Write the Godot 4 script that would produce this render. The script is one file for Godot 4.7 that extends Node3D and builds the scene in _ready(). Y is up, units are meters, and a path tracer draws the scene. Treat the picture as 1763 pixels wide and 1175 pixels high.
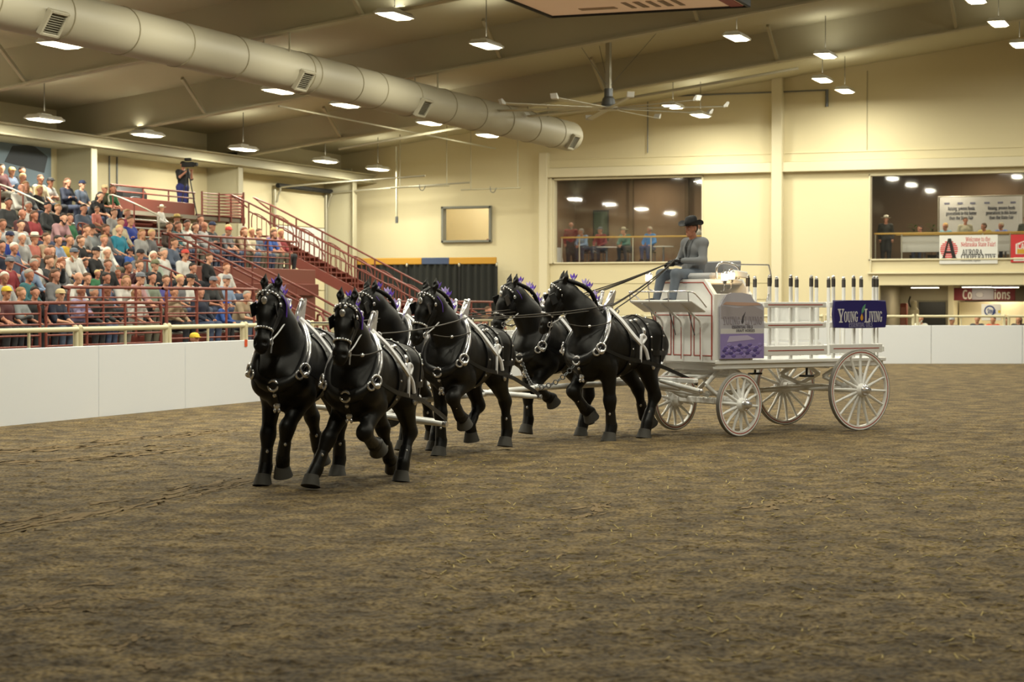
extends Node3D

const YAW := 20.9                # the camera's turn against the building's axes
var M := {}
var rng := RandomNumberGenerator.new()
const CROWD := [
	[0, -41.89, "a59ac8", "l", "553a28", 0, 1, "spectator in lavender top with long brown hair, front row up"],
	[0, -41.32, "e6e4dd", "s", "5a3f2a", 0, 1, "spectator in white top with brown hair, front row up"],
	[0, -40.84, "b59a78", "s", "9a958c", 2, 1, "spectator in tan top with grey hair, front row up"],
	[0, -39.97, "2f5fc0", "c", "2d55b8", 2, 0.72, "child in bright blue top with a blue cap, front row up"],
	[0, -39.13, "1f2742", "s", "9a958c", 0, 1, "spectator in navy top with grey hair, front row up"],
	[0, -37.99, "b59a78", "s", "5a3f2a", 0, 1, "spectator in tan top with brown hair, front row up, beside navy top"],
	[0, -36.47, "e6e4dd", "l", "94724c", 0, 1, "spectator in white top with long light brown hair, front row up"],
	[0, -35.29, "3a3c40", "s", "15131a", 0, 1, "spectator in charcoal top with black hair, front row up"],
	[0, -34.82, "3a3c40", "s", "9a958c", 0, 1, "spectator in charcoal top with grey hair, front row up"],
	[0, -34.34, "a59ac8", "s", "d8d4c6", 1, 1, "spectator in lavender top with white hair, front row up"],
	[0, -33.23, "1f2742", "c", "c2ae84", 2, 1, "spectator in navy top with a tan cap, front row up"],
	[0, -32.76, "17171b", "s", "2a211c", 0, 1, "spectator in black top with dark hair, front row up"],
	[0, -32.29, "8c9194", "s", "94724c", 1, 1, "spectator in patterned top with light brown hair, front row up"],
	[0, -31.82, "5a2328", "c", "d9bb3a", 0, 1, "spectator in dark red top with a yellow cap, front row up"],
	[0, -31.35, "b59a78", "s", "5a3f2a", 0, 1, "spectator in tan top with brown hair, front row up, beside dark red top"],
	[1, -42.03, "8fa8cf", "c", "8c8c90", 0, 1, "spectator in light blue top with a checked cap, second row up"],
	[1, -41.56, "4d3a30", "e", "d8d4c6", 0, 1, "spectator in brown top with a bald head and white beard, second row up"],
	[1, -40.98, "3a3c40", "c", "6d7078", 2, 1, "spectator in charcoal top with a grey cap, second row up"],
	[1, -40.33, "e6e4dd", "c", "1b1b1f", 0, 1, "spectator in white top with a black cap, second row up"],
	[1, -39.86, "77777a", "s", "cbb27c", 0, 1, "spectator in grey top with blond hair, second row up"],
	[1, -39.25, "5a58b8", "s", "5a3f2a", 0, 1, "spectator in violet blue top with brown hair, second row up"],
	[1, -38.65, "8d9a84", "l", "17141a", 0, 1, "spectator in sage green top with long black hair, second row up"],
	[1, -38.18, "b3b2b0", "s", "94724c", 0, 1, "spectator in pale grey top with light brown hair, second row up"],
	[1, -37.71, "c9949a", "c", "6d7078", 2, 1, "spectator in pale pink top with a grey cap, second row up"],
	[1, -37.24, "e6e4dd", "l", "94724c", 2, 1, "spectator in white top with long light brown hair, second row up"],
	[1, -36.77, "7f8fb5", "l", "2a211c", 0, 1, "spectator in blue and white checked top with long dark hair, second row up"],
	[1, -36.04, "1f2742", "s", "5a3f2a", 0, 1, "spectator in navy top with brown hair, second row up"],
	[1, -35.33, "e6e4dd", "b", "", 2, 1, "spectator in white top with a bald head, second row up"],
	[1, -34.86, "77777a", "l", "553a28", 0, 1, "spectator in grey top with long brown hair, second row up"],
	[1, -33.94, "2a7078", "s", "9a958c", 0, 1, "spectator in teal top with grey hair, second row up"],
	[1, -33.12, "b3b2b0", "s", "d8d4c6", 0, 1, "spectator in pale grey top with white hair, second row up"],
	[2, -43.74, "e6e4dd", "s", "7d4426", 0, 1, "spectator in white top with auburn hair, third row up"],
	[2, -42.09, "17171b", "s", "2a211c", 0, 1, "spectator in black top with dark hair, third row up"],
	[2, -40.35, "17171b", "c", "6a6b50", 1, 1, "spectator in black top with a camouflage cap, third row up"],
	[2, -39.66, "b3b2b0", "s", "5a3f2a", 0, 1, "spectator in pale grey top with brown hair, third row up"],
	[2, -39.19, "5a2328", "s", "2a211c", 3, 1, "spectator in dark red top with dark hair, third row up"],
	[2, -38.77, "e8806f", "s", "7d4426", 0, 0.72, "child in coral pink top with auburn hair, third row up"],
	[2, -38.35, "17171b", "s", "5a3f2a", 0, 1, "spectator in black top with brown hair, third row up"],
	[2, -37.93, "2f7d4b", "s", "cbb27c", 0, 0.72, "child in green top with blond hair, third row up"],
	[2, -36.52, "77777a", "l", "7d4426", 0, 1, "spectator in grey top with long auburn hair, third row up"],
	[2, -36.05, "3a3c40", "s", "5a3f2a", 3, 1, "spectator in charcoal top with brown hair, third row up"],
	[2, -35.58, "e6e4dd", "s", "5a3f2a", 0, 1, "spectator in white top with brown hair, third row up"],
	[2, -35.11, "8fa8cf", "s", "9a958c", 2, 1, "spectator in light blue top with grey hair, third row up"],
	[2, -34.64, "a8333a", "c", "6d7078", 0, 1, "spectator in red top with a grey cap, third row up"],
	[3, -44.55, "17171b", "s", "5a3f2a", 0, 1, "spectator in black top with brown hair, fourth row up"],
	[3, -43.36, "e6e4dd", "c", "c2483e", 0, 1, "spectator in white top with a red cap, fourth row up"],
	[3, -42.34, "e6e4dd", "s", "9a958c", 0, 1, "spectator in white top with grey hair, fourth row up"],
	[3, -41.87, "bcd0bd", "l", "dcd8c4", 0, 1, "spectator in pale mint top with long white hair, fourth row up"],
	[3, -41.27, "77777a", "c", "1b1b1f", 0, 1, "spectator in grey top with a black cap, fourth row up"],
	[3, -39.81, "b3b2b0", "l", "dcd8c4", 0, 1, "spectator in pale grey top with long white hair, fourth row up"],
	[3, -39.34, "17171b", "c", "1b1b1f", 1, 1, "spectator in black top with a black cap, fourth row up"],
	[3, -38.92, "1f2742", "s", "2a211c", 0, 0.72, "child in navy top with dark hair, fourth row up"],
	[3, -38.50, "e6e4dd", "c", "1b1b1f", 0, 1, "spectator in white top with a black cap, fourth row up"],
	[3, -38.03, "e6e4dd", "f", "5f6672", 2, 1, "spectator in white top with a flat grey cap and white beard, fourth row up"],
	[3, -37.56, "b59a78", "l", "553a28", 0, 1, "spectator in tan top with long brown hair, fourth row up"],
	[3, -37.05, "3a3c40", "b", "", 2, 1, "spectator in charcoal top with a bald head, fourth row up"],
	[3, -36.16, "5d6b85", "s", "d8d4c6", 0, 1, "spectator in slate blue top with white hair, fourth row up"],
	[3, -35.69, "1f2742", "s", "2a211c", 0, 1, "spectator in navy top with dark hair, fourth row up"],
	[4, -44.44, "5d6b85", "s", "5a3f2a", 0, 1, "spectator in slate blue top with brown hair, fifth row up"],
	[4, -42.36, "2f5fc0", "c", "1b1b1f", 0, 0.72, "child in bright blue top with a black cap, fifth row up"],
	[4, -41.19, "e6e4dd", "s", "94724c", 0, 1, "spectator in white top with light brown hair, fifth row up"],
	[4, -40.18, "17171b", "s", "5a3f2a", 1, 1, "spectator in black top with brown hair, fifth row up"],
	[4, -39.71, "d8ab24", "s", "5a3f2a", 0, 1, "spectator in yellow top with brown hair, fifth row up"],
	[4, -39.24, "8fa8cf", "s", "2a211c", 1, 1, "spectator in light blue top with dark hair, fifth row up"],
	[4, -38.77, "b59a78", "s", "5a3f2a", 1, 1, "spectator in tan top with brown hair, fifth row up"],
	[4, -38.30, "e8806f", "h", "e8e2cc", 0, 1, "spectator in coral pink top with a white brimmed hat, fifth row up"],
	[4, -37.83, "b3b2b0", "s", "d8d4c6", 0, 1, "spectator in pale grey top with white hair, fifth row up"],
	[4, -37.36, "2a45b8", "c", "232c4a", 0, 1, "spectator in royal blue top with a navy cap, fifth row up"],
	[4, -36.89, "77777a", "s", "9a958c", 0, 1, "spectator in grey top with grey hair, fifth row up"],
	[5, -44.93, "77777a", "s", "cbb27c", 0, 1, "spectator in grey top with blond hair, sixth row up"],
	[5, -44.46, "b3b2b0", "l", "94724c", 0, 1, "spectator in pale grey top with long light brown hair, sixth row up"],
	[5, -43.38, "1f93b4", "s", "cbb27c", 0, 1, "spectator in turquoise top with blond hair, sixth row up"],
	[5, -42.76, "77777a", "l", "553a28", 0, 1, "spectator in grey top with long brown hair, sixth row up"],
	[5, -42.11, "8c9194", "c", "1b1b1f", 0, 1, "spectator in patterned top with a black cap, sixth row up"],
	[5, -41.47, "b3b2b0", "s", "5a3f2a", 2, 1, "spectator in pale grey top with brown hair, sixth row up, beside patterned top"],
	[5, -39.16, "b3b2b0", "s", "2a211c", 0, 1, "spectator in pale grey top with dark hair, sixth row up"],
	[5, -38.44, "b3b2b0", "s", "5a3f2a", 0, 1, "spectator in pale grey top with brown hair, sixth row up, beside pale grey top"],
	[6, -53.95, "a8333a", "l", "d4bd86", 0, 1, "spectator in red top with long blond hair, seventh row up"],
	[6, -53.49, "c9949a", "s", "cbb27c", 0, 1, "spectator in pale pink top with blond hair, seventh row up"],
	[6, -53.02, "2f5fc0", "l", "553a28", 2, 1, "spectator in bright blue top with long brown hair, seventh row up"],
	[6, -52.55, "5d6b85", "s", "5a3f2a", 0, 1, "spectator in slate blue top with brown hair, seventh row up"],
	[6, -52.09, "d8c9a4", "l", "d4bd86", 0, 1, "spectator in cream top with long blond hair, seventh row up"],
	[6, -51.62, "e6e4dd", "s", "9a958c", 0, 1, "spectator in white top with grey hair, seventh row up"],
	[6, -51.16, "b59a78", "l", "7d4426", 2, 1, "spectator in tan top with long auburn hair, seventh row up"],
	[6, -50.69, "77777a", "s", "cbb27c", 0, 1, "spectator in grey top with blond hair, seventh row up"],
	[6, -50.23, "77777a", "c", "c2483e", 2, 1, "spectator in grey top with a red cap, seventh row up"],
	[6, -49.76, "3a3c40", "c", "232c4a", 1, 1, "spectator in charcoal top with a navy cap, seventh row up"],
	[6, -49.30, "b3b2b0", "b", "", 0, 1, "spectator in pale grey top with a bald head, seventh row up"],
	[6, -48.83, "77777a", "l", "553a28", 0, 1, "spectator in grey top with long brown hair, seventh row up"],
	[6, -48.36, "e6e4dd", "s", "2a211c", 0, 1, "spectator in white top with dark hair, seventh row up"],
	[6, -47.89, "2a7078", "l", "553a28", 0, 1, "spectator in teal top with long brown hair, seventh row up"],
	[6, -47.42, "4d3a30", "s", "5a3f2a", 0, 1, "spectator in brown top with brown hair, seventh row up"],
	[6, -45.44, "2a45b8", "s", "5a3f2a", 1, 1, "spectator in royal blue top with brown hair, seventh row up"],
	[6, -44.97, "d8c9a4", "s", "7d4426", 0, 1, "spectator in cream top with auburn hair, seventh row up"],
	[6, -42.59, "2f7d4b", "s", "5a3f2a", 0, 1, "spectator in green top with brown hair, seventh row up"],
	[6, -41.98, "c9949a", "d", "2a1f1a", 2, 1, "spectator in pale pink top with dark hair and beard, seventh row up"],
	[6, -41.09, "a8333a", "l", "553a28", 0, 1, "spectator in red top with long brown hair, seventh row up"],
	[6, -40.58, "5a2328", "b", "", 0, 1, "spectator in dark red top with a bald head, seventh row up"],
	[7, -50.78, "5a2328", "l", "553a28", 0, 1, "spectator in dark red top with long brown hair, eighth row up"],
	[7, -50.05, "8d9a84", "s", "5a3f2a", 0, 0.8, "child in sage green top with brown hair, eighth row up"],
	[7, -48.99, "3a3c40", "h", "b09a5c", 2, 1, "spectator in charcoal top with a straw cowboy hat, eighth row up"],
	[7, -46.82, "b8336f", "s", "94724c", 0, 1, "spectator in magenta top with light brown hair, eighth row up"],
	[7, -46.16, "b3b2b0", "s", "5a3f2a", 0, 1, "spectator in pale grey top with brown hair, eighth row up"],
	[7, -44.70, "5d6b85", "s", "2a211c", 0, 1, "spectator in slate blue top with dark hair, eighth row up"],
	[7, -43.52, "17171b", "s", "94724c", 0, 1, "spectator in black top with light brown hair, eighth row up"],
	[7, -43.05, "3a3c40", "s", "15131a", 0, 1, "spectator in charcoal top with black hair, eighth row up"],
	[7, -42.23, "e6e4dd", "s", "9a958c", 0, 1, "spectator in white top with grey hair, eighth row up"],
	[7, -41.39, "3a3c40", "s", "2a211c", 0, 1, "spectator in charcoal top with dark hair, eighth row up"],
	[8, -46.82, "e8806f", "s", "5a3f2a", 0, 0.72, "child in coral pink top with brown hair, ninth row up"],
	[9, -51.79, "e6e4dd", "h", "e8e2cc", 0, 0.72, "child in white top with a white brimmed hat, tenth row up"],
	[9, -48.06, "17171b", "l", "17141a", 2, 1, "spectator in black top with long black hair, tenth row up"],
	[9, -45.50, "17171b", "l", "d4bd86", 0, 1, "spectator in black top with long blond hair, tenth row up"],
	[9, -44.86, "77777a", "l", "94724c", 0, 1, "spectator in grey top with long light brown hair, tenth row up"],
	[9, -44.31, "e6e4dd", "b", "", 2, 1, "spectator in white top with a bald head, tenth row up"],
	[10, -50.25, "2f7d4b", "l", "553a28", 2, 1, "spectator in green top with long brown hair, eleventh row up"],
	[10, -49.78, "4b5030", "c", "c2ae84", 2, 1, "spectator in olive top with a tan cap, eleventh row up"],
	[10, -49.00, "5d6b85", "c", "232c4a", 0, 1, "spectator in slate blue top with a navy cap, eleventh row up"],
	[10, -48.26, "1f2742", "l", "553a28", 1, 1, "spectator in navy top with long brown hair, eleventh row up"],
	[10, -47.41, "b3b2b0", "c", "1b1b1f", 1, 1, "spectator in pale grey top with a black cap, eleventh row up"],
	[10, -46.94, "d8c9a4", "s", "5a3f2a", 0, 1, "spectator in cream top with brown hair, eleventh row up"],
	[10, -46.10, "5a7391", "s", "cbb27c", 0, 1, "spectator in steel blue top with blond hair, eleventh row up"],
	[11, -47.44, "17171b", "s", "2a211c", 0, 1, "spectator in black top with dark hair, twelfth row up"],
	[11, -46.95, "5d6b85", "c", "c2a768", 1, 1, "spectator in slate blue top with a straw coloured cap, twelfth row up"],
	[11, -46.48, "5a2328", "s", "2a211c", 0, 1, "spectator in dark red top with dark hair, twelfth row up"],
]

# ---------------------------------------------------------------- helpers
var taken := {}

func numbered(called: String) -> String:
	var k: int = taken.get(called, -1) + 1
	taken[called] = k
	return called if k == 0 else "%s_%03d" % [called, k]

func thing(called: String, label: String, category: String, at := Vector3.ZERO, turn := 0.0, group := "") -> Node3D:
	var o := Node3D.new()
	o.name = numbered(called)
	add_child(o)
	o.position = at
	o.rotation.y = turn
	tag(o, label, category, group)
	return o

func tag(o: Node, label: String, category: String, group := "") -> void:
	o.set_meta("label", label)
	o.set_meta("category", category)
	if group:
		o.set_meta("group", group)

func part(called: String, m, mat: Material, parent: Node, label := "") -> MeshInstance3D:
	var o := MeshInstance3D.new()
	o.mesh = m.mesh() if m is MB else m
	o.material_override = mat
	if parent == self:
		o.name = numbered(called)
		add_child(o)
	else:
		o.name = called
		parent.add_child(o, true)
	if label:
		o.set_meta("label", label)
	return o

func struct(called: String, m, mat: Material, label := "") -> MeshInstance3D:
	var o := part(called, m, mat, self, label)
	o.set_meta("kind", "structure")
	return o

func mat(c: Color, rough := 0.7, metal := 0.0) -> StandardMaterial3D:
	var m := StandardMaterial3D.new()
	m.albedo_color = c
	m.roughness = rough
	m.metallic = metal
	return m

func hexm(h: String, rough := 0.7, metal := 0.0) -> StandardMaterial3D:
	return mat(Color.html(h), rough, metal)

func glowm(h: String, e: float) -> StandardMaterial3D:
	var m := mat(Color.html(h), 0.5)
	m.emission_enabled = true
	m.emission = Color.html(h)
	m.emission_energy_multiplier = e
	return m

func noise_tex(freq: float, oct: int, lo: Color, hi: Color, sd: int, size := 512, normal := false, bump := 4.0, from := 0.0, to := 1.0) -> NoiseTexture2D:
	var n := FastNoiseLite.new()
	n.seed = sd
	n.noise_type = FastNoiseLite.TYPE_SIMPLEX_SMOOTH
	n.frequency = freq
	n.fractal_octaves = oct
	var t := NoiseTexture2D.new()
	t.width = size
	t.height = size
	t.seamless = true
	t.noise = n
	if normal:
		t.as_normal_map = true
		t.bump_strength = bump
	else:
		var g := Gradient.new()
		g.set_color(0, lo)
		g.set_color(1, hi)
		g.set_offset(0, from)
		g.set_offset(1, to)
		t.color_ramp = g
	return t

# collects geometry; faces are given counter-clockwise as seen from outside and stored clockwise
class MB:
	var v := PackedVector3Array()
	var n := PackedVector3Array()
	var c := PackedColorArray()
	var ix := PackedInt32Array()
	var xf := Transform3D()
	var col := Color.WHITE
	var colored := false

	func tri(a: Vector3, b: Vector3, d: Vector3) -> void:
		a = xf * a
		b = xf * b
		d = xf * d
		var nn := (b - a).cross(d - a).normalized()
		var k := v.size()
		v.append(a); v.append(b); v.append(d)
		n.append(nn); n.append(nn); n.append(nn)
		if colored:
			c.append(col); c.append(col); c.append(col)
		ix.append(k); ix.append(k + 2); ix.append(k + 1)

	func quad(a: Vector3, b: Vector3, d: Vector3, e: Vector3) -> void:
		a = xf * a
		b = xf * b
		d = xf * d
		e = xf * e
		var nn := (d - a).cross(e - b).normalized()
		var k := v.size()
		v.append(a); v.append(b); v.append(d); v.append(e)
		n.append(nn); n.append(nn); n.append(nn); n.append(nn)
		if colored:
			c.append(col); c.append(col); c.append(col); c.append(col)
		ix.append(k); ix.append(k + 2); ix.append(k + 1)
		ix.append(k); ix.append(k + 3); ix.append(k + 2)

	func vert(p: Vector3, nn: Vector3) -> int:
		v.append(xf * p)
		n.append((xf.basis * nn).normalized())
		if colored:
			c.append(col)
		return v.size() - 1

	func face(a: int, b: int, d: int) -> void:
		ix.append(a); ix.append(d); ix.append(b)

	func box(ctr: Vector3, s: Vector3, b := 0.0, basis := Basis()) -> MB:
		var h := s * 0.5
		var keep := xf
		xf = xf * Transform3D(basis, ctr)
		if b <= 0.0:
			quad(Vector3(h.x, -h.y, h.z), Vector3(h.x, -h.y, -h.z), Vector3(h.x, h.y, -h.z), Vector3(h.x, h.y, h.z))
			quad(Vector3(-h.x, -h.y, -h.z), Vector3(-h.x, -h.y, h.z), Vector3(-h.x, h.y, h.z), Vector3(-h.x, h.y, -h.z))
			quad(Vector3(-h.x, h.y, h.z), Vector3(h.x, h.y, h.z), Vector3(h.x, h.y, -h.z), Vector3(-h.x, h.y, -h.z))
			quad(Vector3(-h.x, -h.y, -h.z), Vector3(h.x, -h.y, -h.z), Vector3(h.x, -h.y, h.z), Vector3(-h.x, -h.y, h.z))
			quad(Vector3(-h.x, -h.y, h.z), Vector3(h.x, -h.y, h.z), Vector3(h.x, h.y, h.z), Vector3(-h.x, h.y, h.z))
			quad(Vector3(h.x, -h.y, -h.z), Vector3(-h.x, -h.y, -h.z), Vector3(-h.x, h.y, -h.z), Vector3(h.x, h.y, -h.z))
		else:
			b = minf(b, minf(h.x, minf(h.y, h.z)) * 0.9)
			var k := h - Vector3(b, b, b)
			for s1 in [-1.0, 1.0]:
				for ax in 3:
					# face
					var u := (ax + 1) % 3
					var w := (ax + 2) % 3
					var pts := []
					for q in [[-1, -1], [1, -1], [1, 1], [-1, 1]]:
						var p := Vector3()
						p[ax] = h[ax] * s1
						p[u] = k[u] * q[0]
						p[w] = k[w] * q[1]
						pts.append(p)
					if s1 > 0:
						quad(pts[0], pts[1], pts[2], pts[3])
					else:
						quad(pts[3], pts[2], pts[1], pts[0])
					# edges along axis ax
					for s2 in [-1.0, 1.0]:
						var e1 := Vector3()
						var e2 := Vector3()
						e1[u] = h[u] * s1; e1[w] = k[w] * s2
						e2[u] = k[u] * s1; e2[w] = h[w] * s2
						var a0 := e1; var a1 := e1; var b0 := e2; var b1 := e2
						a0[ax] = -k[ax]; a1[ax] = k[ax]; b0[ax] = -k[ax]; b1[ax] = k[ax]
						if s1 * s2 > 0:
							quad(a0, b0, b1, a1)
						else:
							quad(a1, b1, b0, a0)
			for sx in [-1.0, 1.0]:
				for sy in [-1.0, 1.0]:
					for sz in [-1.0, 1.0]:
						var p1 := Vector3(h.x * sx, k.y * sy, k.z * sz)
						var p2 := Vector3(k.x * sx, h.y * sy, k.z * sz)
						var p3 := Vector3(k.x * sx, k.y * sy, h.z * sz)
						if sx * sy * sz > 0:
							tri(p1, p2, p3)
						else:
							tri(p1, p3, p2)
		xf = keep
		return self

	# a bar of rectangular section from a to b
	func bar(a: Vector3, b: Vector3, w: float, hgt: float, up := Vector3.UP, bev := 0.0) -> MB:
		var z := (b - a)
		var l := z.length()
		z = z / l
		if absf(z.dot(up)) > 0.98:
			up = Vector3.RIGHT
		var x := up.cross(z).normalized()
		var y := z.cross(x)
		return box((a + b) * 0.5, Vector3(w, hgt, l), bev, Basis(x, y, z))

	# round tube through points, radius one number or one per point
	func tube(p: Array, r, sides := 8, caps := true, flat_y := 1.0) -> MB:
		var m := p.size()
		var up := Vector3.UP
		var prev_x := Vector3.ZERO
		var base := v.size()
		for i in m:
			var t: Vector3 = (p[mini(i + 1, m - 1)] - p[maxi(i - 1, 0)]).normalized()
			var x := Vector3.ZERO
			if i == 0:
				x = (up if absf(t.dot(up)) < 0.95 else Vector3.RIGHT).cross(t).normalized()
			else:
				x = (prev_x - t * prev_x.dot(t)).normalized()
			prev_x = x
			var y := t.cross(x)
			var rr: float = r[i] if r is Array else r
			for s in sides:
				var a := TAU * s / sides
				var d := x * cos(a) + y * sin(a) * flat_y
				vert(p[i] + d * rr, d)
		for i in m - 1:
			for s in sides:
				var a := base + i * sides + s
				var b := base + i * sides + (s + 1) % sides
				face(a, b, b + sides)
				face(a, b + sides, a + sides)
		if caps:
			for e in [0, m - 1]:
				var t: Vector3 = (p[0] - p[1]).normalized() if e == 0 else (p[m - 1] - p[m - 2]).normalized()
				var k := vert(p[e], t)
				var ring := []
				for s in sides:
					var q := v[base + e * sides + s]
					v.append(q)
					n.append((xf.basis * t).normalized())
					if colored:
						c.append(col)
					ring.append(v.size() - 1)
				for s in sides:
					if e == 0:
						face(k, ring[(s + 1) % sides], ring[s])
					else:
						face(k, ring[s], ring[(s + 1) % sides])
		return self

	# profile of [radius, height] from bottom to top, turned round y
	func lathe(pr: Array, seg := 16, smooth := true) -> MB:
		for i in pr.size() - 1:
			var r0: float = pr[i][0]
			var y0: float = pr[i][1]
			var r1: float = pr[i + 1][0]
			var y1: float = pr[i + 1][1]
			var sl := Vector2(y1 - y0, r0 - r1).normalized()
			var base := v.size()
			for s in seg + 1:
				var a := TAU * s / seg
				var d := Vector3(cos(a), 0, -sin(a))
				var nn := Vector3(d.x * sl.x, sl.y, d.z * sl.x)
				vert(d * r0 + Vector3(0, y0, 0), nn)
				vert(d * r1 + Vector3(0, y1, 0), nn)
			for s in seg:
				var k := base + s * 2
				if r0 > 0.0:
					face(k, k + 2, k + 3)
				if r1 > 0.0:
					face(k, k + 3, k + 1)
		return self

	func ball(ctr: Vector3, r: Vector3, seg := 10, rings := 6) -> MB:
		var base := v.size()
		for i in rings + 1:
			var t := PI * i / rings
			for s in seg + 1:
				var a := TAU * s / seg
				var d := Vector3(sin(t) * cos(a), cos(t), -sin(t) * sin(a))
				vert(ctr + d * r, d / r)
		for i in rings:
			for s in seg:
				var k := base + i * (seg + 1) + s
				if i < rings - 1:
					face(k, k + seg + 1, k + seg + 2)
				if i > 0:
					face(k, k + seg + 2, k + 1)
		return self

	# outline in the xy plane (counter-clockwise), thickness along z from z0 to z1
	func prism(o: PackedVector2Array, z0: float, z1: float) -> MB:
		if Geometry2D.is_polygon_clockwise(o):
			o = o.duplicate()
			o.reverse()
		var t := Geometry2D.triangulate_polygon(o)
		for i in range(0, t.size(), 3):
			var a := o[t[i]]
			var b := o[t[i + 1]]
			var d := o[t[i + 2]]
			if (b - a).cross(d - a) < 0:
				var q := b
				b = d
				d = q
			tri(Vector3(a.x, a.y, z1), Vector3(b.x, b.y, z1), Vector3(d.x, d.y, z1))
			tri(Vector3(a.x, a.y, z0), Vector3(d.x, d.y, z0), Vector3(b.x, b.y, z0))
		for i in o.size():
			var a := o[i]
			var b := o[(i + 1) % o.size()]
			quad(Vector3(a.x, a.y, z0), Vector3(b.x, b.y, z0), Vector3(b.x, b.y, z1), Vector3(a.x, a.y, z1))
		return self

	# flat strap through points with outward normals
	func strap(p: Array, nr: Array, w: float, t: float, closed := false) -> MB:
		var m := p.size()
		var base := v.size()
		for i in m:
			var q: Vector3 = p[(i + 1) % m] if closed else p[mini(i + 1, m - 1)]
			var o: Vector3 = p[(i - 1 + m) % m] if closed else p[maxi(i - 1, 0)]
			var d: Vector3 = (q - o).normalized()
			var nn: Vector3 = nr[i]
			nn = (nn - d * nn.dot(d)).normalized()
			var s := d.cross(nn).normalized()
			var c0: Vector3 = p[i]
			var pa := c0 - s * w * 0.5 - nn * t * 0.3
			var pb := c0 - s * w * 0.5 + nn * t * 0.7
			var pc := c0 + s * w * 0.5 + nn * t * 0.7
			var pd := c0 + s * w * 0.5 - nn * t * 0.3
			vert(pb, nn); vert(pc, nn)
			vert(pc, s); vert(pd, s)
			vert(pd, -nn); vert(pa, -nn)
			vert(pa, -s); vert(pb, -s)
		for i in (m if closed else m - 1):
			var a := base + i * 8
			var b := base + ((i + 1) % m) * 8
			for k in 4:
				var a0 := a + k * 2
				var b0 := b + k * 2
				face(a0, b0 + 1, b0)
				face(a0, a0 + 1, b0 + 1)
		return self

	func ring(ctr: Vector3, ax: Vector3, r: float, tr: float, seg := 14, sides := 6) -> MB:
		var x := ax.cross(Vector3.UP if absf(ax.normalized().y) < 0.9 else Vector3.RIGHT).normalized()
		var y := ax.normalized().cross(x)
		var p := []
		for i in seg + 1:
			var a := TAU * i / seg
			p.append(ctr + (x * cos(a) + y * sin(a)) * r)
		return tube(p, tr, sides, false)

	func join(o: MB, t := Transform3D()) -> MB:
		var k := v.size()
		for i in o.v.size():
			v.append(t * o.v[i])
			n.append((t.basis * o.n[i]).normalized())
			if colored:
				c.append(o.c[i] if o.colored else col)
		for i in o.ix:
			ix.append(i + k)
		return self

	func mesh() -> ArrayMesh:
		var a := []
		a.resize(Mesh.ARRAY_MAX)
		a[Mesh.ARRAY_VERTEX] = v
		a[Mesh.ARRAY_NORMAL] = n
		if colored:
			a[Mesh.ARRAY_COLOR] = c
		a[Mesh.ARRAY_INDEX] = ix
		var m := ArrayMesh.new()
		if v.size():
			m.add_surface_from_arrays(Mesh.PRIMITIVE_TRIANGLES, a)
		return m

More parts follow.
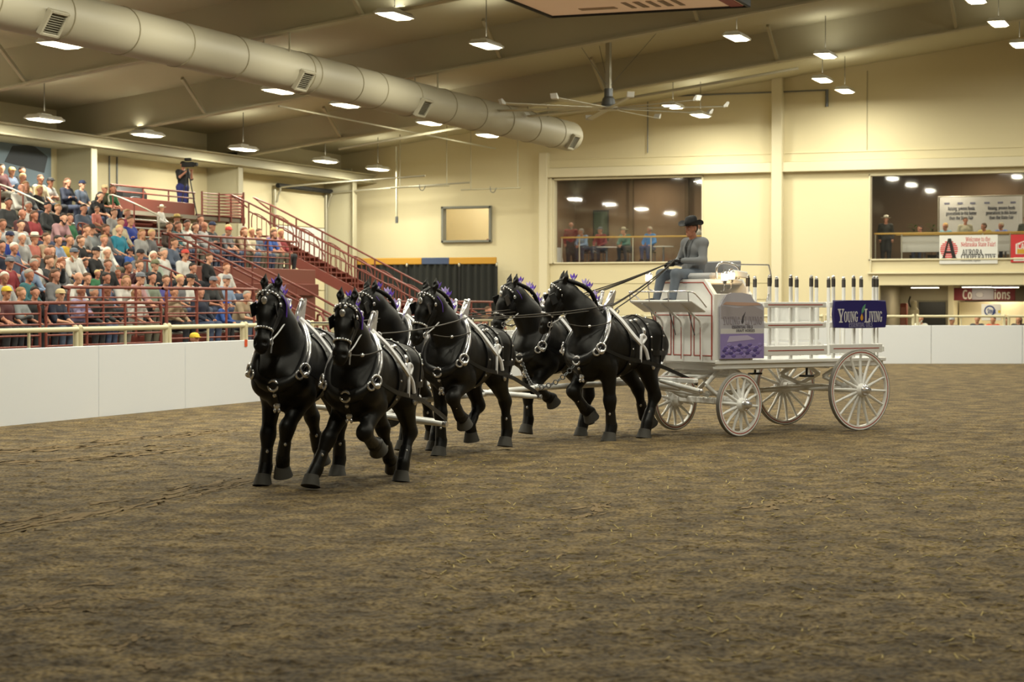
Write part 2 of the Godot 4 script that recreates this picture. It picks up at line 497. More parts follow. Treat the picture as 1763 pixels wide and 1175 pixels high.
# smooth union of tapered capsules, meshed as surface nets
class SDF:
	var b := []                     # each: PackedFloat32Array [ax ay az dx dy dz inv ra dr]
	var subs := []
	var k := 0.05
	var zs := 1.0

	func add(a: Vector3, ra: float, e: Vector3, rb: float) -> void:
		a.z *= zs
		e.z *= zs
		var d := e - a
		b.append(PackedFloat32Array([a.x, a.y, a.z, d.x, d.y, d.z, 1.0 / maxf(d.length_squared(), 1e-9), ra, rb - ra]))

	func sub(a: Vector3, r: float) -> void:
		subs.append([Vector3(a.x, a.y, a.z * zs), r])

	func ev(p: Vector3, list: Array) -> float:
		var m := 1e3
		var x := p.x
		var y := p.y
		var z := p.z * zs
		var kk := k
		for q: PackedFloat32Array in list:
			var ex := x - q[0]
			var ey := y - q[1]
			var ez := z - q[2]
			var dx := q[3]
			var dy := q[4]
			var dz := q[5]
			var t := (ex * dx + ey * dy + ez * dz) * q[6]
			if t < 0.0:
				t = 0.0
			elif t > 1.0:
				t = 1.0
			ex -= dx * t
			ey -= dy * t
			ez -= dz * t
			var d := sqrt(ex * ex + ey * ey + ez * ez) - q[7] - q[8] * t
			var h := kk - absf(m - d)
			if d < m:
				m = d
			if h > 0.0:
				m -= h * h / kk * 0.25
		for s in subs:
			var d: float = s[1] - Vector3(x, y, z).distance_to(s[0])
			var h := 0.02 - absf(m - d)
			m = maxf(m, d)
			if h > 0.0:
				m += h * h / 0.02 * 0.25
		return m

	func near(p: Vector3, r: float) -> Array:
		var out := []
		var z := p.z * zs
		for q: PackedFloat32Array in b:
			var e := Vector3(p.x - q[0], p.y - q[1], z - q[2])
			var d := Vector3(q[3], q[4], q[5])
			var t := clampf(e.dot(d) * q[6], 0.0, 1.0)
			if (e - d * t).length() - q[7] - q[8] * t < r:
				out.append(q)
		return out

	func grad(p: Vector3) -> Vector3:
		var l := near(p, 0.25)
		if l.is_empty():
			l = b
		var e := 0.004
		return Vector3(ev(p + Vector3(e, 0, 0), l) - ev(p - Vector3(e, 0, 0), l), ev(p + Vector3(0, e, 0), l) - ev(p - Vector3(0, e, 0), l), ev(p + Vector3(0, 0, e), l) - ev(p - Vector3(0, 0, e), l)).normalized()

	func snap(p: Vector3, lift := 0.0) -> Array:
		var nn := Vector3.UP
		for i in 4:
			var d := ev(p, b)
			nn = grad(p)
			p -= nn * (d - lift) * 0.9
		return [p, nn]

	# where a ray from outside towards ctr meets the surface
	func cast(ctr: Vector3, dir: Vector3, far := 0.9) -> Array:
		var t := far
		for i in 40:
			var d := ev(ctr + dir * t, b)
			if d < 0.0015:
				break
			t -= maxf(d * 0.8, 0.002)
			if t < 0.02:
				break
		var p := ctr + dir * t
		return [p, grad(p)]

	func band(ctr: Vector3, u: Vector3, w: Vector3, a0: float, a1: float, count: int, far := 0.9) -> Array:
		var ps := []
		var ns := []
		for i in count:
			var a := lerpf(a0, a1, float(i) / (count - 1))
			var dir := (u * cos(a) + w * sin(a)).normalized()
			var hit := cast(ctr, dir, far)
			ps.append(hit[0])
			ns.append(((hit[1] as Vector3) * 0.5 + dir * 0.5).normalized())
		return [ps, ns]

	func mesh_into(o: MB, cell: float, lo: Vector3, hi: Vector3) -> void:
		var B := 4
		var nb := Vector3i(((hi - lo) / (cell * B)).ceil())
		var nx := nb.x * B + 1
		var ny := nb.y * B + 1
		var nz := nb.z * B + 1
		var sxy := nx * ny
		var vals := PackedFloat32Array()
		vals.resize(nx * ny * nz)
		vals.fill(1e9)
		var half := cell * B * 0.5
		var diag := half * 1.7321 * maxf(1.0, zs)
		var cells := PackedInt32Array()
		for bz in nb.z:
			for by in nb.y:
				for bx in nb.x:
					var ctr := lo + Vector3(bx * 2 + 1, by * 2 + 1, bz * 2 + 1) * half
					var l := near(ctr, diag + k)
					if l.is_empty():
						continue
					var dc := ev(ctr, l)
					if absf(dc) > diag + cell:
						continue
					for kz in B + 1:
						for ky in B + 1:
							var row := (bz * B + kz) * sxy + (by * B + ky) * nx + bx * B
							for kx in B + 1:
								if vals[row + kx] > 1e8:
									vals[row + kx] = ev(lo + Vector3(bx * B + kx, by * B + ky, bz * B + kz) * cell, l)
					for kz in B:
						for ky in B:
							for kx in B:
								cells.append((bz * B + kz) * sxy + (by * B + ky) * nx + bx * B + kx)
		var at := PackedInt32Array()
		at.resize(nx * ny * nz)
		at.fill(-1)
		var made := PackedInt32Array()
		for ci in cells:
			var a0 := vals[ci]
			var a1 := vals[ci + 1]
			var a2 := vals[ci + nx]
			var a3 := vals[ci + nx + 1]
			var a4 := vals[ci + sxy]
			var a5 := vals[ci + sxy + 1]
			var a6 := vals[ci + sxy + nx]
			var a7 := vals[ci + sxy + nx + 1]
			var neg := int(a0 < 0) + int(a1 < 0) + int(a2 < 0) + int(a3 < 0) + int(a4 < 0) + int(a5 < 0) + int(a6 < 0) + int(a7 < 0)
			if neg == 0 or neg == 8:
				continue
			var s := Vector3.ZERO
			var m := 0
			if (a0 < 0) != (a1 < 0): s += Vector3(a0 / (a0 - a1), 0, 0); m += 1
			if (a2 < 0) != (a3 < 0): s += Vector3(a2 / (a2 - a3), 1, 0); m += 1
			if (a4 < 0) != (a5 < 0): s += Vector3(a4 / (a4 - a5), 0, 1); m += 1
			if (a6 < 0) != (a7 < 0): s += Vector3(a6 / (a6 - a7), 1, 1); m += 1
			if (a0 < 0) != (a2 < 0): s += Vector3(0, a0 / (a0 - a2), 0); m += 1
			if (a1 < 0) != (a3 < 0): s += Vector3(1, a1 / (a1 - a3), 0); m += 1
			if (a4 < 0) != (a6 < 0): s += Vector3(0, a4 / (a4 - a6), 1); m += 1
			if (a5 < 0) != (a7 < 0): s += Vector3(1, a5 / (a5 - a7), 1); m += 1
			if (a0 < 0) != (a4 < 0): s += Vector3(0, 0, a0 / (a0 - a4)); m += 1
			if (a1 < 0) != (a5 < 0): s += Vector3(1, 0, a1 / (a1 - a5)); m += 1
			if (a2 < 0) != (a6 < 0): s += Vector3(0, 1, a2 / (a2 - a6)); m += 1
			if (a3 < 0) != (a7 < 0): s += Vector3(1, 1, a3 / (a3 - a7)); m += 1
			s /= m
			var iz := ci / sxy
			var iy := (ci - iz * sxy) / nx
			var ixx := ci - iz * sxy - iy * nx
			var g := Vector3(a1 + a3 + a5 + a7 - a0 - a2 - a4 - a6, a2 + a3 + a6 + a7 - a0 - a1 - a4 - a5, a4 + a5 + a6 + a7 - a0 - a1 - a2 - a3)
			at[ci] = o.vert(lo + (Vector3(ixx, iy, iz) + s) * cell, g)
			made.append(ci)
		for ci in made:
			var a0 := vals[ci] < 0
			for ax in 3:
				var st: int = [1, nx, sxy][ax]
				var u: int = [nx, sxy, 1][ax]
				var w: int = [sxy, 1, nx][ax]
				var a1 := vals[ci + st] < 0
				if a0 == a1:
					continue
				var c0 := at[ci]
				var c1 := at[ci - u] if ci >= u else -1
				var c2 := at[ci - u - w] if ci >= u + w else -1
				var c3 := at[ci - w] if ci >= w else -1
				if c1 < 0 or c2 < 0 or c3 < 0:
					continue
				if a0:
					o.face(c0, c1, c2)
					o.face(c0, c2, c3)
				else:
					o.face(c0, c2, c1)
					o.face(c0, c3, c2)

func arc(a: Vector3, b: Vector3, sag: float, count := 8) -> Array:
	var p := []
	for i in count + 1:
		var t := float(i) / count
		p.append(a.lerp(b, t) + Vector3(0, -sag * 4.0 * t * (1.0 - t), 0))
	return p

func smooth(p: Array, count := 4) -> Array:
	var out := []
	var m := p.size()
	for i in m - 1:
		var p0: Vector3 = p[maxi(i - 1, 0)]
		var p3: Vector3 = p[mini(i + 2, m - 1)]
		for k in count:
			out.append((p[i] as Vector3).cubic_interpolate(p[i + 1], p0, p3, float(k) / count))
	out.append(p[m - 1])
	return out

func writing(called: String, s: String, h: float, deep: float, m: Material, parent: Node, at: Vector3, turn := 0.0, bold := true, serif := true, wide := 0.0) -> MeshInstance3D:
	var f := SystemFont.new()
	f.font_names = PackedStringArray(["Droid Serif" if serif else "Droid Sans"])
	f.font_weight = 700 if bold else 400
	var t := TextMesh.new()
	t.text = s
	t.font = f
	t.font_size = 64
	t.pixel_size = h / 46.0
	t.curve_step = 2.0
	t.depth = deep
	var o := MeshInstance3D.new()
	o.mesh = t
	o.name = called
	o.material_override = m
	parent.add_child(o, true)
	o.position = at
	o.rotation.y = turn
	if wide > 0.0:
		var w := t.get_aabb().size.x
		if w > 0.0:
			o.scale.x = wide / w
	return o

# ---------------------------------------------------------------- the scene
func _ready() -> void:
	rng.seed = 7
	camera_and_light()
	materials()
	room()
	roof()
	arena()
	grandstand()
	spectators()
	viewing_rooms()
	concourse()
	hanging_things()
	wagon()
	team()
	tack_lines()

func camera_and_light() -> void:
	var cam := Camera3D.new()
	cam.name = "camera"
	add_child(cam)
	cam.position = Vector3(0, 2.0, 0)
	cam.rotation = Vector3(deg_to_rad(-1.127), deg_to_rad(YAW), 0)
	cam.fov = 19.44
	cam.near = 0.1
	cam.far = 300.0
	cam.current = true
	var at := CameraAttributesPhysical.new()
	at.frustum_focal_length = 70.06
	at.frustum_focus_distance = 26.5
	at.exposure_aperture = 2.8
	at.frustum_near = 0.1
	at.frustum_far = 300.0
	cam.attributes = at
	var env := Environment.new()
	env.background_mode = Environment.BG_COLOR
	env.background_color = Color(0, 0, 0)
	env.tonemap_mode = Environment.TONE_MAPPER_LINEAR
	env.tonemap_exposure = 1.02
	env.sdfgi_enabled = true
	env.ssao_enabled = true
	env.ssil_enabled = true
	var we := WorldEnvironment.new()
	we.name = "environment"
	we.environment = env
	add_child(we)
	# high bay lamps in rows along the building, each row from the far wall towards the camera
	var rows := [["row over the back rows of the grandstand", -31.8, [-69.0, -64.5, -58.4, -52.4, -47.0, -41.5, -36.0, -28.0]],
		["row beside the air duct", -26.1, [-65.9, -60.7, -54.3, -50.0, -39.2, -33.4, -25.0]],
		["row over the barrier edge of the arena", -19.2, [-69.2, -65.7, -48.4, -42.6, -36.6, -30.6, -24.0]],
		["row beside the hanging sign", -14.0, [-69.2, -65.5, -60.3, -54.2, -36.5, -31.0, -25.0]],
		["row over the wagon side of the arena", -7.6, [-65.2, -60.0, -55.1, -48.0, -41.0, -34.0, -27.0, -20.0, -12.5]],
		["row over the centre line of the arena", 0.0, [-62.0, -54.0, -46.0, -38.0, -30.0, -22.0, -14.0]],
		["row over the far half of the arena", 9.0, [-60.0, -48.0, -36.0, -24.0]]]
	var place := ["first", "second", "third", "fourth", "fifth", "sixth", "seventh", "eighth", "ninth"]
	for r in rows:
		for k in r[2].size():
			var x: float = r[1]
			if absf(r[2][k] + 60.3) < 0.1 and x < -10:
				x = -12.8
			lamp(x, r[2][k], "%s high bay lamp from the end wall, %s" % [place[k], r[0]])

func roof_low(x: float) -> float:      # underside of the rafters
	return 7.03 + 0.13 * (minf(x, -x) + 33.5)

var lamp_no := 0
var lamp_case: ArrayMesh
var lamp_pane: ArrayMesh
var lamp_rod: ArrayMesh
var lamp_wire: StandardMaterial3D
var lamp_grey: StandardMaterial3D
var lamp_glow: StandardMaterial3D

func lamp(x: float, z: float, lab: String) -> void:
	var y := roof_low(x) - (0.05 if absf(x + 26.1) < 0.3 else 0.18)
	if lamp_case == null:
		lamp_grey = hexm("c9c8c2", 0.5, 0.2)
		lamp_glow = glowm("fff4d2", 9.0)
		lamp_wire = hexm("5a564c", 0.6, 0.3)
		var b := MB.new()                       # a hood open underneath
		var o := [Vector3(0.19, 0.085, 0.54), Vector3(0.25, 0.0, 0.61)]
		for s in 4:
			var q := [[1, 1], [1, -1], [-1, -1], [-1, 1]]
			var u := Vector3(q[s][0], 1, q[s][1])
			var w := Vector3(q[(s + 1) % 4][0], 1, q[(s + 1) % 4][1])
			b.quad(o[1] * u, o[1] * w, o[0] * w, o[0] * u)
		b.quad(o[0] * Vector3(-1, 1, 1), o[0], o[0] * Vector3(1, 1, -1), o[0] * Vector3(-1, 1, -1))
		b.box(Vector3(0, 0.11, 0), Vector3(0.16, 0.06, 0.5), 0.01)
		for s in [-1.0, 1.0]:
			b.box(Vector3(0.25 * s, -0.01, 0), Vector3(0.02, 0.05, 1.24))
			b.box(Vector3(0, -0.01, 0.61 * s), Vector3(0.52, 0.05, 0.02))
		lamp_case = b.mesh()
		var lens := MB.new()                    # a shallow prismatic lens
		var lo := [Vector3(0.235, 0.0, 0.595), Vector3(0.17, -0.07, 0.5)]
		for s in 4:
			var q := [[1, 1], [1, -1], [-1, -1], [-1, 1]]
			var u := Vector3(q[s][0], 1, q[s][1])
			var w := Vector3(q[(s + 1) % 4][0], 1, q[(s + 1) % 4][1])
			lens.quad(lo[1] * u, lo[1] * w, lo[0] * w, lo[0] * u)
		lens.quad(lo[1], lo[1] * Vector3(-1, 1, 1), lo[1] * Vector3(-1, 1, -1), lo[1] * Vector3(1, 1, -1))
		lens.quad(lo[0], lo[0] * Vector3(1, 1, -1), lo[0] * Vector3(-1, 1, -1), lo[0] * Vector3(-1, 1, 1))
		lamp_pane = lens.mesh()
		lamp_rod = MB.new().tube([Vector3(0, 0.18, 0), Vector3(0, 1.25, 0)], 0.012, 6).mesh()
	var t := thing("high_bay_lamp", lab, "lamp", Vector3(x, y, z), 0.0, "high bay lamps under the roof")
	part("lamp_hood", lamp_case, lamp_grey, t)
	part("lamp_face", lamp_pane, lamp_glow, t)
	part("hanger_rod", lamp_rod, lamp_wire, t)
	var l := AreaLight3D.new()
	l.name = "lamp_light"
	t.add_child(l)
	l.position = Vector3(0, -0.08, 0)
	l.rotation.x = -PI / 2
	l.area_size = Vector2(0.46, 1.16)
	l.light_color = Color.html("faf6e0")
	l.light_energy = 30.0
	l.set("area_range", 90.0)
	l.shadow_enabled = true
	# uplight added above the closed hood to brighten roof and upper walls
	var u := AreaLight3D.new()
	u.name = "added_uplight"
	t.add_child(u)
	u.position = Vector3(0, 0.21, 0)
	u.rotation.x = PI / 2
	u.area_size = Vector2(0.3, 1.0)
	u.light_color = Color.html("faf6e0")
	u.light_energy = 1.1
	u.set("area_range", 60.0)
	u.shadow_enabled = true

func materials() -> void:
	M.cream = hexm("d6cba8", 0.75)
	M.cream.normal_enabled = true
	M.cream.normal_texture = noise_tex(0.02, 3, Color.BLACK, Color.WHITE, 4, 256, true, 1.0)
	M.cream.uv1_triplanar = true
	M.cream.uv1_world_triplanar = true
	M.cream.uv1_scale = Vector3(0.4, 0.4, 0.4)
	M.cream.normal_scale = 0.25
	M.trim = hexm("d6cdb0", 0.55)
	M.duct = hexm("a9a38f", 0.55)
	M.roofing = hexm("bdb79c", 0.85)
	M.steel = hexm("b3ad94", 0.6)
	M.galv = hexm("b4b0a0", 0.42, 0.55)
	M.white = hexm("d9d9d4", 0.55)
	M.board = hexm("e8ecf3", 0.5)
	M.board.normal_enabled = true
	M.board.normal_texture = noise_tex(0.03, 3, Color.BLACK, Color.WHITE, 9, 256, true, 1.0)
	M.board.uv1_triplanar = true
	M.board.normal_scale = 0.15
	M.rail = hexm("d3cbaa", 0.5)
	M.red = hexm("783b30", 0.5)
	M.redfloor = hexm("713226", 0.7)
	M.concrete = hexm("8b8577", 0.85)
	M.alu = hexm("a3a39b", 0.4, 0.4)
	M.dark = hexm("171718", 0.7)
	M.brown = hexm("6b5640", 0.8)
	M.brownceil = hexm("3c3122", 0.85)
	M.chrome = mat(Color(0.9, 0.9, 0.92), 0.2, 0.8)
	M.steelgrey = hexm("6f7276", 0.4, 0.6)
	M.leather = hexm("141415", 0.38)
	M.coat = hexm("100f0e", 0.46)
	M.coat.metallic_specular = 0.4
	M.hoof = hexm("4b4945", 0.75)
	M.whiteleather = hexm("eeeef2", 0.5)
	M.purple = hexm("7a52d8", 0.6)
	M.lilac = hexm("c9b8f5", 0.6)
	M.paint = hexm("efefee", 0.32)
	M.stripe = hexm("a8483c", 0.5)
	M.skin = hexm("c08a6c", 0.6)
	M.glass = mat(Color(0.5, 0.52, 0.5, 0.02), 0.03)
	M.glass.transparency = BaseMaterial3D.TRANSPARENCY_ALPHA

var cached := {}
func col_mat(h: String, rough := 0.8) -> StandardMaterial3D:
	var key := h + str(rough)
	if not cached.has(key):
		cached[key] = hexm(h, rough)
	return cached[key]

# ---------------------------------------------------------------- the hall
func wall_with_holes(xs: Array, ys: Array, z: float, thick: float, holes: Array) -> MB:
	var b := MB.new()
	for i in xs.size() - 1:
		for j in ys.size() - 1:
			var c := Vector2((xs[i] + xs[i + 1]) * 0.5, (ys[j] + ys[j + 1]) * 0.5)
			var open := false
			for h: Rect2 in holes:
				open = open or h.has_point(c)
			if not open:
				b.box(Vector3(c.x, c.y, z), Vector3(xs[i + 1] - xs[i], ys[j + 1] - ys[j], thick))
	return b

const WIN1 := Rect2(-25.8, 3.45, 5.95, 3.27)
const WIN2 := Rect2(-13.67, 3.49, 13.67, 3.12)
const WIN3 := Rect2(-30.38, 4.35, 2.03, 1.34)
const RECESS := Rect2(-13.3, 0.0, 15.3, 2.6)

func room() -> void:
	# back wall with the two viewing windows, a small window and the concourse opening
	var b := wall_with_holes([-35.2, -30.38, -28.35, -25.8, -19.85, -13.67, -13.3, 0.0, 2.0, 35.2], [-0.2, 0.0, 2.6, 3.45, 3.49, 4.35, 5.69, 6.61, 6.72, 13.2], -72.15, 0.3, [WIN1, WIN2, WIN3, RECESS])
	struct("wall_back", b, M.cream, "cream end wall of the hall with viewing windows")
	struct("wall_left", MB.new().box(Vector3(-35.0, 4.5, -31), Vector3(0.4, 9.4, 84)), M.cream, "cream side wall behind the grandstand")
	struct("wall_right", MB.new().box(Vector3(35.0, 4.5, -31), Vector3(0.4, 9.4, 84)), M.cream)
	struct("wall_front", MB.new().box(Vector3(0, 6.5, 11.2), Vector3(70.4, 13.4, 0.4)), M.cream)
	# belt beam, seams and pilasters on the back wall
	b = MB.new()
	b.box(Vector3(-8.0, 6.93, -71.86), Vector3(36.0, 0.36, 0.3), 0.02)
	struct("trim_1", b, M.trim, "cream steel belt beam above the viewing windows")
	b = MB.new()
	b.box(Vector3(-8.0, 7.28, -71.97), Vector3(36.0, 0.3, 0.06), 0.01)
	b.box(Vector3(-8.0, 7.45, -71.96), Vector3(36.0, 0.05, 0.09), 0.01)
	struct("trim_2", b, M.cream)
	struct("trim_3", MB.new().box(Vector3(-26.1, 3.85, -71.82), Vector3(0.34, 7.7, 0.36), 0.02), M.trim, "cream column at the end of the duct")
	struct("trim_4", MB.new().box(Vector3(-17.0, 5.2, -71.82), Vector3(0.4, 10.4, 0.36), 0.02), M.trim, "tall cream column between the viewing windows")
	struct("trim_5", MB.new().box(Vector3(-25.87, 5.1, -71.93), Vector3(0.14, 3.3, 0.16), 0.02), M.trim)
	struct("trim_6", MB.new().box(Vector3(-6.0, 3.03, -71.95), Vector3(15.4, 0.06, 0.12), 0.01), M.trim)
	struct("trim_7", MB.new().box(Vector3(-13.6, 3.27, -71.97), Vector3(0.06, 0.5, 0.1), 0.01), M.trim)
	b = MB.new()
	for y in [0.9, 1.5, 2.1, 2.7]:
		b.box(Vector3(-21.5, y, -71.995), Vector3(9.0, 0.012, 0.02))
	struct("trim_8", b, hexm("a59c80"))
	struct("trim_9", MB.new().box(Vector3(-13.75, 8.9, -71.99), Vector3(0.03, 2.9, 0.04)), hexm("a59c80"))
	# the overhead door in the side wall
	var d := Node3D.new()
	d.name = "door_1"
	add_child(d)
	d.set_meta("kind", "structure")
	for k in 5:
		part("panel", MB.new().box(Vector3(-34.74, 0.6 + k * 1.22, -68.26), Vector3(0.07, 1.2, 4.1), 0.02), M.white if k == 3 else M.cream, d)
	for z in [-66.12, -70.4]:
		part("track", MB.new().box(Vector3(-34.7, 3.1, z), Vector3(0.12, 6.2, 0.1), 0.02), M.galv, d)
		part("track", MB.new().tube(smooth([Vector3(-34.6, 5.7, z), Vector3(-34.45, 6.15, z), Vector3(-33.9, 6.3, z), Vector3(-28.6, 6.55, z)], 4), 0.035, 6), M.galv, d)
	part("spring_shaft", MB.new().tube([Vector3(-34.5, 6.32, -66.0), Vector3(-34.5, 6.32, -70.5)], 0.09, 8), M.dark, d)
	var op := thing("door_opener", "grey motor box with looped cable at the top corner of the overhead door", "machine", Vector3(-34.4, 5.6, -70.75))
	part("motor", MB.new().box(Vector3(0, 0.3, 0), Vector3(0.3, 0.4, 0.3), 0.03), M.dark, op)
	part("gearbox", MB.new().box(Vector3(0.05, -0.15, -0.05), Vector3(0.24, 0.42, 0.24), 0.03), M.galv, op)
	part("cable", MB.new().tube(smooth([Vector3(0.1, -0.3, 0), Vector3(0.1, -0.7, 0.1), Vector3(0, -1.4, 0.15), Vector3(0, -4.0, 0.15)], 5), 0.025, 5), M.dark, op)
	# small window, the room behind it is bright
	var w := Node3D.new()
	w.name = "window_3"
	add_child(w)
	w.set_meta("kind", "structure")
	b = MB.new()
	var c := WIN3.get_center()
	for s in [-1.0, 1.0]:
		b.box(Vector3(c.x + s * 1.0, c.y, -72.02), Vector3(0.09, 1.42, 0.34), 0.01)
		b.box(Vector3(c.x, c.y + s * 0.66, -72.02), Vector3(2.1, 0.09, 0.34), 0.01)
	part("window_frame", b, hexm("77776e", 0.5), w)
	part("pane", MB.new().box(Vector3(c.x, c.y, -72.1), Vector3(1.94, 1.26, 0.012)), M.glass, w)
	b = MB.new()
	b.box(Vector3(-30.1, 5.0, -75.5), Vector3(4.6, 5.0, 0.2))
	b.box(Vector3(-30.1, 2.5, -73.9), Vector3(4.6, 0.1, 3.3))
	b.box(Vector3(-30.1, 7.5, -73.9), Vector3(4.6, 0.1, 3.3))
	b.box(Vector3(-32.4, 5.0, -73.9), Vector3(0.1, 5.0, 3.3))
	b.box(Vector3(-27.8, 5.0, -73.9), Vector3(0.1, 5.0, 3.3))
	struct("wall_stairwell", b, M.cream)
	var sr := thing("stair_railing", "small dark red railing seen through the small window in the end wall", "railing", Vector3(-29.2, 3.6, -74.2))
	for y in [0.3, 0.6, 0.9]:
		part("rail", MB.new().tube([Vector3(-0.2, y, 0), Vector3(1.0, y, 0)], 0.03, 6), M.red, sr)
	part("post", MB.new().tube([Vector3(-0.2, -1.1, 0), Vector3(-0.2, 0.9, 0)], 0.03, 6), M.red, sr)
	part("post", MB.new().tube([Vector3(0.6, -1.1, 0), Vector3(0.6, 0.9, 0)], 0.03, 6), M.red, sr)
	var sl := OmniLight3D.new()
	sl.name = "stairwell_light"
	add_child(sl)
	sl.position = Vector3(-29.4, 6.9, -73.7)
	sl.light_color = Color.html("fff8ea")
	sl.light_energy = 4.5
	sl.light_size = 0.2
	sl.shadow_enabled = true
	sl.omni_range = 20
	var bl := thing("bulkhead_lamp", "round stairwell lamp behind the small window", "lamp", Vector3(-29.4, 7.15, -73.7))
	part("lamp_globe", MB.new().ball(Vector3(0, 0.1, 0), Vector3(0.16, 0.1, 0.16)), glowm("fff0cc", 3.0), bl)
	# columns of the frames along the side wall, and the eave beam they carry
	var n := 10
	for z in [-24.7, -33.9, -43.0, -52.1, -61.3, -70.5]:
		b = MB.new()
		b.box(Vector3(-34.2, 3.6, z), Vector3(1.2, 7.2, 0.04), 0.0)
		b.box(Vector3(-33.5, 3.5, z), Vector3(0.06, 7.0, 0.32), 0.015)
		struct("trim_%d" % n, b, M.steel, "cream steel frame column by the side wall")
		n += 1
	b = MB.new()
	b.box(Vector3(-33.4, 7.02, -46.5), Vector3(0.34, 0.05, 52), 0.01)
	b.box(Vector3(-33.4, 6.72, -46.5), Vector3(0.34, 0.05, 52), 0.01)
	b.box(Vector3(-33.4, 6.87, -46.5), Vector3(0.05, 0.3, 52))
	struct("trim_%d" % n, b, M.steel, "long cream eave beam above the grandstand")
	n += 1
	b = MB.new()
	b.box(Vector3(-34.1, 6.7, -46.5), Vector3(1.4, 0.06, 52))
	struct("trim_%d" % n, b, M.steel)
	# a banner on the side wall by the top rows
	var bn := thing("wall_banner", "grey blue banner with horse picture on the side wall above the top rows", "banner", Vector3(-34.76, 5.4, -50.5))
	part("cloth", MB.new().box(Vector3(0.0, 0.9, 1.0), Vector3(0.04, 1.7, 4.4), 0.01), col_mat("6f7f8c"), bn)
	part("dark_print", MB.new().prism(PackedVector2Array([Vector2(-1.0, 0.8), Vector2(1.0, 0.6), Vector2(1.2, 1.1), Vector2(0.4, 1.4), Vector2(-0.6, 1.3)]), 0, 0.01), col_mat("3b3f45"), bn).transform = Transform3D(Basis(Vector3.UP, PI / 2), Vector3(0.022, -0.1, 0.2))

func roof() -> void:
	var b := MB.new()
	var ye := roof_low(-35.2) + 1.0
	var yr := roof_low(0.0) + 1.0
	for s in [-1.0, 1.0]:
		var o := PackedVector2Array([Vector2(35.2 * s, ye), Vector2(0, yr), Vector2(0, yr + 0.3), Vector2(35.2 * s, ye + 0.3)])
		b.prism(o, -72.3, 11.4)
	struct("ceiling", b, M.roofing, "olive insulated underside of the pitched roof")
	# tapered frames across the hall
	var n := 30
	for z in [-24.7, -33.9, -43.0, -52.1, -61.3, -15.0, -5.0, 5.0]:
		b = MB.new()
		for s in [-1.0, 1.0]:
			var o := PackedVector2Array([Vector2(34.8 * s, 7.03), Vector2(33.5 * s, 7.03), Vector2(0, 11.385), Vector2(0, 12.4), Vector2(34.8 * s, 7.9)])
			b.prism(o, z - 0.02, z + 0.02)
			var d := Vector3(0, 11.385, z) - Vector3(33.5 * s, 7.03, z)
			b.bar(Vector3(33.5 * s, 7.03, z), Vector3(0, 11.385, z), 0.34, 0.05, Vector3.UP)
		struct("trim_%d" % n, b, M.steel, "tapered steel roof frame spanning the hall")
		n += 1
	# kicker braces from the frames up to the roof
	b = MB.new()
	for z in [-43.0, -52.1, -61.3]:
		for x in [-29.6, -20.2, -14.5, -9.0]:
			var y := roof_low(x)
			b.bar(Vector3(x, y, z), Vector3(x, y + 0.95, z + 1.4), 0.09, 0.09)
	struct("trim_%d" % n, b, M.steel)
	n += 1
	b = MB.new()
	for z in [-47.5, -56.7, -65.9]:
		for s in [-1.0]:
			b.bar(Vector3(-34, roof_low(-34) + 0.98, z), Vector3(0, 12.36, z), 0.05, 0.06)
	struct("trim_%d" % n, b, M.steel)
	n += 1
	b = MB.new()
	b.tube([Vector3(-26.0, 9.7, -71.9), Vector3(-15.2, 9.7, -71.9)], 0.03, 6)
	b.tube([Vector3(-15.2, 9.72, -71.9), Vector3(-15.2, 9.1, -71.9)], 0.06, 6)
	b.tube([Vector3(-22.0, 9.7, -71.9), Vector3(-22.0, 7.6, -71.9)], 0.02, 6)
	struct("trim_%d" % n, b, M.steelgrey)
	n += 1
	# sprinkler and conduit pipes hung below the frames
	b = MB.new()
	b.tube([Vector3(-30.0, 7.25, -61.9), Vector3(-14.0, 9.35, -61.9)], 0.05, 6)
	b.tube([Vector3(-27.4, roof_low(-27.4) - 0.05, -52.5), Vector3(-27.4, roof_low(-27.4) - 0.05, -70.0)], 0.03, 6)
	struct("trim_%d" % n, b, M.steel)

func floor_height(x: float, z: float, n1: FastNoiseLite, n2: FastNoiseLite) -> float:
	var a := n1.get_noise_2d(x, z)
	var c := n2.get_noise_2d(x, z)
	var w := a * 1.6
	var g := absf(n1.get_noise_2d(x * 0.22 + z * 0.08 + 40.0, z * 2.6 - x * 0.35 + w))
	return a * 0.02 + maxf(c - 0.12, 0.0) * 0.022 + c * 0.006 - maxf(0.09 - g, 0.0) * 0.16 * smoothstep(-0.1, 0.35, n1.get_noise_2d(x * 0.3 + 9.0, z * 0.3))

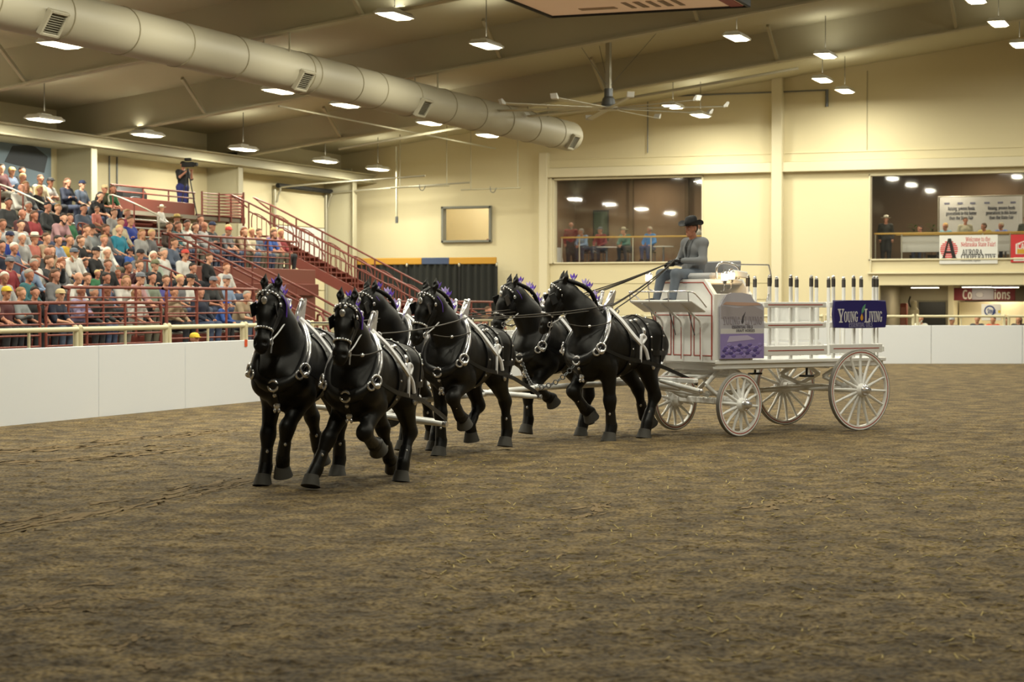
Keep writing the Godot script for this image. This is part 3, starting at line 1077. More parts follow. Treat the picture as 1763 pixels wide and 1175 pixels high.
func arena() -> void:
	# raked dirt: a fine patch where the camera looks, coarse round it
	var n1 := FastNoiseLite.new()
	n1.seed = 3
	n1.frequency = 0.9
	n1.fractal_octaves = 2
	var n2 := FastNoiseLite.new()
	n2.seed = 11
	n2.noise_type = FastNoiseLite.TYPE_SIMPLEX_SMOOTH
	n2.frequency = 4.2
	n2.fractal_octaves = 3
	n2.fractal_gain = 0.6
	var b := MB.new()
	var f := Vector3(-sin(deg_to_rad(YAW)), 0, -cos(deg_to_rad(YAW)))
	var r := Vector3(cos(deg_to_rad(YAW)), 0, -sin(deg_to_rad(YAW)))
	var rows := []
	var d := 7.5
	while d < 36.0:
		rows.append(d)
		d *= 1.0042
	var nc := 300
	for i in rows.size():
		var hw: float = rows[i] * 0.275 + 0.3
		for j in nc + 1:
			var p: Vector3 = f * rows[i] + r * (hw * (2.0 * j / nc - 1.0))
			var e := 0.02
			var fade: float = clampf((36.0 - rows[i]) / 3.0, 0.0, 1.0) * clampf((rows[i] - 7.5) / 0.4, 0.0, 1.0)
			fade *= clampf((p.x + 18.95) / 0.5, 0.0, 1.0)
			var h := floor_height(p.x, p.z, n1, n2)
			p.y = h * fade
			b.vert(p, Vector3(h - floor_height(p.x + e, p.z, n1, n2), e, h - floor_height(p.x, p.z + e, n1, n2)) if fade > 0.0 else Vector3.UP)
	for i in rows.size() - 1:
		for j in nc:
			var k := i * (nc + 1) + j
			b.face(k, k + 1, k + nc + 2)
			b.face(k, k + nc + 2, k + nc + 1)
	var dirt := StandardMaterial3D.new()
	dirt.roughness = 0.95
	dirt.albedo_color = Color.html("ffffff")
	dirt.albedo_texture = noise_tex(0.012, 5, Color.html("57482e"), Color.html("8e794f"), 21, 1024, false, 4.0, 0.22, 0.8)
	dirt.uv1_triplanar = true
	dirt.uv1_world_triplanar = true
	dirt.uv1_scale = Vector3(0.13, 0.13, 0.13)
	dirt.detail_enabled = true
	dirt.detail_blend_mode = BaseMaterial3D.BLEND_MODE_MUL
	dirt.detail_albedo = noise_tex(0.04, 4, Color.html("8c8478"), Color.html("ffffff"), 5, 512, false, 4.0, 0.25, 0.6)
	dirt.detail_uv_layer = BaseMaterial3D.DETAIL_UV_2
	dirt.uv2_triplanar = true
	dirt.uv2_world_triplanar = true
	dirt.uv2_scale = Vector3(0.9, 0.9, 0.9)
	dirt.normal_enabled = true
	dirt.normal_texture = noise_tex(0.06, 4, Color.BLACK, Color.WHITE, 8, 512, true, 6.0)
	dirt.normal_scale = 0.45
	M.dirt = dirt
	b.quad(Vector3(-40, -0.03, 14), Vector3(40, -0.03, 14), Vector3(40, -0.03, -84), Vector3(-40, -0.03, -84))
	struct("floor", b, dirt, "raked brown dirt floor of the arena with hoof marks")
	# the far part of the dirt, level with the patch
	b = MB.new()
	var far := [f * 35.98 - r * 25, f * 35.98 + r * 30, f * 80 + r * 50, f * 80 - r * 45]
	b.quad(far[0], far[1], far[2], far[3])
	struct("floor", b, dirt)
	# straw trodden into the dirt
	var st := MB.new()
	for i in 1500:
		var dd := rng.randf_range(11.0, 26.0)
		var p: Vector3 = f * dd + r * rng.randf_range(-0.05, 0.27) * dd
		p.y = floor_height(p.x, p.z, n1, n2) + 0.006
		var a := rng.randf() * TAU
		var l := rng.randf_range(0.03, 0.11)
		var q := Vector3(cos(a), rng.randf_range(-0.1, 0.25), sin(a)) * l
		st.bar(p - q * 0.5, p + q * 0.5, 0.009, 0.005)
	var so := part("straw", st, hexm("b7a468", 0.9), self)
	tag(so, "short pale straw stalks strewn over the arena dirt", "straw")
	so.set_meta("kind", "stuff")
	# packed pale soil: wheel tracks and scuffed patches
	var ps := MB.new()
	var lay := func(c: Vector2, along: Vector2, l: float, w: float) -> void:
		var side := Vector2(-along.y, along.x)
		var k0 := ps.v.size()
		for i in 9:
			for j in 5:
				var u: float = i / 4.0 - 1.0
				var v := j / 2.0 - 1.0
				var rag := 1.0 + 0.6 * n1.get_noise_2d((c.x + u) * 5.0, (c.y + v) * 5.0)
				var q: Vector2 = c + along * l * u * rag + side * w * v * sqrt(maxf(1.0 - u * u, 0.0)) * rag
				ps.vert(Vector3(q.x, floor_height(q.x, q.y, n1, n2) + 0.005, q.y), Vector3.UP)
		for i in 8:
			for j in 4:
				var k := k0 + i * 5 + j
				ps.face(k, k + 1, k + 6)
				ps.face(k, k + 6, k + 5)
	for c in [[Vector2(-10.39, -14.67), Vector2(-10.49, -16.17), Vector2(-10.65, -18.60), Vector2(-10.75, -19.89)], [Vector2(-15.81, -22.32), Vector2(-15.43, -23.25), Vector2(-15.48, -24.94), Vector2(-15.08, -27.32)], [Vector2(-14.62, -20.64), Vector2(-14.13, -21.80), Vector2(-13.86, -23.50)]]:
		for i in c.size() - 1:
			var dv: Vector2 = c[i + 1] - c[i]
			for m in 16:
				var o := dv.normalized().rotated(PI / 2) * rng.randf_range(-0.3, 0.3)
				lay.call(c[i] + dv * (m + rng.randf()) / 16.0 + o, dv.normalized(), rng.randf_range(0.1, 0.5), rng.randf_range(0.02, 0.05))
	for c in [[Vector2(-6.23, -10.07), 0.22], [Vector2(-5.90, -10.30), 0.12], [Vector2(-5.56, -9.91), 0.20], [Vector2(-5.74, -9.46), 0.25], [Vector2(-7.24, -11.63), 0.22], [Vector2(-7.46, -11.01), 0.20], [Vector2(-7.25, -10.96), 0.20], [Vector2(-7.53, -11.11), 0.25], [Vector2(-12.77, -22.83), 0.40], [Vector2(-14.25, -23.93), 0.30], [Vector2(-5.70, -16.18), 0.18], [Vector2(-6.17, -16.00), 0.20], [Vector2(-6.02, -17.55), 0.30], [Vector2(-5.35, -16.55), 0.22], [Vector2(-5.79, -13.41), 0.25], [Vector2(-6.13, -18.06), 0.50], [Vector2(-4.60, -19.22), 0.50], [Vector2(-4.24, -19.98), 0.40], [Vector2(-2.82, -22.46), 0.50], [Vector2(-5.98, -10.83), 0.18], [Vector2(-7.25, -12.53), 0.15], [Vector2(-7.74, -11.88), 0.25], [Vector2(-3.89, -10.36), 0.20], [Vector2(-5.23, -14.69), 0.15]]:
		var way := Vector2.from_angle(rng.randf() * PI)
		for m in 9:
			var o: Vector2 = way * rng.randf_range(-1, 1) * c[1] + way.rotated(PI / 2) * rng.randf_range(-0.25, 0.25) * c[1]
			lay.call(c[0] + o, way.rotated(rng.randf_range(-0.5, 0.5)), c[1] * rng.randf_range(0.1, 0.35), c[1] * rng.randf_range(0.04, 0.12))
	var pd := part("pale_soil", ps, hexm("7b6644", 0.95), self)
	tag(pd, "pale packed soil in wheel tracks and scuffs on the brown dirt", "soil")
	pd.set_meta("kind", "stuff")
	# white barrier: 2.95 m boards, double posts, pipe rail
	var z0 := -14.51
	var place := ["first", "second", "third", "fourth", "fifth", "sixth", "seventh", "eighth", "ninth", "tenth", "eleventh", "twelfth", "thirteenth", "fourteenth", "fifteenth", "sixteenth", "seventeenth"]
	var k := 0
	while z0 > -61.0:
		barrier(Vector3(-19.05, 0, z0), Vector3(-19.05, 0, maxf(z0 - 2.95, -61.7)), "white barrier panel with cream pipe rail before the grandstand, %s from the camera end" % place[k], k == 6)
		z0 -= 2.95
		k += 1
	var a := Vector3(-19.05, 0, -61.7)
	var dir := Vector3(4.27, 0, -1.63).normalized()
	for i in 7:
		barrier(a + dir * 2.95 * i, a + dir * 2.95 * (i + 1), "white barrier panel with cream pipe rail before the end wall, %s from the stand corner" % place[i], false)

func barrier(a: Vector3, e: Vector3, label: String, marked: bool) -> void:
	var d := e - a
	var l := d.length()
	var t := thing("barrier_panel", label, "barrier", a, atan2(-d.z, d.x), "white barrier panels round the arena")
	var h := l * 0.5 - 0.35
	part("board", MB.new().box(Vector3(l * 0.5 + 0.5, 0.61, -0.02), Vector3(l - 0.015, 1.26, 0.04), 0.008), M.board, t)
	part("top_rail", MB.new().tube([Vector3(0.06, 1.53, -0.06), Vector3(l - 0.06, 1.53, -0.06)], 0.042, 8), M.rail, t)
	for x in [0.07, l - 0.07]:
		part("post", MB.new().lathe([[0.048, 0.0], [0.048, 1.56], [0.03, 1.6], [0.0, 1.61]], 8), M.rail, t).position = Vector3(x, 0, -0.09)
	part("brace", MB.new().tube([Vector3(l * 0.5, 0, -0.08), Vector3(l * 0.5, 1.51, -0.07)], 0.028, 6), M.rail, t)
	if marked:
		part("orange_tag", MB.new().box(Vector3(l - 0.1, 1.18, 0.01), Vector3(0.1, 0.14, 0.01)), col_mat("d9572e"), t)

# ---------------------------------------------------------------- the grandstand
func tread_x(i: int) -> float:
	return -21.9 - 0.95 * i

func tread_y(i: int) -> float:
	return 0.95 + 0.315 * i

func grandstand() -> void:
	var t := thing("grandstand", "stepped grandstand with red risers and pale metal benches", "grandstand", Vector3.ZERO)
	for i in 12:
		var z1 := -44.6 if i < 5 else -53.6
		var y := tread_y(i)
		var x := tread_x(i)
		part("tier", MB.new().box(Vector3(x - 0.55, y - 0.17, (z1 - 24.0) * 0.5), Vector3(1.1, 0.34, -24.0 - z1), 0.01), M.redfloor, t)
		var bench := part("bench", MB.new().box(Vector3(x - 0.56, y + 0.365, (z1 - 24.0) * 0.5), Vector3(0.34, 0.05, -24.0 - z1), 0.015), M.alu, t)
		var b := MB.new()
		var z := -24.6
		while z > z1:
			b.box(Vector3(0, 0, 0) + Vector3(x - 0.62, y + 0.17, z), Vector3(0.1, 0.36, 0.06))
			z -= 1.8
		part("bench_legs", b, M.steelgrey, bench)
	part("fascia", MB.new().box(Vector3(-21.32, 0.475, -38.5), Vector3(0.08, 0.95, 31), 0.01), M.red, t)
	part("walkway", MB.new().box(Vector3(-21.6, 0.9, -38.5), Vector3(0.62, 0.1, 31)), M.concrete, t)
	part("portal_wall", MB.new().box(Vector3(-26.86, 1.48, -49.2), Vector3(0.1, 2.96, 9.0), 0.01), M.red, t)
	part("portal_side", MB.new().prism(PackedVector2Array([Vector2(-26.9, 0), Vector2(-21.3, 0), Vector2(-21.3, 0.95), Vector2(-26.9, 2.75)]), -44.72, -44.6), M.red, t)
	part("end_wall", MB.new().prism(PackedVector2Array([Vector2(-34.6, 0), Vector2(-26.9, 0), Vector2(-26.9, 2.75), Vector2(-33.2, 4.7), Vector2(-34.6, 4.7)]), -53.75, -53.6), M.redfloor, t)
	part("back_walk", MB.new().box(Vector3(-34.05, 4.45, -38.8), Vector3(1.4, 0.2, 29.6)), M.concrete, t)
	# steps in the aisles
	for z in [-35.0, -41.0, -45.2]:
		for i in 5:
			part("aisle_step", MB.new().box(Vector3(tread_x(i) - 0.8, tread_y(i) + 0.08, z), Vector3(0.32, 0.16, 1.0), 0.01), M.concrete, t)
	for z in [-43.8, -49.2]:
		for i in range(5, 11):
			part("aisle_step", MB.new().box(Vector3(tread_x(i) - 0.8, tread_y(i) + 0.08, z), Vector3(0.32, 0.16, 1.0), 0.01), M.concrete, t)
	# handrails of the aisles
	var hr := [["upper aisle by the wall banner", -43.8, -31.0, 5.06, -29.6, 4.5, true], ["upper aisle by the camera platform", -49.2, -31.0, 5.06, -29.6, 4.5, true], ["middle of the crowd", -43.8, -28.5, 4.02, -27.2, 3.46, false],
		["lower rows at the camera end", -35.0, -24.9, 2.98, -23.6, 2.46, false], ["lower rows below the portal", -41.0, -24.9, 2.98, -23.6, 2.46, false]]
	for h in hr:
		var q := thing("aisle_handrail", "sloping handrail of the %s" % h[0], "handrail", Vector3(h[2], h[3] - 0.95, h[1]), 0.0, "aisle handrails")
		var e := Vector3(h[4] - h[2], h[5] - h[3] + 0.95, 0)
		part("rail", MB.new().tube(smooth([Vector3(-0.12, 0.75, 0), Vector3(0, 0.95, 0), e, e + Vector3(0.1, -0.2, 0), e + Vector3(0.1, -0.85, 0)], 4), 0.024, 8), M.galv if h[6] else M.red, q)
		part("post", MB.new().tube([Vector3(0, 0, 0), Vector3(0, 0.95, 0)], 0.022, 6), M.red, q)
		part("post", MB.new().tube([e * 0.5 + Vector3(0, -0.5, 0), e * 0.5 + Vector3(0, 0.47, 0)], 0.022, 6), M.red, q)
	# barred red railings along the front
	var spans := [[-24.0, -27.2, 1.98, "camera end"], [-27.4, -31.3, 1.98, "second bay"], [-31.5, -35.6, 1.98, "third bay"], [-35.8, -39.6, 2.28, "higher bay past the low bays"], [-45.2, -49.4, 2.0, "bay below the portal"], [-49.6, -54.0, 2.0, "bay before the black drape"]]
	for s in spans:
		red_railing(Vector3(-21.3, 0.95, s[0]), Vector3(-21.3, 0.95, s[1]), s[2] - 0.95, 5, "red barred railing at the front of the stand, %s" % s[3])
	red_railing(Vector3(-22.2, 1.27, -33.6), Vector3(-22.2, 1.27, -38.6), 1.02, 5, "red barred railing standing one row behind the front railing")
	red_railing(Vector3(-26.9, 2.93, -45.4), Vector3(-26.9, 2.93, -52.2), 0.84, 5, "red barred guard railing above the portal in the upper rows")
	# two sloping rails beside the stair at the portal
	var pr := thing("portal_handrail", "pair of red sloping rails beside the portal stair", "handrail", Vector3(-26.6, 2.7, -45.3))
	for dz in [0.0, 1.1]:
		part("rail", MB.new().tube(smooth([Vector3(-0.1, 0.95, -dz), Vector3(0.1, 0.95, -dz), Vector3(4.4, -1.02, -dz), Vector3(4.5, -1.7, -dz)], 3), 0.03, 8), M.red, pr)
		part("lower_rail", MB.new().tube([Vector3(0.1, 0.62, -dz), Vector3(4.4, -1.36, -dz)], 0.026, 8), M.red, pr)
		for k in 4:
			part("post", MB.new().tube([Vector3(0.3 + k * 1.3, -0.5 - k * 0.6, -dz), Vector3(0.3 + k * 1.3, 0.86 - k * 0.6, -dz)], 0.026, 6), M.red, pr)
	# little ramp rails at the front, each an A of pipe
	for k in 2:
		var z: float = [-41.6, -44.0][k]
		var ar := thing("ramp_rail", ["bent red pipe rail by the barrier below the checked shirts", "bent red pipe rail by the barrier behind the horse's nose"][k], "handrail", Vector3(-20.6, 0, z))
		part("rail", MB.new().tube(smooth([Vector3(0.5, 0.7, 0), Vector3(0.0, 1.6, -0.1), Vector3(-0.2, 1.7, -0.25), Vector3(-0.3, 1.5, -0.35), Vector3(-0.3, 0.0, -0.35)], 4), 0.03, 8), M.red, ar)
		part("post", MB.new().tube([Vector3(0.5, 0, 0), Vector3(0.5, 0.72, 0)], 0.03, 8), M.red, ar)
	camera_platform()
	end_stair()

func red_railing(a: Vector3, e: Vector3, h: float, bars: int, label: String) -> void:
	var d := e - a
	var l := d.length()
	var t := thing("red_railing", label, "railing", a, atan2(-d.z, d.x), "red barred railings of the stand")
	for k in bars:
		var y := h - k * h / bars * 0.98
		if k == 0:
			part("rail", MB.new().tube(smooth([Vector3(0, h - 0.14, 0), Vector3(0.05, h - 0.03, 0), Vector3(0.16, h, 0), Vector3(l - 0.16, h, 0), Vector3(l - 0.05, h - 0.03, 0), Vector3(l, h - 0.14, 0)], 3), 0.032, 8), M.red, t)
		else:
			part("rail", MB.new().tube([Vector3(0, y, 0), Vector3(l, y, 0)], 0.02, 6), M.red, t)
	var n := maxi(2, roundi(l / 1.4))
	for k in n + 1:
		var hh := h - 0.13 if k == 0 or k == n else h
		part("post", MB.new().tube([Vector3(l * k / n, 0, 0), Vector3(l * k / n, hh, 0)], 0.028, 8), M.red, t)

func camera_platform() -> void:
	var t := thing("camera_platform", "red fronted camera platform above the top rows", "platform", Vector3(-32.2, 4.5, -51.0))
	part("fascia", MB.new().box(Vector3(0, 0.38, -2.4), Vector3(0.08, 0.52, 4.9), 0.01), M.red, t)
	part("side", MB.new().box(Vector3(-1.1, 0.38, -4.85), Vector3(2.2, 0.52, 0.08), 0.01), M.redfloor, t)
	part("deck", MB.new().box(Vector3(-1.2, 0.2, -4.0), Vector3(2.5, 0.12, 8.2)), M.concrete, t)
	for z in [-51.2, -52.8, -54.3, -55.85]:
		part("post", MB.new().tube([Vector3(0, 0.6, z + 51.0), Vector3(0, 0.98, z + 51.0)], 0.026, 6), M.red, t)
	part("rail", MB.new().tube([Vector3(0, 0.98, 0), Vector3(0, 0.98, -4.9)], 0.03, 8), M.red, t)
	part("rail", MB.new().tube([Vector3(0, 0.8, 0), Vector3(0, 0.8, -4.9)], 0.024, 8), M.red, t)
	for k in 2:
		part("leg", MB.new().tube([Vector3(-0.2, -4.5, -4.6 - 2.8 * k), Vector3(-0.2, 0.2, -4.6 - 2.8 * k)], 0.06, 8), M.red, t)
	part("landing_side", MB.new().box(Vector3(0, 0.22, -6.6), Vector3(0.08, 0.2, 3.2), 0.01), M.red, t)
	# barred gate at the stair head
	var g := thing("stair_gate", "dark red cage of horizontal bars at the head of the end stair", "gate", Vector3(-32.1, 4.72, -56.2))
	for k in 8:
		part("bar", MB.new().tube([Vector3(0, 0.08 + k * 0.1, 0), Vector3(0, 0.08 + k * 0.1, -2.65)], 0.018, 6), M.red, g)
		part("bar", MB.new().tube([Vector3(0.0, 0.08 + k * 0.1, -1.1), Vector3(0.9, 0.08 + k * 0.1, -1.1)], 0.018, 6), M.red, g)
	for z in [0.0, -1.1, -1.9, -2.65]:
		part("post", MB.new().tube([Vector3(0, -0.1, z), Vector3(0, 0.83, z)], 0.035, 8), M.red, g)
	part("post", MB.new().tube([Vector3(0.9, -0.6, -1.1), Vector3(0.9, 0.83, -1.1)], 0.035, 8), M.red, g)
	var bx := thing("amplifier", "long black case lying on the camera platform", "case", Vector3(-32.7, 4.77, -52.2))
	part("case_body", MB.new().box(Vector3(0, 0.36, -0.55), Vector3(0.5, 0.72, 1.7), 0.16), M.dark, bx)
	part("case_handle", MB.new().tube(smooth([Vector3(0.25, 0.4, -0.8), Vector3(0.31, 0.42, -0.7), Vector3(0.31, 0.42, -0.4), Vector3(0.25, 0.4, -0.3)], 3), 0.02, 6), M.steelgrey, bx)
	var cd := thing("wall_conduit", "pair of thin grey conduits on the side wall above the platform", "conduit", Vector3(-34.78, 4.8, -55.0))
	for z in [0.0, -0.45]:
		part("pipe", MB.new().tube([Vector3(0, 0, z), Vector3(0, 1.9, z)], 0.025, 6), M.steelgrey, cd)
	part("junction_box", MB.new().box(Vector3(0.05, 0.35, -0.55), Vector3(0.12, 0.25, 0.3), 0.02), M.steelgrey, cd)

func end_stair() -> void:
	# stair down the end of the stand, with a guard of arched pickets on either side
	var top := Vector3(-30.9, 4.25, 0)
	var bot := Vector3(-22.4, 0.12, 0)
	var t := thing("end_stair", "long red stair down the end of the stand", "stair", Vector3(0, 0, -57.1))
	var n := 24
	for k in n:
		var p := top.lerp(bot, (k + 0.5) / n)
		part("step", MB.new().box(p + Vector3(0, -0.03, -0.75), Vector3(0.36, 0.05, 1.45), 0.01), M.redfloor, t)
	for z in [0.0, -1.5]:
		part("stringer", MB.new().bar(top + Vector3(0, -0.15, z), bot + Vector3(0, -0.15, z), 0.06, 0.32), M.red, t)
	for s in [["near", 0.0], ["wall", -1.5]]:
		var g := thing("picket_railing", "red sloping railing of arched pickets on the %s side of the end stair" % s[0], "railing", Vector3(0, 0, -57.1 + s[1]), 0.0, "picket railings of the end stair")
		part("top_rail", MB.new().tube(smooth([top + Vector3(-0.05, 0.8, 0), top + Vector3(0, 0.95, 0), bot + Vector3(0, 0.95, 0), bot + Vector3(0.12, 0.8, 0), bot + Vector3(0.05, 0.7, 0)], 3), 0.03, 8), M.red, g)
		part("lower_rail", MB.new().tube([top + Vector3(0, 0.68, 0), bot + Vector3(0, 0.68, 0)], 0.024, 8), M.red, g)
		var m := 9
		for k in m:
			var p := top.lerp(bot, float(k) / m)
			var q := top.lerp(bot, float(k + 1) / m)
			part("post", MB.new().tube([p + Vector3(0, -0.1, 0), p + Vector3(0, 0.95, 0)], 0.026, 6), M.red, g)
			var a := p.lerp(q, 0.12)
			var c := p.lerp(q, 0.5)
			var e := p.lerp(q, 0.88)
			part("arch", MB.new().tube(smooth([a + Vector3(0, 0.05, 0), a + Vector3(0, 0.55, 0), a.lerp(c, 0.35) + Vector3(0, 0.72, 0), a.lerp(e, 0.65) + Vector3(0, 0.72, 0), e + Vector3(0, 0.5, 0), e + Vector3(0, 0.05, 0)], 4), 0.018, 6), M.red, g)
			for f in [0.32, 0.5, 0.68]:
				var w := p.lerp(q, f)
				part("picket", MB.new().tube([w + Vector3(0, 0.05, 0), w + Vector3(0, 0.74, 0)], 0.014, 5), M.red, g)

# ---------------------------------------------------------------- people
# joints of a figure; x forward, y up, z to its right; y 0 is the floor under its feet
func joints_seated(style: int) -> Dictionary:
	var j := {}
	j.pelvis = Vector3(0, 0.53, 0)
	j.waist = Vector3(-0.02, 0.74, 0)
	j.chest = Vector3(-0.02, 0.92, 0)
	j.neck = Vector3(-0.01, 1.08, 0)
	j.head = Vector3(0.03, 1.24, 0)
	j.yaw = [-0.5, -0.35, -0.6, -0.2][style]
	for s in [-1, 1]:
		var k := "l" if s < 0 else "r"
		j["hip" + k] = Vector3(0, 0.52, 0.1 * s)
		j["knee" + k] = Vector3(0.43, 0.53, 0.13 * s)
		j["ankle" + k] = Vector3(0.4, 0.09, 0.13 * s)
		j["toe" + k] = Vector3(0.55, 0.045, 0.15 * s)
		j["shoulder" + k] = Vector3(-0.02, 1.02, 0.168 * s)
		j["elbow" + k] = Vector3(0.06, 0.76, 0.26 * s)
		j["wrist" + k] = Vector3(0.28, 0.65, 0.15 * s)
		j["palm" + k] = Vector3(0.36, 0.62, 0.13 * s)
	if style == 1:        # arms folded
		for s in [-1, 1]:
			var k := "l" if s < 0 else "r"
			j["elbow" + k] = Vector3(0.1, 0.78, 0.25 * s)
			j["wrist" + k] = Vector3(0.22, 0.82, -0.04 * s)
			j["palm" + k] = Vector3(0.19, 0.84, -0.12 * s)
	elif style == 2:      # leaning on the knees
		j.waist = Vector3(0.06, 0.73, 0)
		j.chest = Vector3(0.14, 0.9, 0)
		j.neck = Vector3(0.22, 1.04, 0)
		j.head = Vector3(0.29, 1.19, 0)
		for s in [-1, 1]:
			var k := "l" if s < 0 else "r"
			j["shoulder" + k] = Vector3(0.18, 0.99, 0.18 * s)
			j["elbow" + k] = Vector3(0.32, 0.7, 0.22 * s)
			j["wrist" + k] = Vector3(0.52, 0.66, 0.06 * s)
			j["palm" + k] = Vector3(0.58, 0.62, 0.03 * s)
	elif style == 3:      # hands raised before the face, with a camera or clapping
		for s in [-1, 1]:
			var k := "l" if s < 0 else "r"
			j["elbow" + k] = Vector3(0.2, 0.85, 0.25 * s)
			j["wrist" + k] = Vector3(0.3, 1.08, 0.1 * s)
			j["palm" + k] = Vector3(0.3, 1.16, 0.07 * s)
	return j

func joints_standing() -> Dictionary:
	var j := {}
	j.pelvis = Vector3(0, 0.95, 0)
	j.waist = Vector3(0, 1.14, 0)
	j.chest = Vector3(0, 1.3, 0)
	j.neck = Vector3(0, 1.47, 0)
	j.head = Vector3(0.04, 1.63, 0)
	j.yaw = 0.0
	for s in [-1, 1]:
		var k := "l" if s < 0 else "r"
		j["hip" + k] = Vector3(0, 0.92, 0.1 * s)
		j["knee" + k] = Vector3(0.02, 0.5, 0.11 * s)
		j["ankle" + k] = Vector3(-0.02, 0.09, 0.12 * s)
		j["toe" + k] = Vector3(0.14, 0.045, 0.15 * s)
		j["shoulder" + k] = Vector3(0, 1.41, 0.19 * s)
		j["elbow" + k] = Vector3(-0.03, 1.13, 0.26 * s)
		j["wrist" + k] = Vector3(0.1, 0.92, 0.24 * s)
		j["palm" + k] = Vector3(0.14, 0.84, 0.23 * s)
	return j

func head_sdf(fine: bool) -> SDF:
	var s := SDF.new()      # centred on the head, face towards +x
	s.k = 0.03
	s.add(Vector3(-0.02, 0.035, 0), 0.085, Vector3(0.015, 0.03, 0), 0.082)
	s.add(Vector3(0.03, -0.02, 0), 0.065, Vector3(0.045, -0.075, 0), 0.042)
	s.add(Vector3(0.085, 0.005, 0), 0.014, Vector3(0.108, -0.03, 0), 0.015)
	s.add(Vector3(0.075, 0.02, -0.035), 0.012, Vector3(0.075, 0.02, 0.035), 0.012)
	s.add(Vector3(0.08, -0.095, 0), 0.02, Vector3(0.04, -0.09, 0), 0.03)
	s.add(Vector3(0.08, -0.06, -0.02), 0.012, Vector3(0.08, -0.06, 0.02), 0.012)
	for z in [-1, 1]:
		s.add(Vector3(-0.005, 0.02, 0.083 * z), 0.016, Vector3(-0.01, -0.02, 0.083 * z), 0.012)
		if fine:
			s.sub(Vector3(0.1, 0.012, 0.033 * z), 0.016)
	return s

func hand_into(b: MB, wrist: Vector3, palm: Vector3, side: float, curl := 0.6) -> void:
	var d := (palm - wrist).normalized()
	var down := Vector3.DOWN
	if absf(d.y) > 0.8:
		down = Vector3(-1, 0, 0)
	var across := d.cross(down).normalized() * side
	down = across.cross(d).normalized() * side
	b.tube([wrist - d * 0.02, wrist + d * 0.02, wrist + d * 0.055, wrist + d * 0.09], [0.026, 0.03, 0.036, 0.03], 7, true, 0.6)
	var len := [0.075, 0.085, 0.08, 0.062]
	for f in 4:
		var o: Vector3 = wrist + d * 0.085 + across * (0.027 - 0.018 * f)
		var d2 := (d * cos(curl) + down * sin(curl)).normalized()
		var d3 := (d * cos(curl * 2.2) + down * sin(curl * 2.2)).normalized()
		var l: float = len[f]
		b.tube([o, o + d2 * l * 0.5, o + d2 * l * 0.5 + d3 * l * 0.5], [0.0092, 0.0085, 0.007], 5)
	var th := wrist + d * 0.03 + across * 0.03
	b.tube([th, th + d * 0.03 + across * 0.018 + down * 0.015, th + d * 0.06 + across * 0.012 + down * 0.03], [0.012, 0.0105, 0.008], 5)

func head_xf(j: Dictionary) -> Transform3D:
	return Transform3D(Basis(Vector3.UP, j.yaw) * Basis(Vector3(0, 0, 1), j.get("nod", 0.0)), j.head)

func body_sdf(j: Dictionary, w := 0.0, upper := true, arms := 2, legs := true, girth := 1.0) -> SDF:
	var s := SDF.new()
	s.k = 0.04
	s.zs = 0.88
	var mid: Vector3 = (j.chest + j.waist) * 0.5
	if upper:
		s.add(j.pelvis + Vector3(0, 0.02, 0), 0.135 * girth + w, j.waist, 0.125 * girth + w)
		s.add(j.waist, 0.125 * girth + w, j.chest, 0.135 * girth + w)
		s.add(j.chest + Vector3(0.0, 0, -0.05), 0.115 + w, j.chest + Vector3(0.0, 0, 0.05), 0.115 + w)
		s.add(j.shoulderl + (j.neck - j.shoulderl) * 0.1, 0.062 + w, j.shoulderr + (j.neck - j.shoulderr) * 0.1, 0.062 + w)
	for k in ["l", "r"]:
		if arms > 0:
			s.add(j["shoulder" + k], 0.058 + w, j["elbow" + k], 0.044 + w)
		if arms > 1:
			s.add(j["elbow" + k], 0.043 + w, j["wrist" + k], 0.028 + w)
		if legs:
			s.add(j.pelvis + ((j["hip" + k] as Vector3) - j.pelvis) * 0.5, 0.115 + w, j["hip" + k], 0.11 + w)
			s.add(j["hip" + k], 0.105 + w, j["knee" + k], 0.07 + w)
			s.add(j["knee" + k], 0.066 + w, j["ankle" + k], 0.042 + w)
	return s

func bounds(j: Dictionary, pad: float) -> Array:
	var lo := Vector3(9, 9, 9)
	var hi := -lo
	for key in j:
		if j[key] is Vector3:
			lo = lo.min(j[key])
			hi = hi.max(j[key])
	return [lo - Vector3(pad, pad, pad), hi + Vector3(pad, pad, pad)]

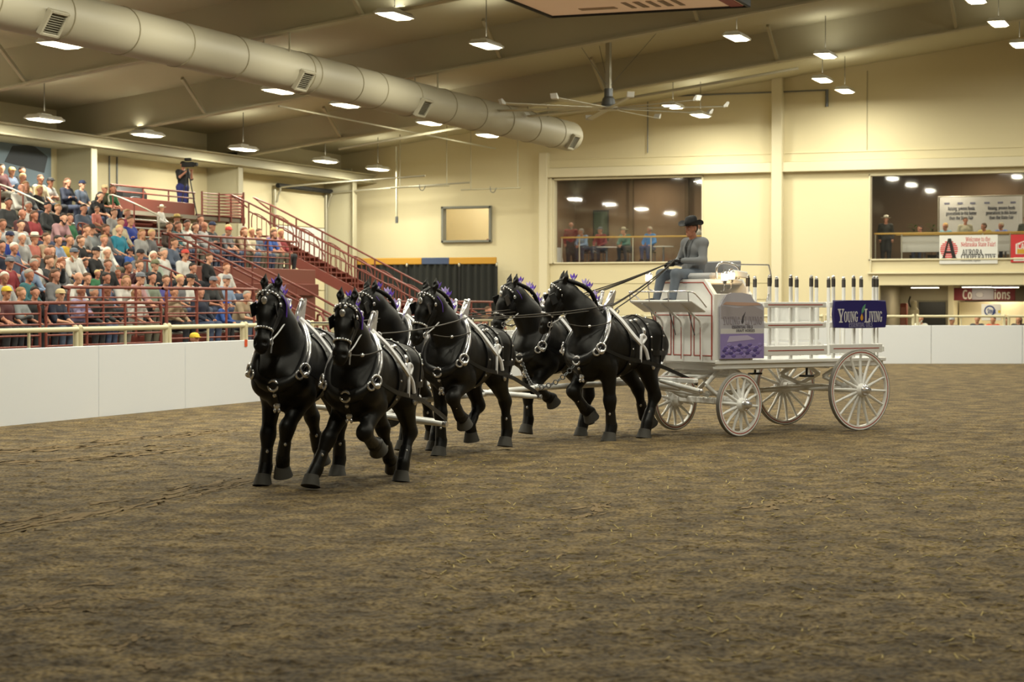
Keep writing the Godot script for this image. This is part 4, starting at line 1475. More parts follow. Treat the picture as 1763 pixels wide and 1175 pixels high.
# the meshes of one pose: skin, shirt with short or long sleeves, trousers, shoes
func figure(j: Dictionary, cell: float, head_cell: float, girth := 1.0) -> Dictionary:
	var out := {"head": head_xf(j)}
	var bb := bounds(j, 0.2)
	var b := MB.new()
	var s := body_sdf(j, 0.0, true, 2, true, girth * 0.96)
	s.add(j.neck + (j.chest - j.neck) * 0.3, 0.06, j.head + Vector3(-0.01, -0.05, 0), 0.05)
	s.mesh_into(b, cell, bb[0], bb[1])
	var h := MB.new()
	head_sdf(head_cell < 0.01).mesh_into(h, head_cell, Vector3(-0.16, -0.16, -0.14), Vector3(0.16, 0.16, 0.14))
	b.join(h, out.head)
	for k in ["l", "r"]:
		hand_into(b, j["wrist" + k], j["palm" + k], -1.0 if k == "l" else 1.0, j.get("curl", 0.6))
	out.body = b.mesh()
	for long in 2:
		b = MB.new()
		s = body_sdf(j, 0.014, true, 2 if long else 1, false, girth)
		s.mesh_into(b, cell, bb[0], bb[1])
		out["shirt%d" % long] = b.mesh()
	b = MB.new()
	s = body_sdf(j, 0.014, false, 0, true)
	s.add(j.pelvis, 0.13 + 0.014, j.pelvis + (j.waist - j.pelvis) * 0.35, 0.128 + 0.01)
	s.mesh_into(b, cell, bb[0], bb[1])
	out.trousers = b.mesh()
	b = MB.new()
	for k in ["l", "r"]:
		var a: Vector3 = j["ankle" + k]
		var t: Vector3 = j["toe" + k]
		b.tube([a + Vector3(-0.06, -0.04, 0), a + Vector3(0.0, -0.03, 0), a.lerp(t, 0.6) + Vector3(0, -0.01, 0), t + Vector3(0.02, -0.01, 0), t + Vector3(0.06, -0.012, 0)], [0.04, 0.055, 0.05, 0.042, 0.02], 8, true, 0.8)
	out.shoes = b.mesh()
	return out

var hair_kit := {}
func make_hair() -> void:
	var s := SDF.new()
	s.k = 0.02
	s.add(Vector3(-0.028, 0.048, 0), 0.092, Vector3(0.01, 0.05, 0), 0.085)
	s.add(Vector3(-0.07, 0.0, 0), 0.062, Vector3(-0.06, -0.03, 0), 0.05)
	s.sub(Vector3(0.115, -0.03, 0), 0.112)
	var b := MB.new()
	s.mesh_into(b, 0.016, Vector3(-0.2, -0.2, -0.2), Vector3(0.2, 0.2, 0.2))
	hair_kit.s = b.mesh()
	s.add(Vector3(-0.06, 0.0, -0.06), 0.055, Vector3(-0.04, -0.17, -0.075), 0.035)
	s.add(Vector3(-0.06, 0.0, 0.06), 0.055, Vector3(-0.04, -0.17, 0.075), 0.035)
	s.add(Vector3(-0.08, 0.0, 0), 0.06, Vector3(-0.09, -0.18, 0), 0.045)
	b = MB.new()
	s.mesh_into(b, 0.018, Vector3(-0.2, -0.25, -0.2), Vector3(0.2, 0.2, 0.2))
	hair_kit.l = b.mesh()
	s = SDF.new()
	s.k = 0.02
	s.add(Vector3(0.05, -0.085, 0), 0.05, Vector3(0.06, -0.14, 0), 0.03)
	s.add(Vector3(0.03, -0.05, -0.06), 0.025, Vector3(0.03, -0.05, 0.06), 0.025)
	s.sub(Vector3(0.1, -0.035, 0), 0.045)
	b = MB.new()
	s.mesh_into(b, 0.014, Vector3(-0.1, -0.25, -0.15), Vector3(0.2, 0.1, 0.15))
	hair_kit.beard = b.mesh()
	# cap with a bill, hat with a brim
	b = MB.new()
	b.lathe([[0.1, 0.045], [0.101, 0.075], [0.088, 0.115], [0.05, 0.142], [0.0, 0.15]], 12)
	b.ball(Vector3(0.13, 0.055, 0), Vector3(0.075, 0.012, 0.075), 10, 4)
	hair_kit.cap = b.mesh()
	b = MB.new()
	b.lathe([[0.0, 0.05], [0.1, 0.05], [0.19, 0.075], [0.195, 0.082], [0.1, 0.07], [0.096, 0.1], [0.085, 0.16], [0.04, 0.175], [0.0, 0.165]], 16)
	hair_kit.hat = b.mesh()
	hair_kit.band = MB.new().lathe([[0.101, 0.07], [0.1, 0.1]], 14).mesh()

func dress(t: Node3D, f: Dictionary, top: Material, legs: Material, skin: Material, hair: String, hair_mat: Material, long: int) -> void:
	part("body", f.body, skin, t)
	part("shirt", f["shirt%d" % long], top, t)
	part("trousers", f.trousers, legs, t)
	part("shoes", f.shoes, M.dark, t)
	if not hair_kit.has("eye"):
		hair_kit.eye = MB.new().ball(Vector3.ZERO, Vector3(0.008, 0.009, 0.015), 6, 4).mesh()
	for z in [-0.034, 0.034]:
		part("eye", hair_kit.eye, M.dark, t).transform = (f.head as Transform3D) * Transform3D(Basis(), Vector3(0.082, 0.008, z))
	var bits := []
	var under := col_mat("4a3a2e", 0.8)
	match hair:
		"s": bits = [["hair", "s", hair_mat]]
		"l": bits = [["hair", "l", hair_mat]]
		"d": bits = [["hair", "s", hair_mat], ["beard", "beard", hair_mat]]
		"e": bits = [["beard", "beard", hair_mat]]
		"c": bits = [["hair", "s", under], ["cap", "cap", hair_mat]]
		"f": bits = [["cap", "cap", hair_mat], ["beard", "beard", col_mat("d8d4c6")]]
		"h": bits = [["hair", "s", under], ["hat", "hat", hair_mat], ["hat_band", "band", M.dark]]
	for q in bits:
		part(q[0], hair_kit[q[1]], q[2], t).transform = f.head

# crowd clothes are a little faded
func muted(h: String) -> String:
	var c := Color.html(h)
	var g := c.get_luminance()
	return (c.lerp(Color(g, g, g), 0.16) * 0.86).to_html(false)

var seated := []
func spectators() -> void:
	make_hair()
	for k in 4:
		seated.append(figure(joints_seated(k), 0.03, 0.015))
	var skins := [hexm("c48f72", 0.6), hexm("b9826a", 0.6), hexm("cf9c80", 0.6), hexm("a87058", 0.6)]
	var pants := ["2b3247", "333c55", "1f2129", "4a5468", "5b5648", "26262a", "6d6a60", "3b4660"]
	for q in CROWD:
		var i: int = q[0]
		var t := thing("person", q[7], "person", Vector3(tread_x(i) - 0.52, tread_y(i), q[1]), rng.randf_range(-0.25, 0.15), "spectators in the grandstand")
		var sc: float = q[6]
		t.scale = Vector3.ONE * sc * rng.randf_range(0.97, 1.04)
		t.position.y += 0.0 if sc > 0.9 else 0.12
		dress(t, seated[q[5]], col_mat(muted(q[2])), col_mat(pants[rng.randi() % pants.size()]), skins[rng.randi() % 4], q[3], col_mat(q[4]) if q[4] else M.dark, rng.randi() % 2)
	# people down behind the barrier and by the portal
	for q in [[-20.2, -35.0, 0.0, 0, "17171b", "c", "d9bb3a", "spectator in black top with yellow cap low behind the barrier"], [-20.5, -48.8, 0.62, 0, "4a5a70", "s", "cbb27c", "blond child low behind the lead horses by the portal"],
			[-20.4, -51.5, 0.5, 0, "1c1c20", "s", "5a3f2a", "man in black top below the picket railing"], [-20.4, -50.6, 0.32, 2, "b5b2ac", "s", "8a6a4a", "spectator in pale top low beside the man in black"],
			[-20.6, -44.2, 0.55, 1, "b9b6c8", "l", "4a3424", "spectator in pale lilac top by the bent pipe rail"], [-20.3, -54.6, 0.42, 0, "a03028", "s", "4a3424", "spectator in red top below the foot of the end stair"], [-20.3, -55.2, 0.42, 0, "b83a30", "s", "30251f", "spectator in bright red top by the foot of the end stair"]]:
		var t := thing("person", q[7], "person", Vector3(q[0], q[2], q[1]), 0.0, "people standing or sitting low by the barrier")
		dress(t, seated[q[3]], col_mat(q[4]), col_mat("2b3247"), skins[1], q[5], col_mat(q[6]), 0)
		if q[2] > 0.05:
			var st := thing("stool", "low seat under the %s" % String(q[7]).replace("spectator", "one").replace(" below the picket railing", ""), "seat", Vector3(q[0], 0, q[1]))
			part("seat", MB.new().box(Vector3(-0.02, q[2] + 0.37, 0), Vector3(0.36, 0.05, 0.4), 0.015), M.redfloor, st)
			for s in [-0.14, 0.14]:
				part("leg", MB.new().box(Vector3(-0.02, (q[2] + 0.35) * 0.5, s), Vector3(0.3, q[2] + 0.35, 0.05)), M.steelgrey, st)
			part("foot_rest", MB.new().box(Vector3(0.38, q[2] - 0.03, 0), Vector3(0.4, 0.05, 0.44), 0.01), M.redfloor, st)
			part("foot_post", MB.new().box(Vector3(0.38, q[2] * 0.5 - 0.02, 0), Vector3(0.06, q[2], 0.06)), M.steelgrey, st)
	# the camera operator on the platform
	var j := joints_standing()
	j.yaw = -0.3
	for s in [-1, 1]:
		var k := "l" if s < 0 else "r"
		j["elbow" + k] = Vector3(0.12, 1.2, 0.27 * s)
		j["wrist" + k] = Vector3(0.32, 1.42, 0.1 * s)
		j["palm" + k] = Vector3(0.38, 1.48, 0.07 * s)
	var f := figure(j, 0.026, 0.014)
	var op := thing("person", "camera operator in black top standing at the tripod on the red platform", "person", Vector3(-32.75, 4.76, -56.1), -0.35)
	dress(op, f, col_mat("1d1d22"), col_mat("2c3170"), skins[1], "s", col_mat("2a211c"), 0)
	var cm := thing("video_camera", "black video camera on a tripod at the corner of the red platform", "camera", Vector3(-32.35, 4.76, -55.75))
	part("camera_body", MB.new().box(Vector3(0, 1.62, 0), Vector3(0.42, 0.16, 0.14), 0.02), M.dark, cm)
	part("lens", MB.new().tube([Vector3(0.2, 1.62, 0), Vector3(0.34, 1.62, 0)], 0.06, 10), M.dark, cm)
	part("viewfinder", MB.new().box(Vector3(0.0, 1.78, 0), Vector3(0.24, 0.1, 0.08), 0.02), M.dark, cm)
	for a in 3:
		part("leg", MB.new().tube([Vector3(0, 1.5, 0), Vector3(0.32 * cos(a * 2.1), 0.0, 0.32 * sin(a * 2.1))], 0.02, 6), M.dark, cm)

# ---------------------------------------------------------------- beyond the end wall
func room_light(called: String, at: Vector3, size: Vector2, energy: float, label: String) -> void:
	var t := thing("ceiling_lamp", label, "lamp", at, 0.0, "ceiling lamps beyond the end wall")
	part("lamp_frame", MB.new().box(Vector3(0, 0.05, 0), Vector3(size.x + 0.06, 0.1, size.y + 0.06), 0.01), M.steelgrey, t)
	part("lamp_face", MB.new().box(Vector3(0, -0.01, 0), Vector3(size.x, 0.03, size.y)), glowm("fff6dc", 5.0), t)
	var l := AreaLight3D.new()
	l.name = called
	t.add_child(l)
	l.position = Vector3(0, -0.04, 0)
	l.rotation.x = -PI / 2
	l.area_size = size
	l.light_color = Color.html("fff0cf")
	l.light_energy = energy
	l.shadow_enabled = true

func viewing_rooms() -> void:
	# one carpeted floor, brown walls and a dark ceiling behind both windows
	var b := MB.new()
	b.box(Vector3(-12.0, 3.2, -76.3), Vector3(32, 0.4, 8.0))
	struct("floor", b, hexm("4a4038", 0.9))
	struct("wall_viewing", MB.new().box(Vector3(-12.0, 5.3, -79.6), Vector3(32, 4.4, 0.2)), M.brown)
	b = MB.new()
	b.box(Vector3(-27.6, 5.3, -76.2), Vector3(0.2, 4.4, 8.0))
	b.box(Vector3(-17.5, 5.3, -76.2), Vector3(0.25, 4.4, 8.0))
	b.box(Vector3(3.5, 5.3, -76.2), Vector3(0.2, 4.4, 8.0))
	struct("wall_viewing", b, M.brown)
	struct("ceiling", MB.new().box(Vector3(-12.0, 7.35, -76.3), Vector3(32, 0.3, 8.0)), M.brownceil)
	b = MB.new()
	for x in [-25.0, -22.6, -20.4]:
		b.box(Vector3(x, 5.3, -79.42), Vector3(0.16, 4.2, 0.2))
	for z in [-74.6, -76.4]:
		b.box(Vector3(-17.2, 5.3, z), Vector3(0.35, 4.2, 0.4))
	struct("trim_60", b, hexm("57452f", 0.8))
	# window glass with mullion lines, hung in one piece per opening
	for w in [["window_1", WIN1, [-23.8, -21.8]], ["window_2", WIN2, [-11.9, -10.4, -8.4, -6.0]]]:
		var r: Rect2 = w[1]
		var o := Node3D.new()
		o.name = w[0]
		add_child(o)
		o.set_meta("kind", "structure")
		b = MB.new()
		var c := r.get_center()
		for s in [-1.0, 1.0]:
			b.box(Vector3(c.x + s * (r.size.x * 0.5 - 0.03), c.y, -72.1), Vector3(0.06, r.size.y, 0.36), 0.01)
			b.box(Vector3(c.x, c.y + s * (r.size.y * 0.5 - 0.03), -72.1), Vector3(r.size.x, 0.06, 0.36), 0.01)
		part("window_frame", b, M.trim, o)
		var xs := [r.position.x]
		xs.append_array(w[2])
		xs.append(r.end.x)
		for i in xs.size() - 1:
			part("pane", MB.new().box(Vector3((xs[i] + xs[i + 1]) * 0.5, c.y, -72.15), Vector3(xs[i + 1] - xs[i] - 0.012, r.size.y - 0.1, 0.012)), M.glass, o)
		# the rail inside the glass
		var g := thing("window_guard", "yellowish wooden guard rail inside the %s viewing window" % ("narrower" if w[0] == "window_1" else "wider"), "railing", Vector3(r.position.x, 3.4, -72.7))
		part("guard_rail", MB.new().box(Vector3(r.size.x * 0.5, 1.08, 0), Vector3(r.size.x - 0.1, 0.07, 0.07), 0.02), hexm("b08d42", 0.5), g)
		var n := 8 if w[0] == "window_1" else 14
		for k in n + 1:
			if k % 4 < 2:
				part("guard_post", MB.new().tube([Vector3(0.1 + (r.size.x - 0.2) * k / n, 0, 0), Vector3(0.1 + (r.size.x - 0.2) * k / n, 1.06, 0)], 0.025, 6), M.galv, g)
	# lamps
	var k := 0
	for p in [[-26.5, -75.2], [-25.2, -77.0], [-23.9, -78.2], [-21.4, -75.0], [-20.6, -78.0], [-13.4, -75.0], [-12.2, -74.2], [-11.6, -76.6], [-10.2, -78.0], [-8.0, -75.6], [-6.0, -77.4]]:
		room_light("room_light", Vector3(p[0], 7.12, p[1]), Vector2(0.55, 0.2), 6.0, "small ceiling lamp in the %s viewing room, %s from its stand end" % ["narrower" if p[0] < -18 else "wider", ["first", "second", "third", "fourth", "fifth", "sixth"][k if k < 5 else k - 5]])
		k += 1
	# the crowd behind the glass
	var sit := seated[0] as Dictionary
	var lean := seated[2] as Dictionary
	var stand := figure(joints_standing(), 0.03, 0.015)
	var skin := hexm("b9826a", 0.6)
	for q in [[-26.05, -74.8, "s", "7d2229", "2a2a2e", "e", "8a8a86", "bald man in dark red jacket standing behind the window rail", stand], [-25.55, -75.0, "t", "8fa6c8", "2b3247", "s", "9a958c", "seated man in light blue shirt behind the window rail", lean],
			[-24.85, -74.9, "t", "7d2229", "2b3247", "c", "6d7078", "seated man in dark red shirt and grey cap behind the window rail", sit], [-23.75, -74.9, "t", "2f6d66", "22262e", "h", "d8d0b8", "seated man in teal shirt and pale hat behind the window rail", lean],
			[-22.85, -75.0, "t", "2f7fc8", "2b3a66", "s", "b8ac98", "seated person in bright blue shirt behind the window rail", sit], [-21.0, -75.6, "s", "c9c7bd", "3a3630", "s", "5a4a3a", "person in cream shirt standing with arm out above the driver's hat", stand],
			[-13.35, -73.6, "s", "25241f", "1c1c1e", "h", "e2dccb", "person in black with white cowboy hat standing at the wider window's end", stand], [-12.75, -77.6, "t", "3d3c86", "2b3247", "s", "3a2a1e", "seated person in violet top by the plants", sit],
			[-11.45, -75.4, "t", "7fa9b8", "4a4a4a", "s", "c9a565", "blond person in pale blue top seated left of the banner backdrop", sit], [-10.75, -75.6, "s", "b9b49a", "4a4a44", "s", "5a4a3c", "tall man in khaki shirt standing before the white backdrop", stand],
			[-9.9, -75.0, "t", "cdbd6a", "4a4a44", "s", "5e4a36", "woman in yellow top seated above the black letter banner", lean], [-9.45, -75.7, "t", "6f86c4", "2b3247", "s", "b0a48c", "seated man in blue shirt beside the woman in yellow", sit], [-8.55, -75.6, "s", "55594f", "2b2b2b", "s", "4a3a2c", "man in dark grey green shirt standing at the red banner", stand]]:
		var y := 3.4
		var t := thing("person", q[7], "person", Vector3(q[0], y, q[1]), -PI / 2 + 0.3 if q[2] == "s" else -PI / 2 - 0.2, "people behind the viewing windows")
		dress(t, q[8], col_mat(q[3]), col_mat(q[4]), skin, q[5], col_mat(q[6]), 1)
		if q[2] == "t":
			t.position.y += 0.18
			var ch := thing("stool", "plain stool under the %s" % String(q[7]).replace(" behind the window rail", ""), "seat", Vector3(q[0], y, q[1]))
			part("seat", MB.new().box(Vector3(0, 0.55, 0), Vector3(0.42, 0.05, 0.42), 0.02), M.dark, ch)
			for s in [-0.16, 0.16]:
				for v in [-0.16, 0.16]:
					part("leg", MB.new().tube([Vector3(s, 0, v), Vector3(s, 0.53, v)], 0.018, 6), M.steelgrey, ch)
	# furniture seen through the glass
	var tb := thing("cloth_table", "small table under a white cloth behind the window rail", "table", Vector3(-26.6, 3.4, -74.2))
	part("tablecloth", MB.new().lathe([[0.44, 0.02], [0.36, 0.5], [0.34, 0.74], [0.0, 0.75]], 12), M.white, tb)
	part("table_post", MB.new().tube([Vector3(0, 0, 0), Vector3(0, 0.73, 0)], 0.04, 8), M.steelgrey, tb)
	for x in [-24.3, -22.0]:
		var t2 := thing("cafe_table", "round dark table among the seated viewers, %s" % ("by the teal shirt" if x < -23 else "by the bright blue shirt"), "table", Vector3(x, 3.4, -74.0))
		part("table_top", MB.new().lathe([[0.0, 0.72], [0.4, 0.72], [0.4, 0.75], [0.0, 0.75]], 16), M.white, t2)
		part("table_post", MB.new().lathe([[0.25, 0.0], [0.24, 0.03], [0.04, 0.06], [0.04, 0.72]], 10), M.steelgrey, t2)
	var ct := thing("counter", "long pale counter running inside the wider window", "counter", Vector3(-12.9, 3.4, -73.2))
	for i in 6:
		part("counter_panel", MB.new().box(Vector3(0.9 + i * 1.5, 0.72, 0), Vector3(1.46, 0.62, 0.06), 0.01), hexm("b9b8b0", 0.5), ct)
	part("counter_top", MB.new().box(Vector3(4.6, 1.05, -0.1), Vector3(9.2, 0.05, 0.4), 0.01), hexm("b08d42", 0.5), ct)
	var pt := thing("wall_picture", "dark framed pair of pictures on the partition by the cowboy hat", "picture", Vector3(-17.3, 5.2, -77.4))
	part("picture_frame", MB.new().box(Vector3(0.08, 0, 0), Vector3(0.05, 1.2, 1.3), 0.01), M.dark, pt)
	for s in [-0.31, 0.31]:
		part("print", MB.new().box(Vector3(0.11, 0, s), Vector3(0.02, 1.04, 0.52)), hexm("8d8a80", 0.5), pt)
	var p1 := thing("green_poster", "dark green framed poster behind the bald man", "picture", Vector3(-26.35, 5.2, -79.45))
	part("picture_frame", MB.new().box(Vector3.ZERO, Vector3(0.7, 1.3, 0.05), 0.01), M.dark, p1)
	part("print", MB.new().box(Vector3(0, 0, 0.03), Vector3(0.58, 1.16, 0.02)), hexm("2f4334", 0.5), p1)
	for x in [-12.4, -13.1]:
		var pl := thing("potted_plant", "leafy green plant behind the wider window, %s" % ("beside the backdrop" if x > -12.8 else "by the cowboy hat"), "plant", Vector3(x, 3.4, -78.4))
		part("pot", MB.new().lathe([[0.16, 0.0], [0.2, 0.4], [0.22, 0.42], [0.0, 0.42]], 12), M.dark, pl)
		var lf := MB.new()
		for i in 26:
			var a := i * 2.4
			var h := 0.7 + 0.035 * i
			var q := Vector3(cos(a), 0.35, sin(a))
			lf.tube([Vector3(0, h, 0), Vector3(0, h, 0) + q * 0.16, Vector3(0, h, 0) + q * 0.32 - Vector3(0, 0.06, 0)], [0.01, 0.05, 0.005], 4, false, 0.25)
		part("foliage", lf, hexm("4f6a2c", 0.7), pl).set_meta("kind", "stuff")
		part("stem", MB.new().tube([Vector3(0, 0.4, 0), Vector3(0, 1.5, 0)], 0.03, 6), M.brown, pl)
	# white backdrop with rows of small print
	var bd := thing("backdrop", "wide white backdrop with dark printed lines behind the seated guests", "backdrop", Vector3(-11.95, 3.4, -77.2))
	part("cloth", MB.new().box(Vector3(1.55, 1.5, 0), Vector3(3.1, 2.2, 0.04), 0.01), hexm("c6c6c2", 0.6), bd)
	part("top_bar", MB.new().tube([Vector3(-0.05, 2.62, 0), Vector3(3.15, 2.62, 0)], 0.03, 6), M.galv, bd)
	for x in [-0.05, 3.15]:
		part("pole", MB.new().tube([Vector3(x, 0, 0), Vector3(x, 2.62, 0)], 0.025, 6), M.galv, bd)
	var ink := hexm("4c4f5c", 0.6)
	for h in 2:
		writing("lettering", "Raising, proven feeds", 0.13, 0.006, ink, bd, Vector3(0.82 + 1.5 * h, 2.16, 0.03), 0, true, false, 1.0)
		writing("lettering", "generations to this better", 0.13, 0.006, ink, bd, Vector3(0.82 + 1.5 * h, 1.98, 0.03), 0, true, false, 1.15)
		writing("lettering", "than the State Fair", 0.13, 0.006, ink, bd, Vector3(0.82 + 1.5 * h, 1.8, 0.03), 0, true, false, 0.9)
		for x in [0.28, 0.78, 1.25]:
			part("logo", MB.new().box(Vector3(x + 1.5 * h, 2.36, 0.025), Vector3(0.2, 0.07, 0.01)), hexm("6d6f86", 0.6), bd)
	# banners on the sill
	var sb := thing("sponsor_banner", "white vinyl banner with black letter A on a red striped disc", "banner", Vector3(-10.12, 3.86, -71.96))
	part("cloth", MB.new().box(Vector3.ZERO, Vector3(2.04, 1.02, 0.02), 0.005), hexm("dededb", 0.5), sb)
	var red := hexm("c8373c", 0.5)
	for i in 9:
		var y := -0.27 + i * 0.068
		var w := sqrt(maxf(0.31 * 0.31 - y * y, 0.01))
		part("disc_stripe", MB.new().box(Vector3(-0.68, y + 0.0, 0.014), Vector3(w * 2.0, 0.044, 0.008)), red, sb)
	writing("letter", "A", 0.78, 0.012, M.dark, sb, Vector3(-0.68, 0.0, 0.024), 0, true, true, 0.58)
	writing("lettering", "AURORA", 0.2, 0.008, hexm("2a2a2e"), sb, Vector3(0.13, -0.1, 0.014), 0, true, true, 0.72)
	writing("lettering", "COOPERATIVE", 0.2, 0.008, hexm("2a2a2e"), sb, Vector3(0.35, -0.27, 0.014), 0, true, true, 1.22)
	writing("lettering", "Welcome to the", 0.15, 0.008, red, sb, Vector3(0.33, 0.36, 0.014), 0, false, true, 0.86)
	writing("lettering", "Nebraska State Fair!", 0.15, 0.008, red, sb, Vector3(0.34, 0.18, 0.014), 0, false, true, 1.2)
	writing("lettering", "Yours & Mine, Together", 0.07, 0.006, hexm("55555a"), sb, Vector3(0.08, -0.39, 0.014), 0, false, true, 0.7)
	var rb := thing("red_banner", "red vinyl banner with a white house shaped emblem", "banner", Vector3(-7.7, 3.88, -71.96))
	part("cloth", MB.new().box(Vector3.ZERO, Vector3(1.9, 0.98, 0.02), 0.005), hexm("c02a30", 0.5), rb)
	part("emblem", MB.new().prism(PackedVector2Array([Vector2(-0.78, -0.2), Vector2(0.5, -0.2), Vector2(0.5, 0.16), Vector2(-0.1, 0.42), Vector2(-0.78, 0.16)]), 0.011, 0.018), M.white, rb)
	part("emblem_field", MB.new().prism(PackedVector2Array([Vector2(-0.73, -0.0), Vector2(0.46, 0.0), Vector2(0.46, 0.14), Vector2(-0.1, 0.38), Vector2(-0.73, 0.14)]), 0.018, 0.024), red, rb)
	part("emblem_foot", MB.new().box(Vector3(-0.14, -0.1, 0.02), Vector3(1.18, 0.17, 0.008)), hexm("c79a2e"), rb)
	part("white_strip", MB.new().box(Vector3(-0.1, -0.38, 0.014), Vector3(1.5, 0.13, 0.008)), M.white, rb)
	writing("lettering", "CASE", 0.2, 0.008, M.white, rb, Vector3(-0.5, 0.07, 0.028), 0, true, false, 0.42)

func concourse() -> void:
	var b := MB.new()
	b.box(Vector3(-5.6, 1.5, -77.1), Vector3(17, 3.0, 0.2))
	b.box(Vector3(-13.55, 1.5, -74.6), Vector3(0.3, 3.0, 5.0))
	b.box(Vector3(2.2, 1.5, -74.6), Vector3(0.3, 3.0, 5.0))
	struct("wall_concourse", b, hexm("8d8571", 0.8), "taupe wall at the back of the concourse")
	struct("ceiling", MB.new().box(Vector3(-5.6, 2.75, -74.6), Vector3(17, 0.3, 5.0)), hexm("a89f86", 0.8))
	struct("trim_70", MB.new().box(Vector3(-11.05, 1.3, -75.6), Vector3(0.2, 2.6, 3.0)), M.cream)
	struct("floor", MB.new().box(Vector3(-5.6, 0.0, -74.5), Vector3(17, 0.06, 5.2)), M.concrete)
	var d := Node3D.new()
	d.name = "door_2"
	add_child(d)
	d.set_meta("kind", "structure")
	part("door_frame", MB.new().box(Vector3(-12.18, 1.02, -76.98), Vector3(1.16, 2.08, 0.06), 0.01), hexm("6f6957"), d)
	part("door_leaf", MB.new().box(Vector3(-12.18, 1.0, -76.94), Vector3(1.02, 2.0, 0.05), 0.01), hexm("191a18", 0.4), d)
	room_light("concourse_light", Vector3(-10.0, 2.54, -73.2), Vector2(1.0, 0.25), 3.0, "strip lamp under the concourse ceiling above the red sign")
	room_light("concourse_light", Vector3(-5.0, 2.54, -74.6), Vector2(1.0, 0.25), 5.0, "strip lamp under the concourse ceiling farther along")
	room_light("concourse_light", Vector3(-9.2, 2.54, -74.75), Vector2(1.0, 0.2), 3.0, "added strip lamp hidden behind the red sign to light the kiosk wall")  # unseen lamp added so the kiosk wall gets light
	room_light("concourse_light", Vector3(-12.2, 2.54, -75.4), Vector2(1.0, 0.25), 4.0, "added strip lamp brightening the concourse recess before the dark door")  # lamp added to brighten the dim left end of the recess
	var s := thing("concession_sign", "dark red sign reading Concessions with a grey sticker over its middle", "sign", Vector3(-10.0, 2.28, -74.2))
	part("sign_board", MB.new().box(Vector3(0.1, 0, 0), Vector3(2.3, 0.46, 0.06), 0.01), hexm("6e1d22", 0.5), s)
	writing("lettering", "Concessions", 0.34, 0.02, hexm("c9c3b6"), s, Vector3(0.22, -0.02, 0.04), 0, true, false, 1.7)
	part("sticker", MB.new().box(Vector3(0.1, 0.02, 0.06), Vector3(0.78, 0.44, 0.012)), hexm("8a8386", 0.4), s)
	part("sticker_print", MB.new().ball(Vector3(-0.02, -0.02, 0.068), Vector3(0.16, 0.1, 0.006), 10, 4), hexm("a8a2a0"), s)
	var y := thing("yellow_notice", "yellow notice with a dark strip beneath beside the dark door", "sign", Vector3(-11.28, 1.72, -76.96))
	part("notice", MB.new().box(Vector3.ZERO, Vector3(0.3, 0.22, 0.02)), hexm("c9a91c"), y)
	part("strip", MB.new().box(Vector3(0, -0.2, 0), Vector3(0.4, 0.08, 0.02)), hexm("3b425a"), y)
	var k := thing("round_sign", "white sign with a round dark blue emblem and yellow patches", "sign", Vector3(-9.62, 1.62, -74.3))
	part("sign_board", MB.new().box(Vector3(0, 0, 0), Vector3(0.7, 0.6, 0.04), 0.01), M.white, k)
	part("emblem", MB.new().lathe([[0.2, 0.0], [0.2, 0.012], [0.15, 0.012], [0.15, 0.0]], 20), hexm("2b3f7a"), k).transform = Transform3D(Basis(Vector3.RIGHT, PI / 2), Vector3(-0.05, 0.05, 0.022))
	writing("lettering", "Steak", 0.17, 0.008, hexm("2b3f7a"), k, Vector3(0.02, 0.04, 0.036), 0.0, true, false, 0.3)
	part("yellow_patch", MB.new().box(Vector3(0.29, 0.02, 0.024), Vector3(0.08, 0.1, 0.008)), hexm("d8bd2a"), k)
	part("post", MB.new().tube([Vector3(0, -1.6, -0.04), Vector3(0, 0.3, -0.04)], 0.03, 6), M.galv, k)
	var kw := thing("kiosk_wall", "cream lit kiosk wall behind the concourse guests", "kiosk", Vector3(-9.2, 0, -75.2))
	part("panel", MB.new().box(Vector3(0, 1.0, 0), Vector3(3.4, 2.0, 0.12), 0.01), M.cream, kw)
	part("shelf", MB.new().box(Vector3(0, 1.0, 0.25), Vector3(3.4, 0.06, 0.4), 0.01), M.white, kw)
	part("yellow_patch", MB.new().box(Vector3(1.0, 1.72, 0.07), Vector3(0.16, 0.16, 0.02)), hexm("d8bd2a"), kw)
	for q in [[-12.85, 0.0, 1.5, "8a4a3c", "reddish cabinet"], [-12.45, 0.25, 1.55, "b8ae90", "cream drum shaped machine"]]:
		var c := thing("machine", "%s in the concourse corner behind the barrier" % q[4], "machine", Vector3(q[0], 0, -74.6 + q[1]))
		if q[1] < 0.1:
			part("case", MB.new().box(Vector3(0, 1.0, 0), Vector3(0.24, 1.9, 0.3), 0.03), hexm(q[3]), c)
			part("case_door", MB.new().box(Vector3(0, 1.2, 0.16), Vector3(0.18, 1.2, 0.02), 0.01), hexm("a06a58"), c)
		else:
			part("drum", MB.new().lathe([[0.2, 0.0], [0.2, 1.7], [0.12, 1.8], [0.12, 2.0], [0.0, 2.06]], 14), hexm(q[3]), c)
			part("hose", MB.new().tube(smooth([Vector3(-0.1, 1.8, 0.1), Vector3(-0.16, 2.0, 0.1), Vector3(-0.1, 2.2, 0.1)], 4), 0.03, 6), M.dark, c)
	var skin := hexm("c48f72", 0.6)
	for q in [[-11.31, 0.16, "d8d6c8", "e", "d8d4c6", "man with white hair and white shirt leaning behind the end barrier"], [-10.25, 0.1, "55565a", "c", "a8a8a8", "person in dark top and pale cap behind the end barrier"], [-9.4, 0.16, "3a3c44", "s", "6a4a3a", "person with reddish brown hair behind the end barrier"],
			[-8.95, 0.14, "d0502e", "s", "2a211c", "person in orange top behind the end barrier"], [-8.5, 0.1, "d8b42a", "s", "4a3426", "person in yellow top behind the end barrier"], [-8.1, 0.16, "3d3a38", "l", "4a3426", "person with long brown hair behind the end barrier"]]:
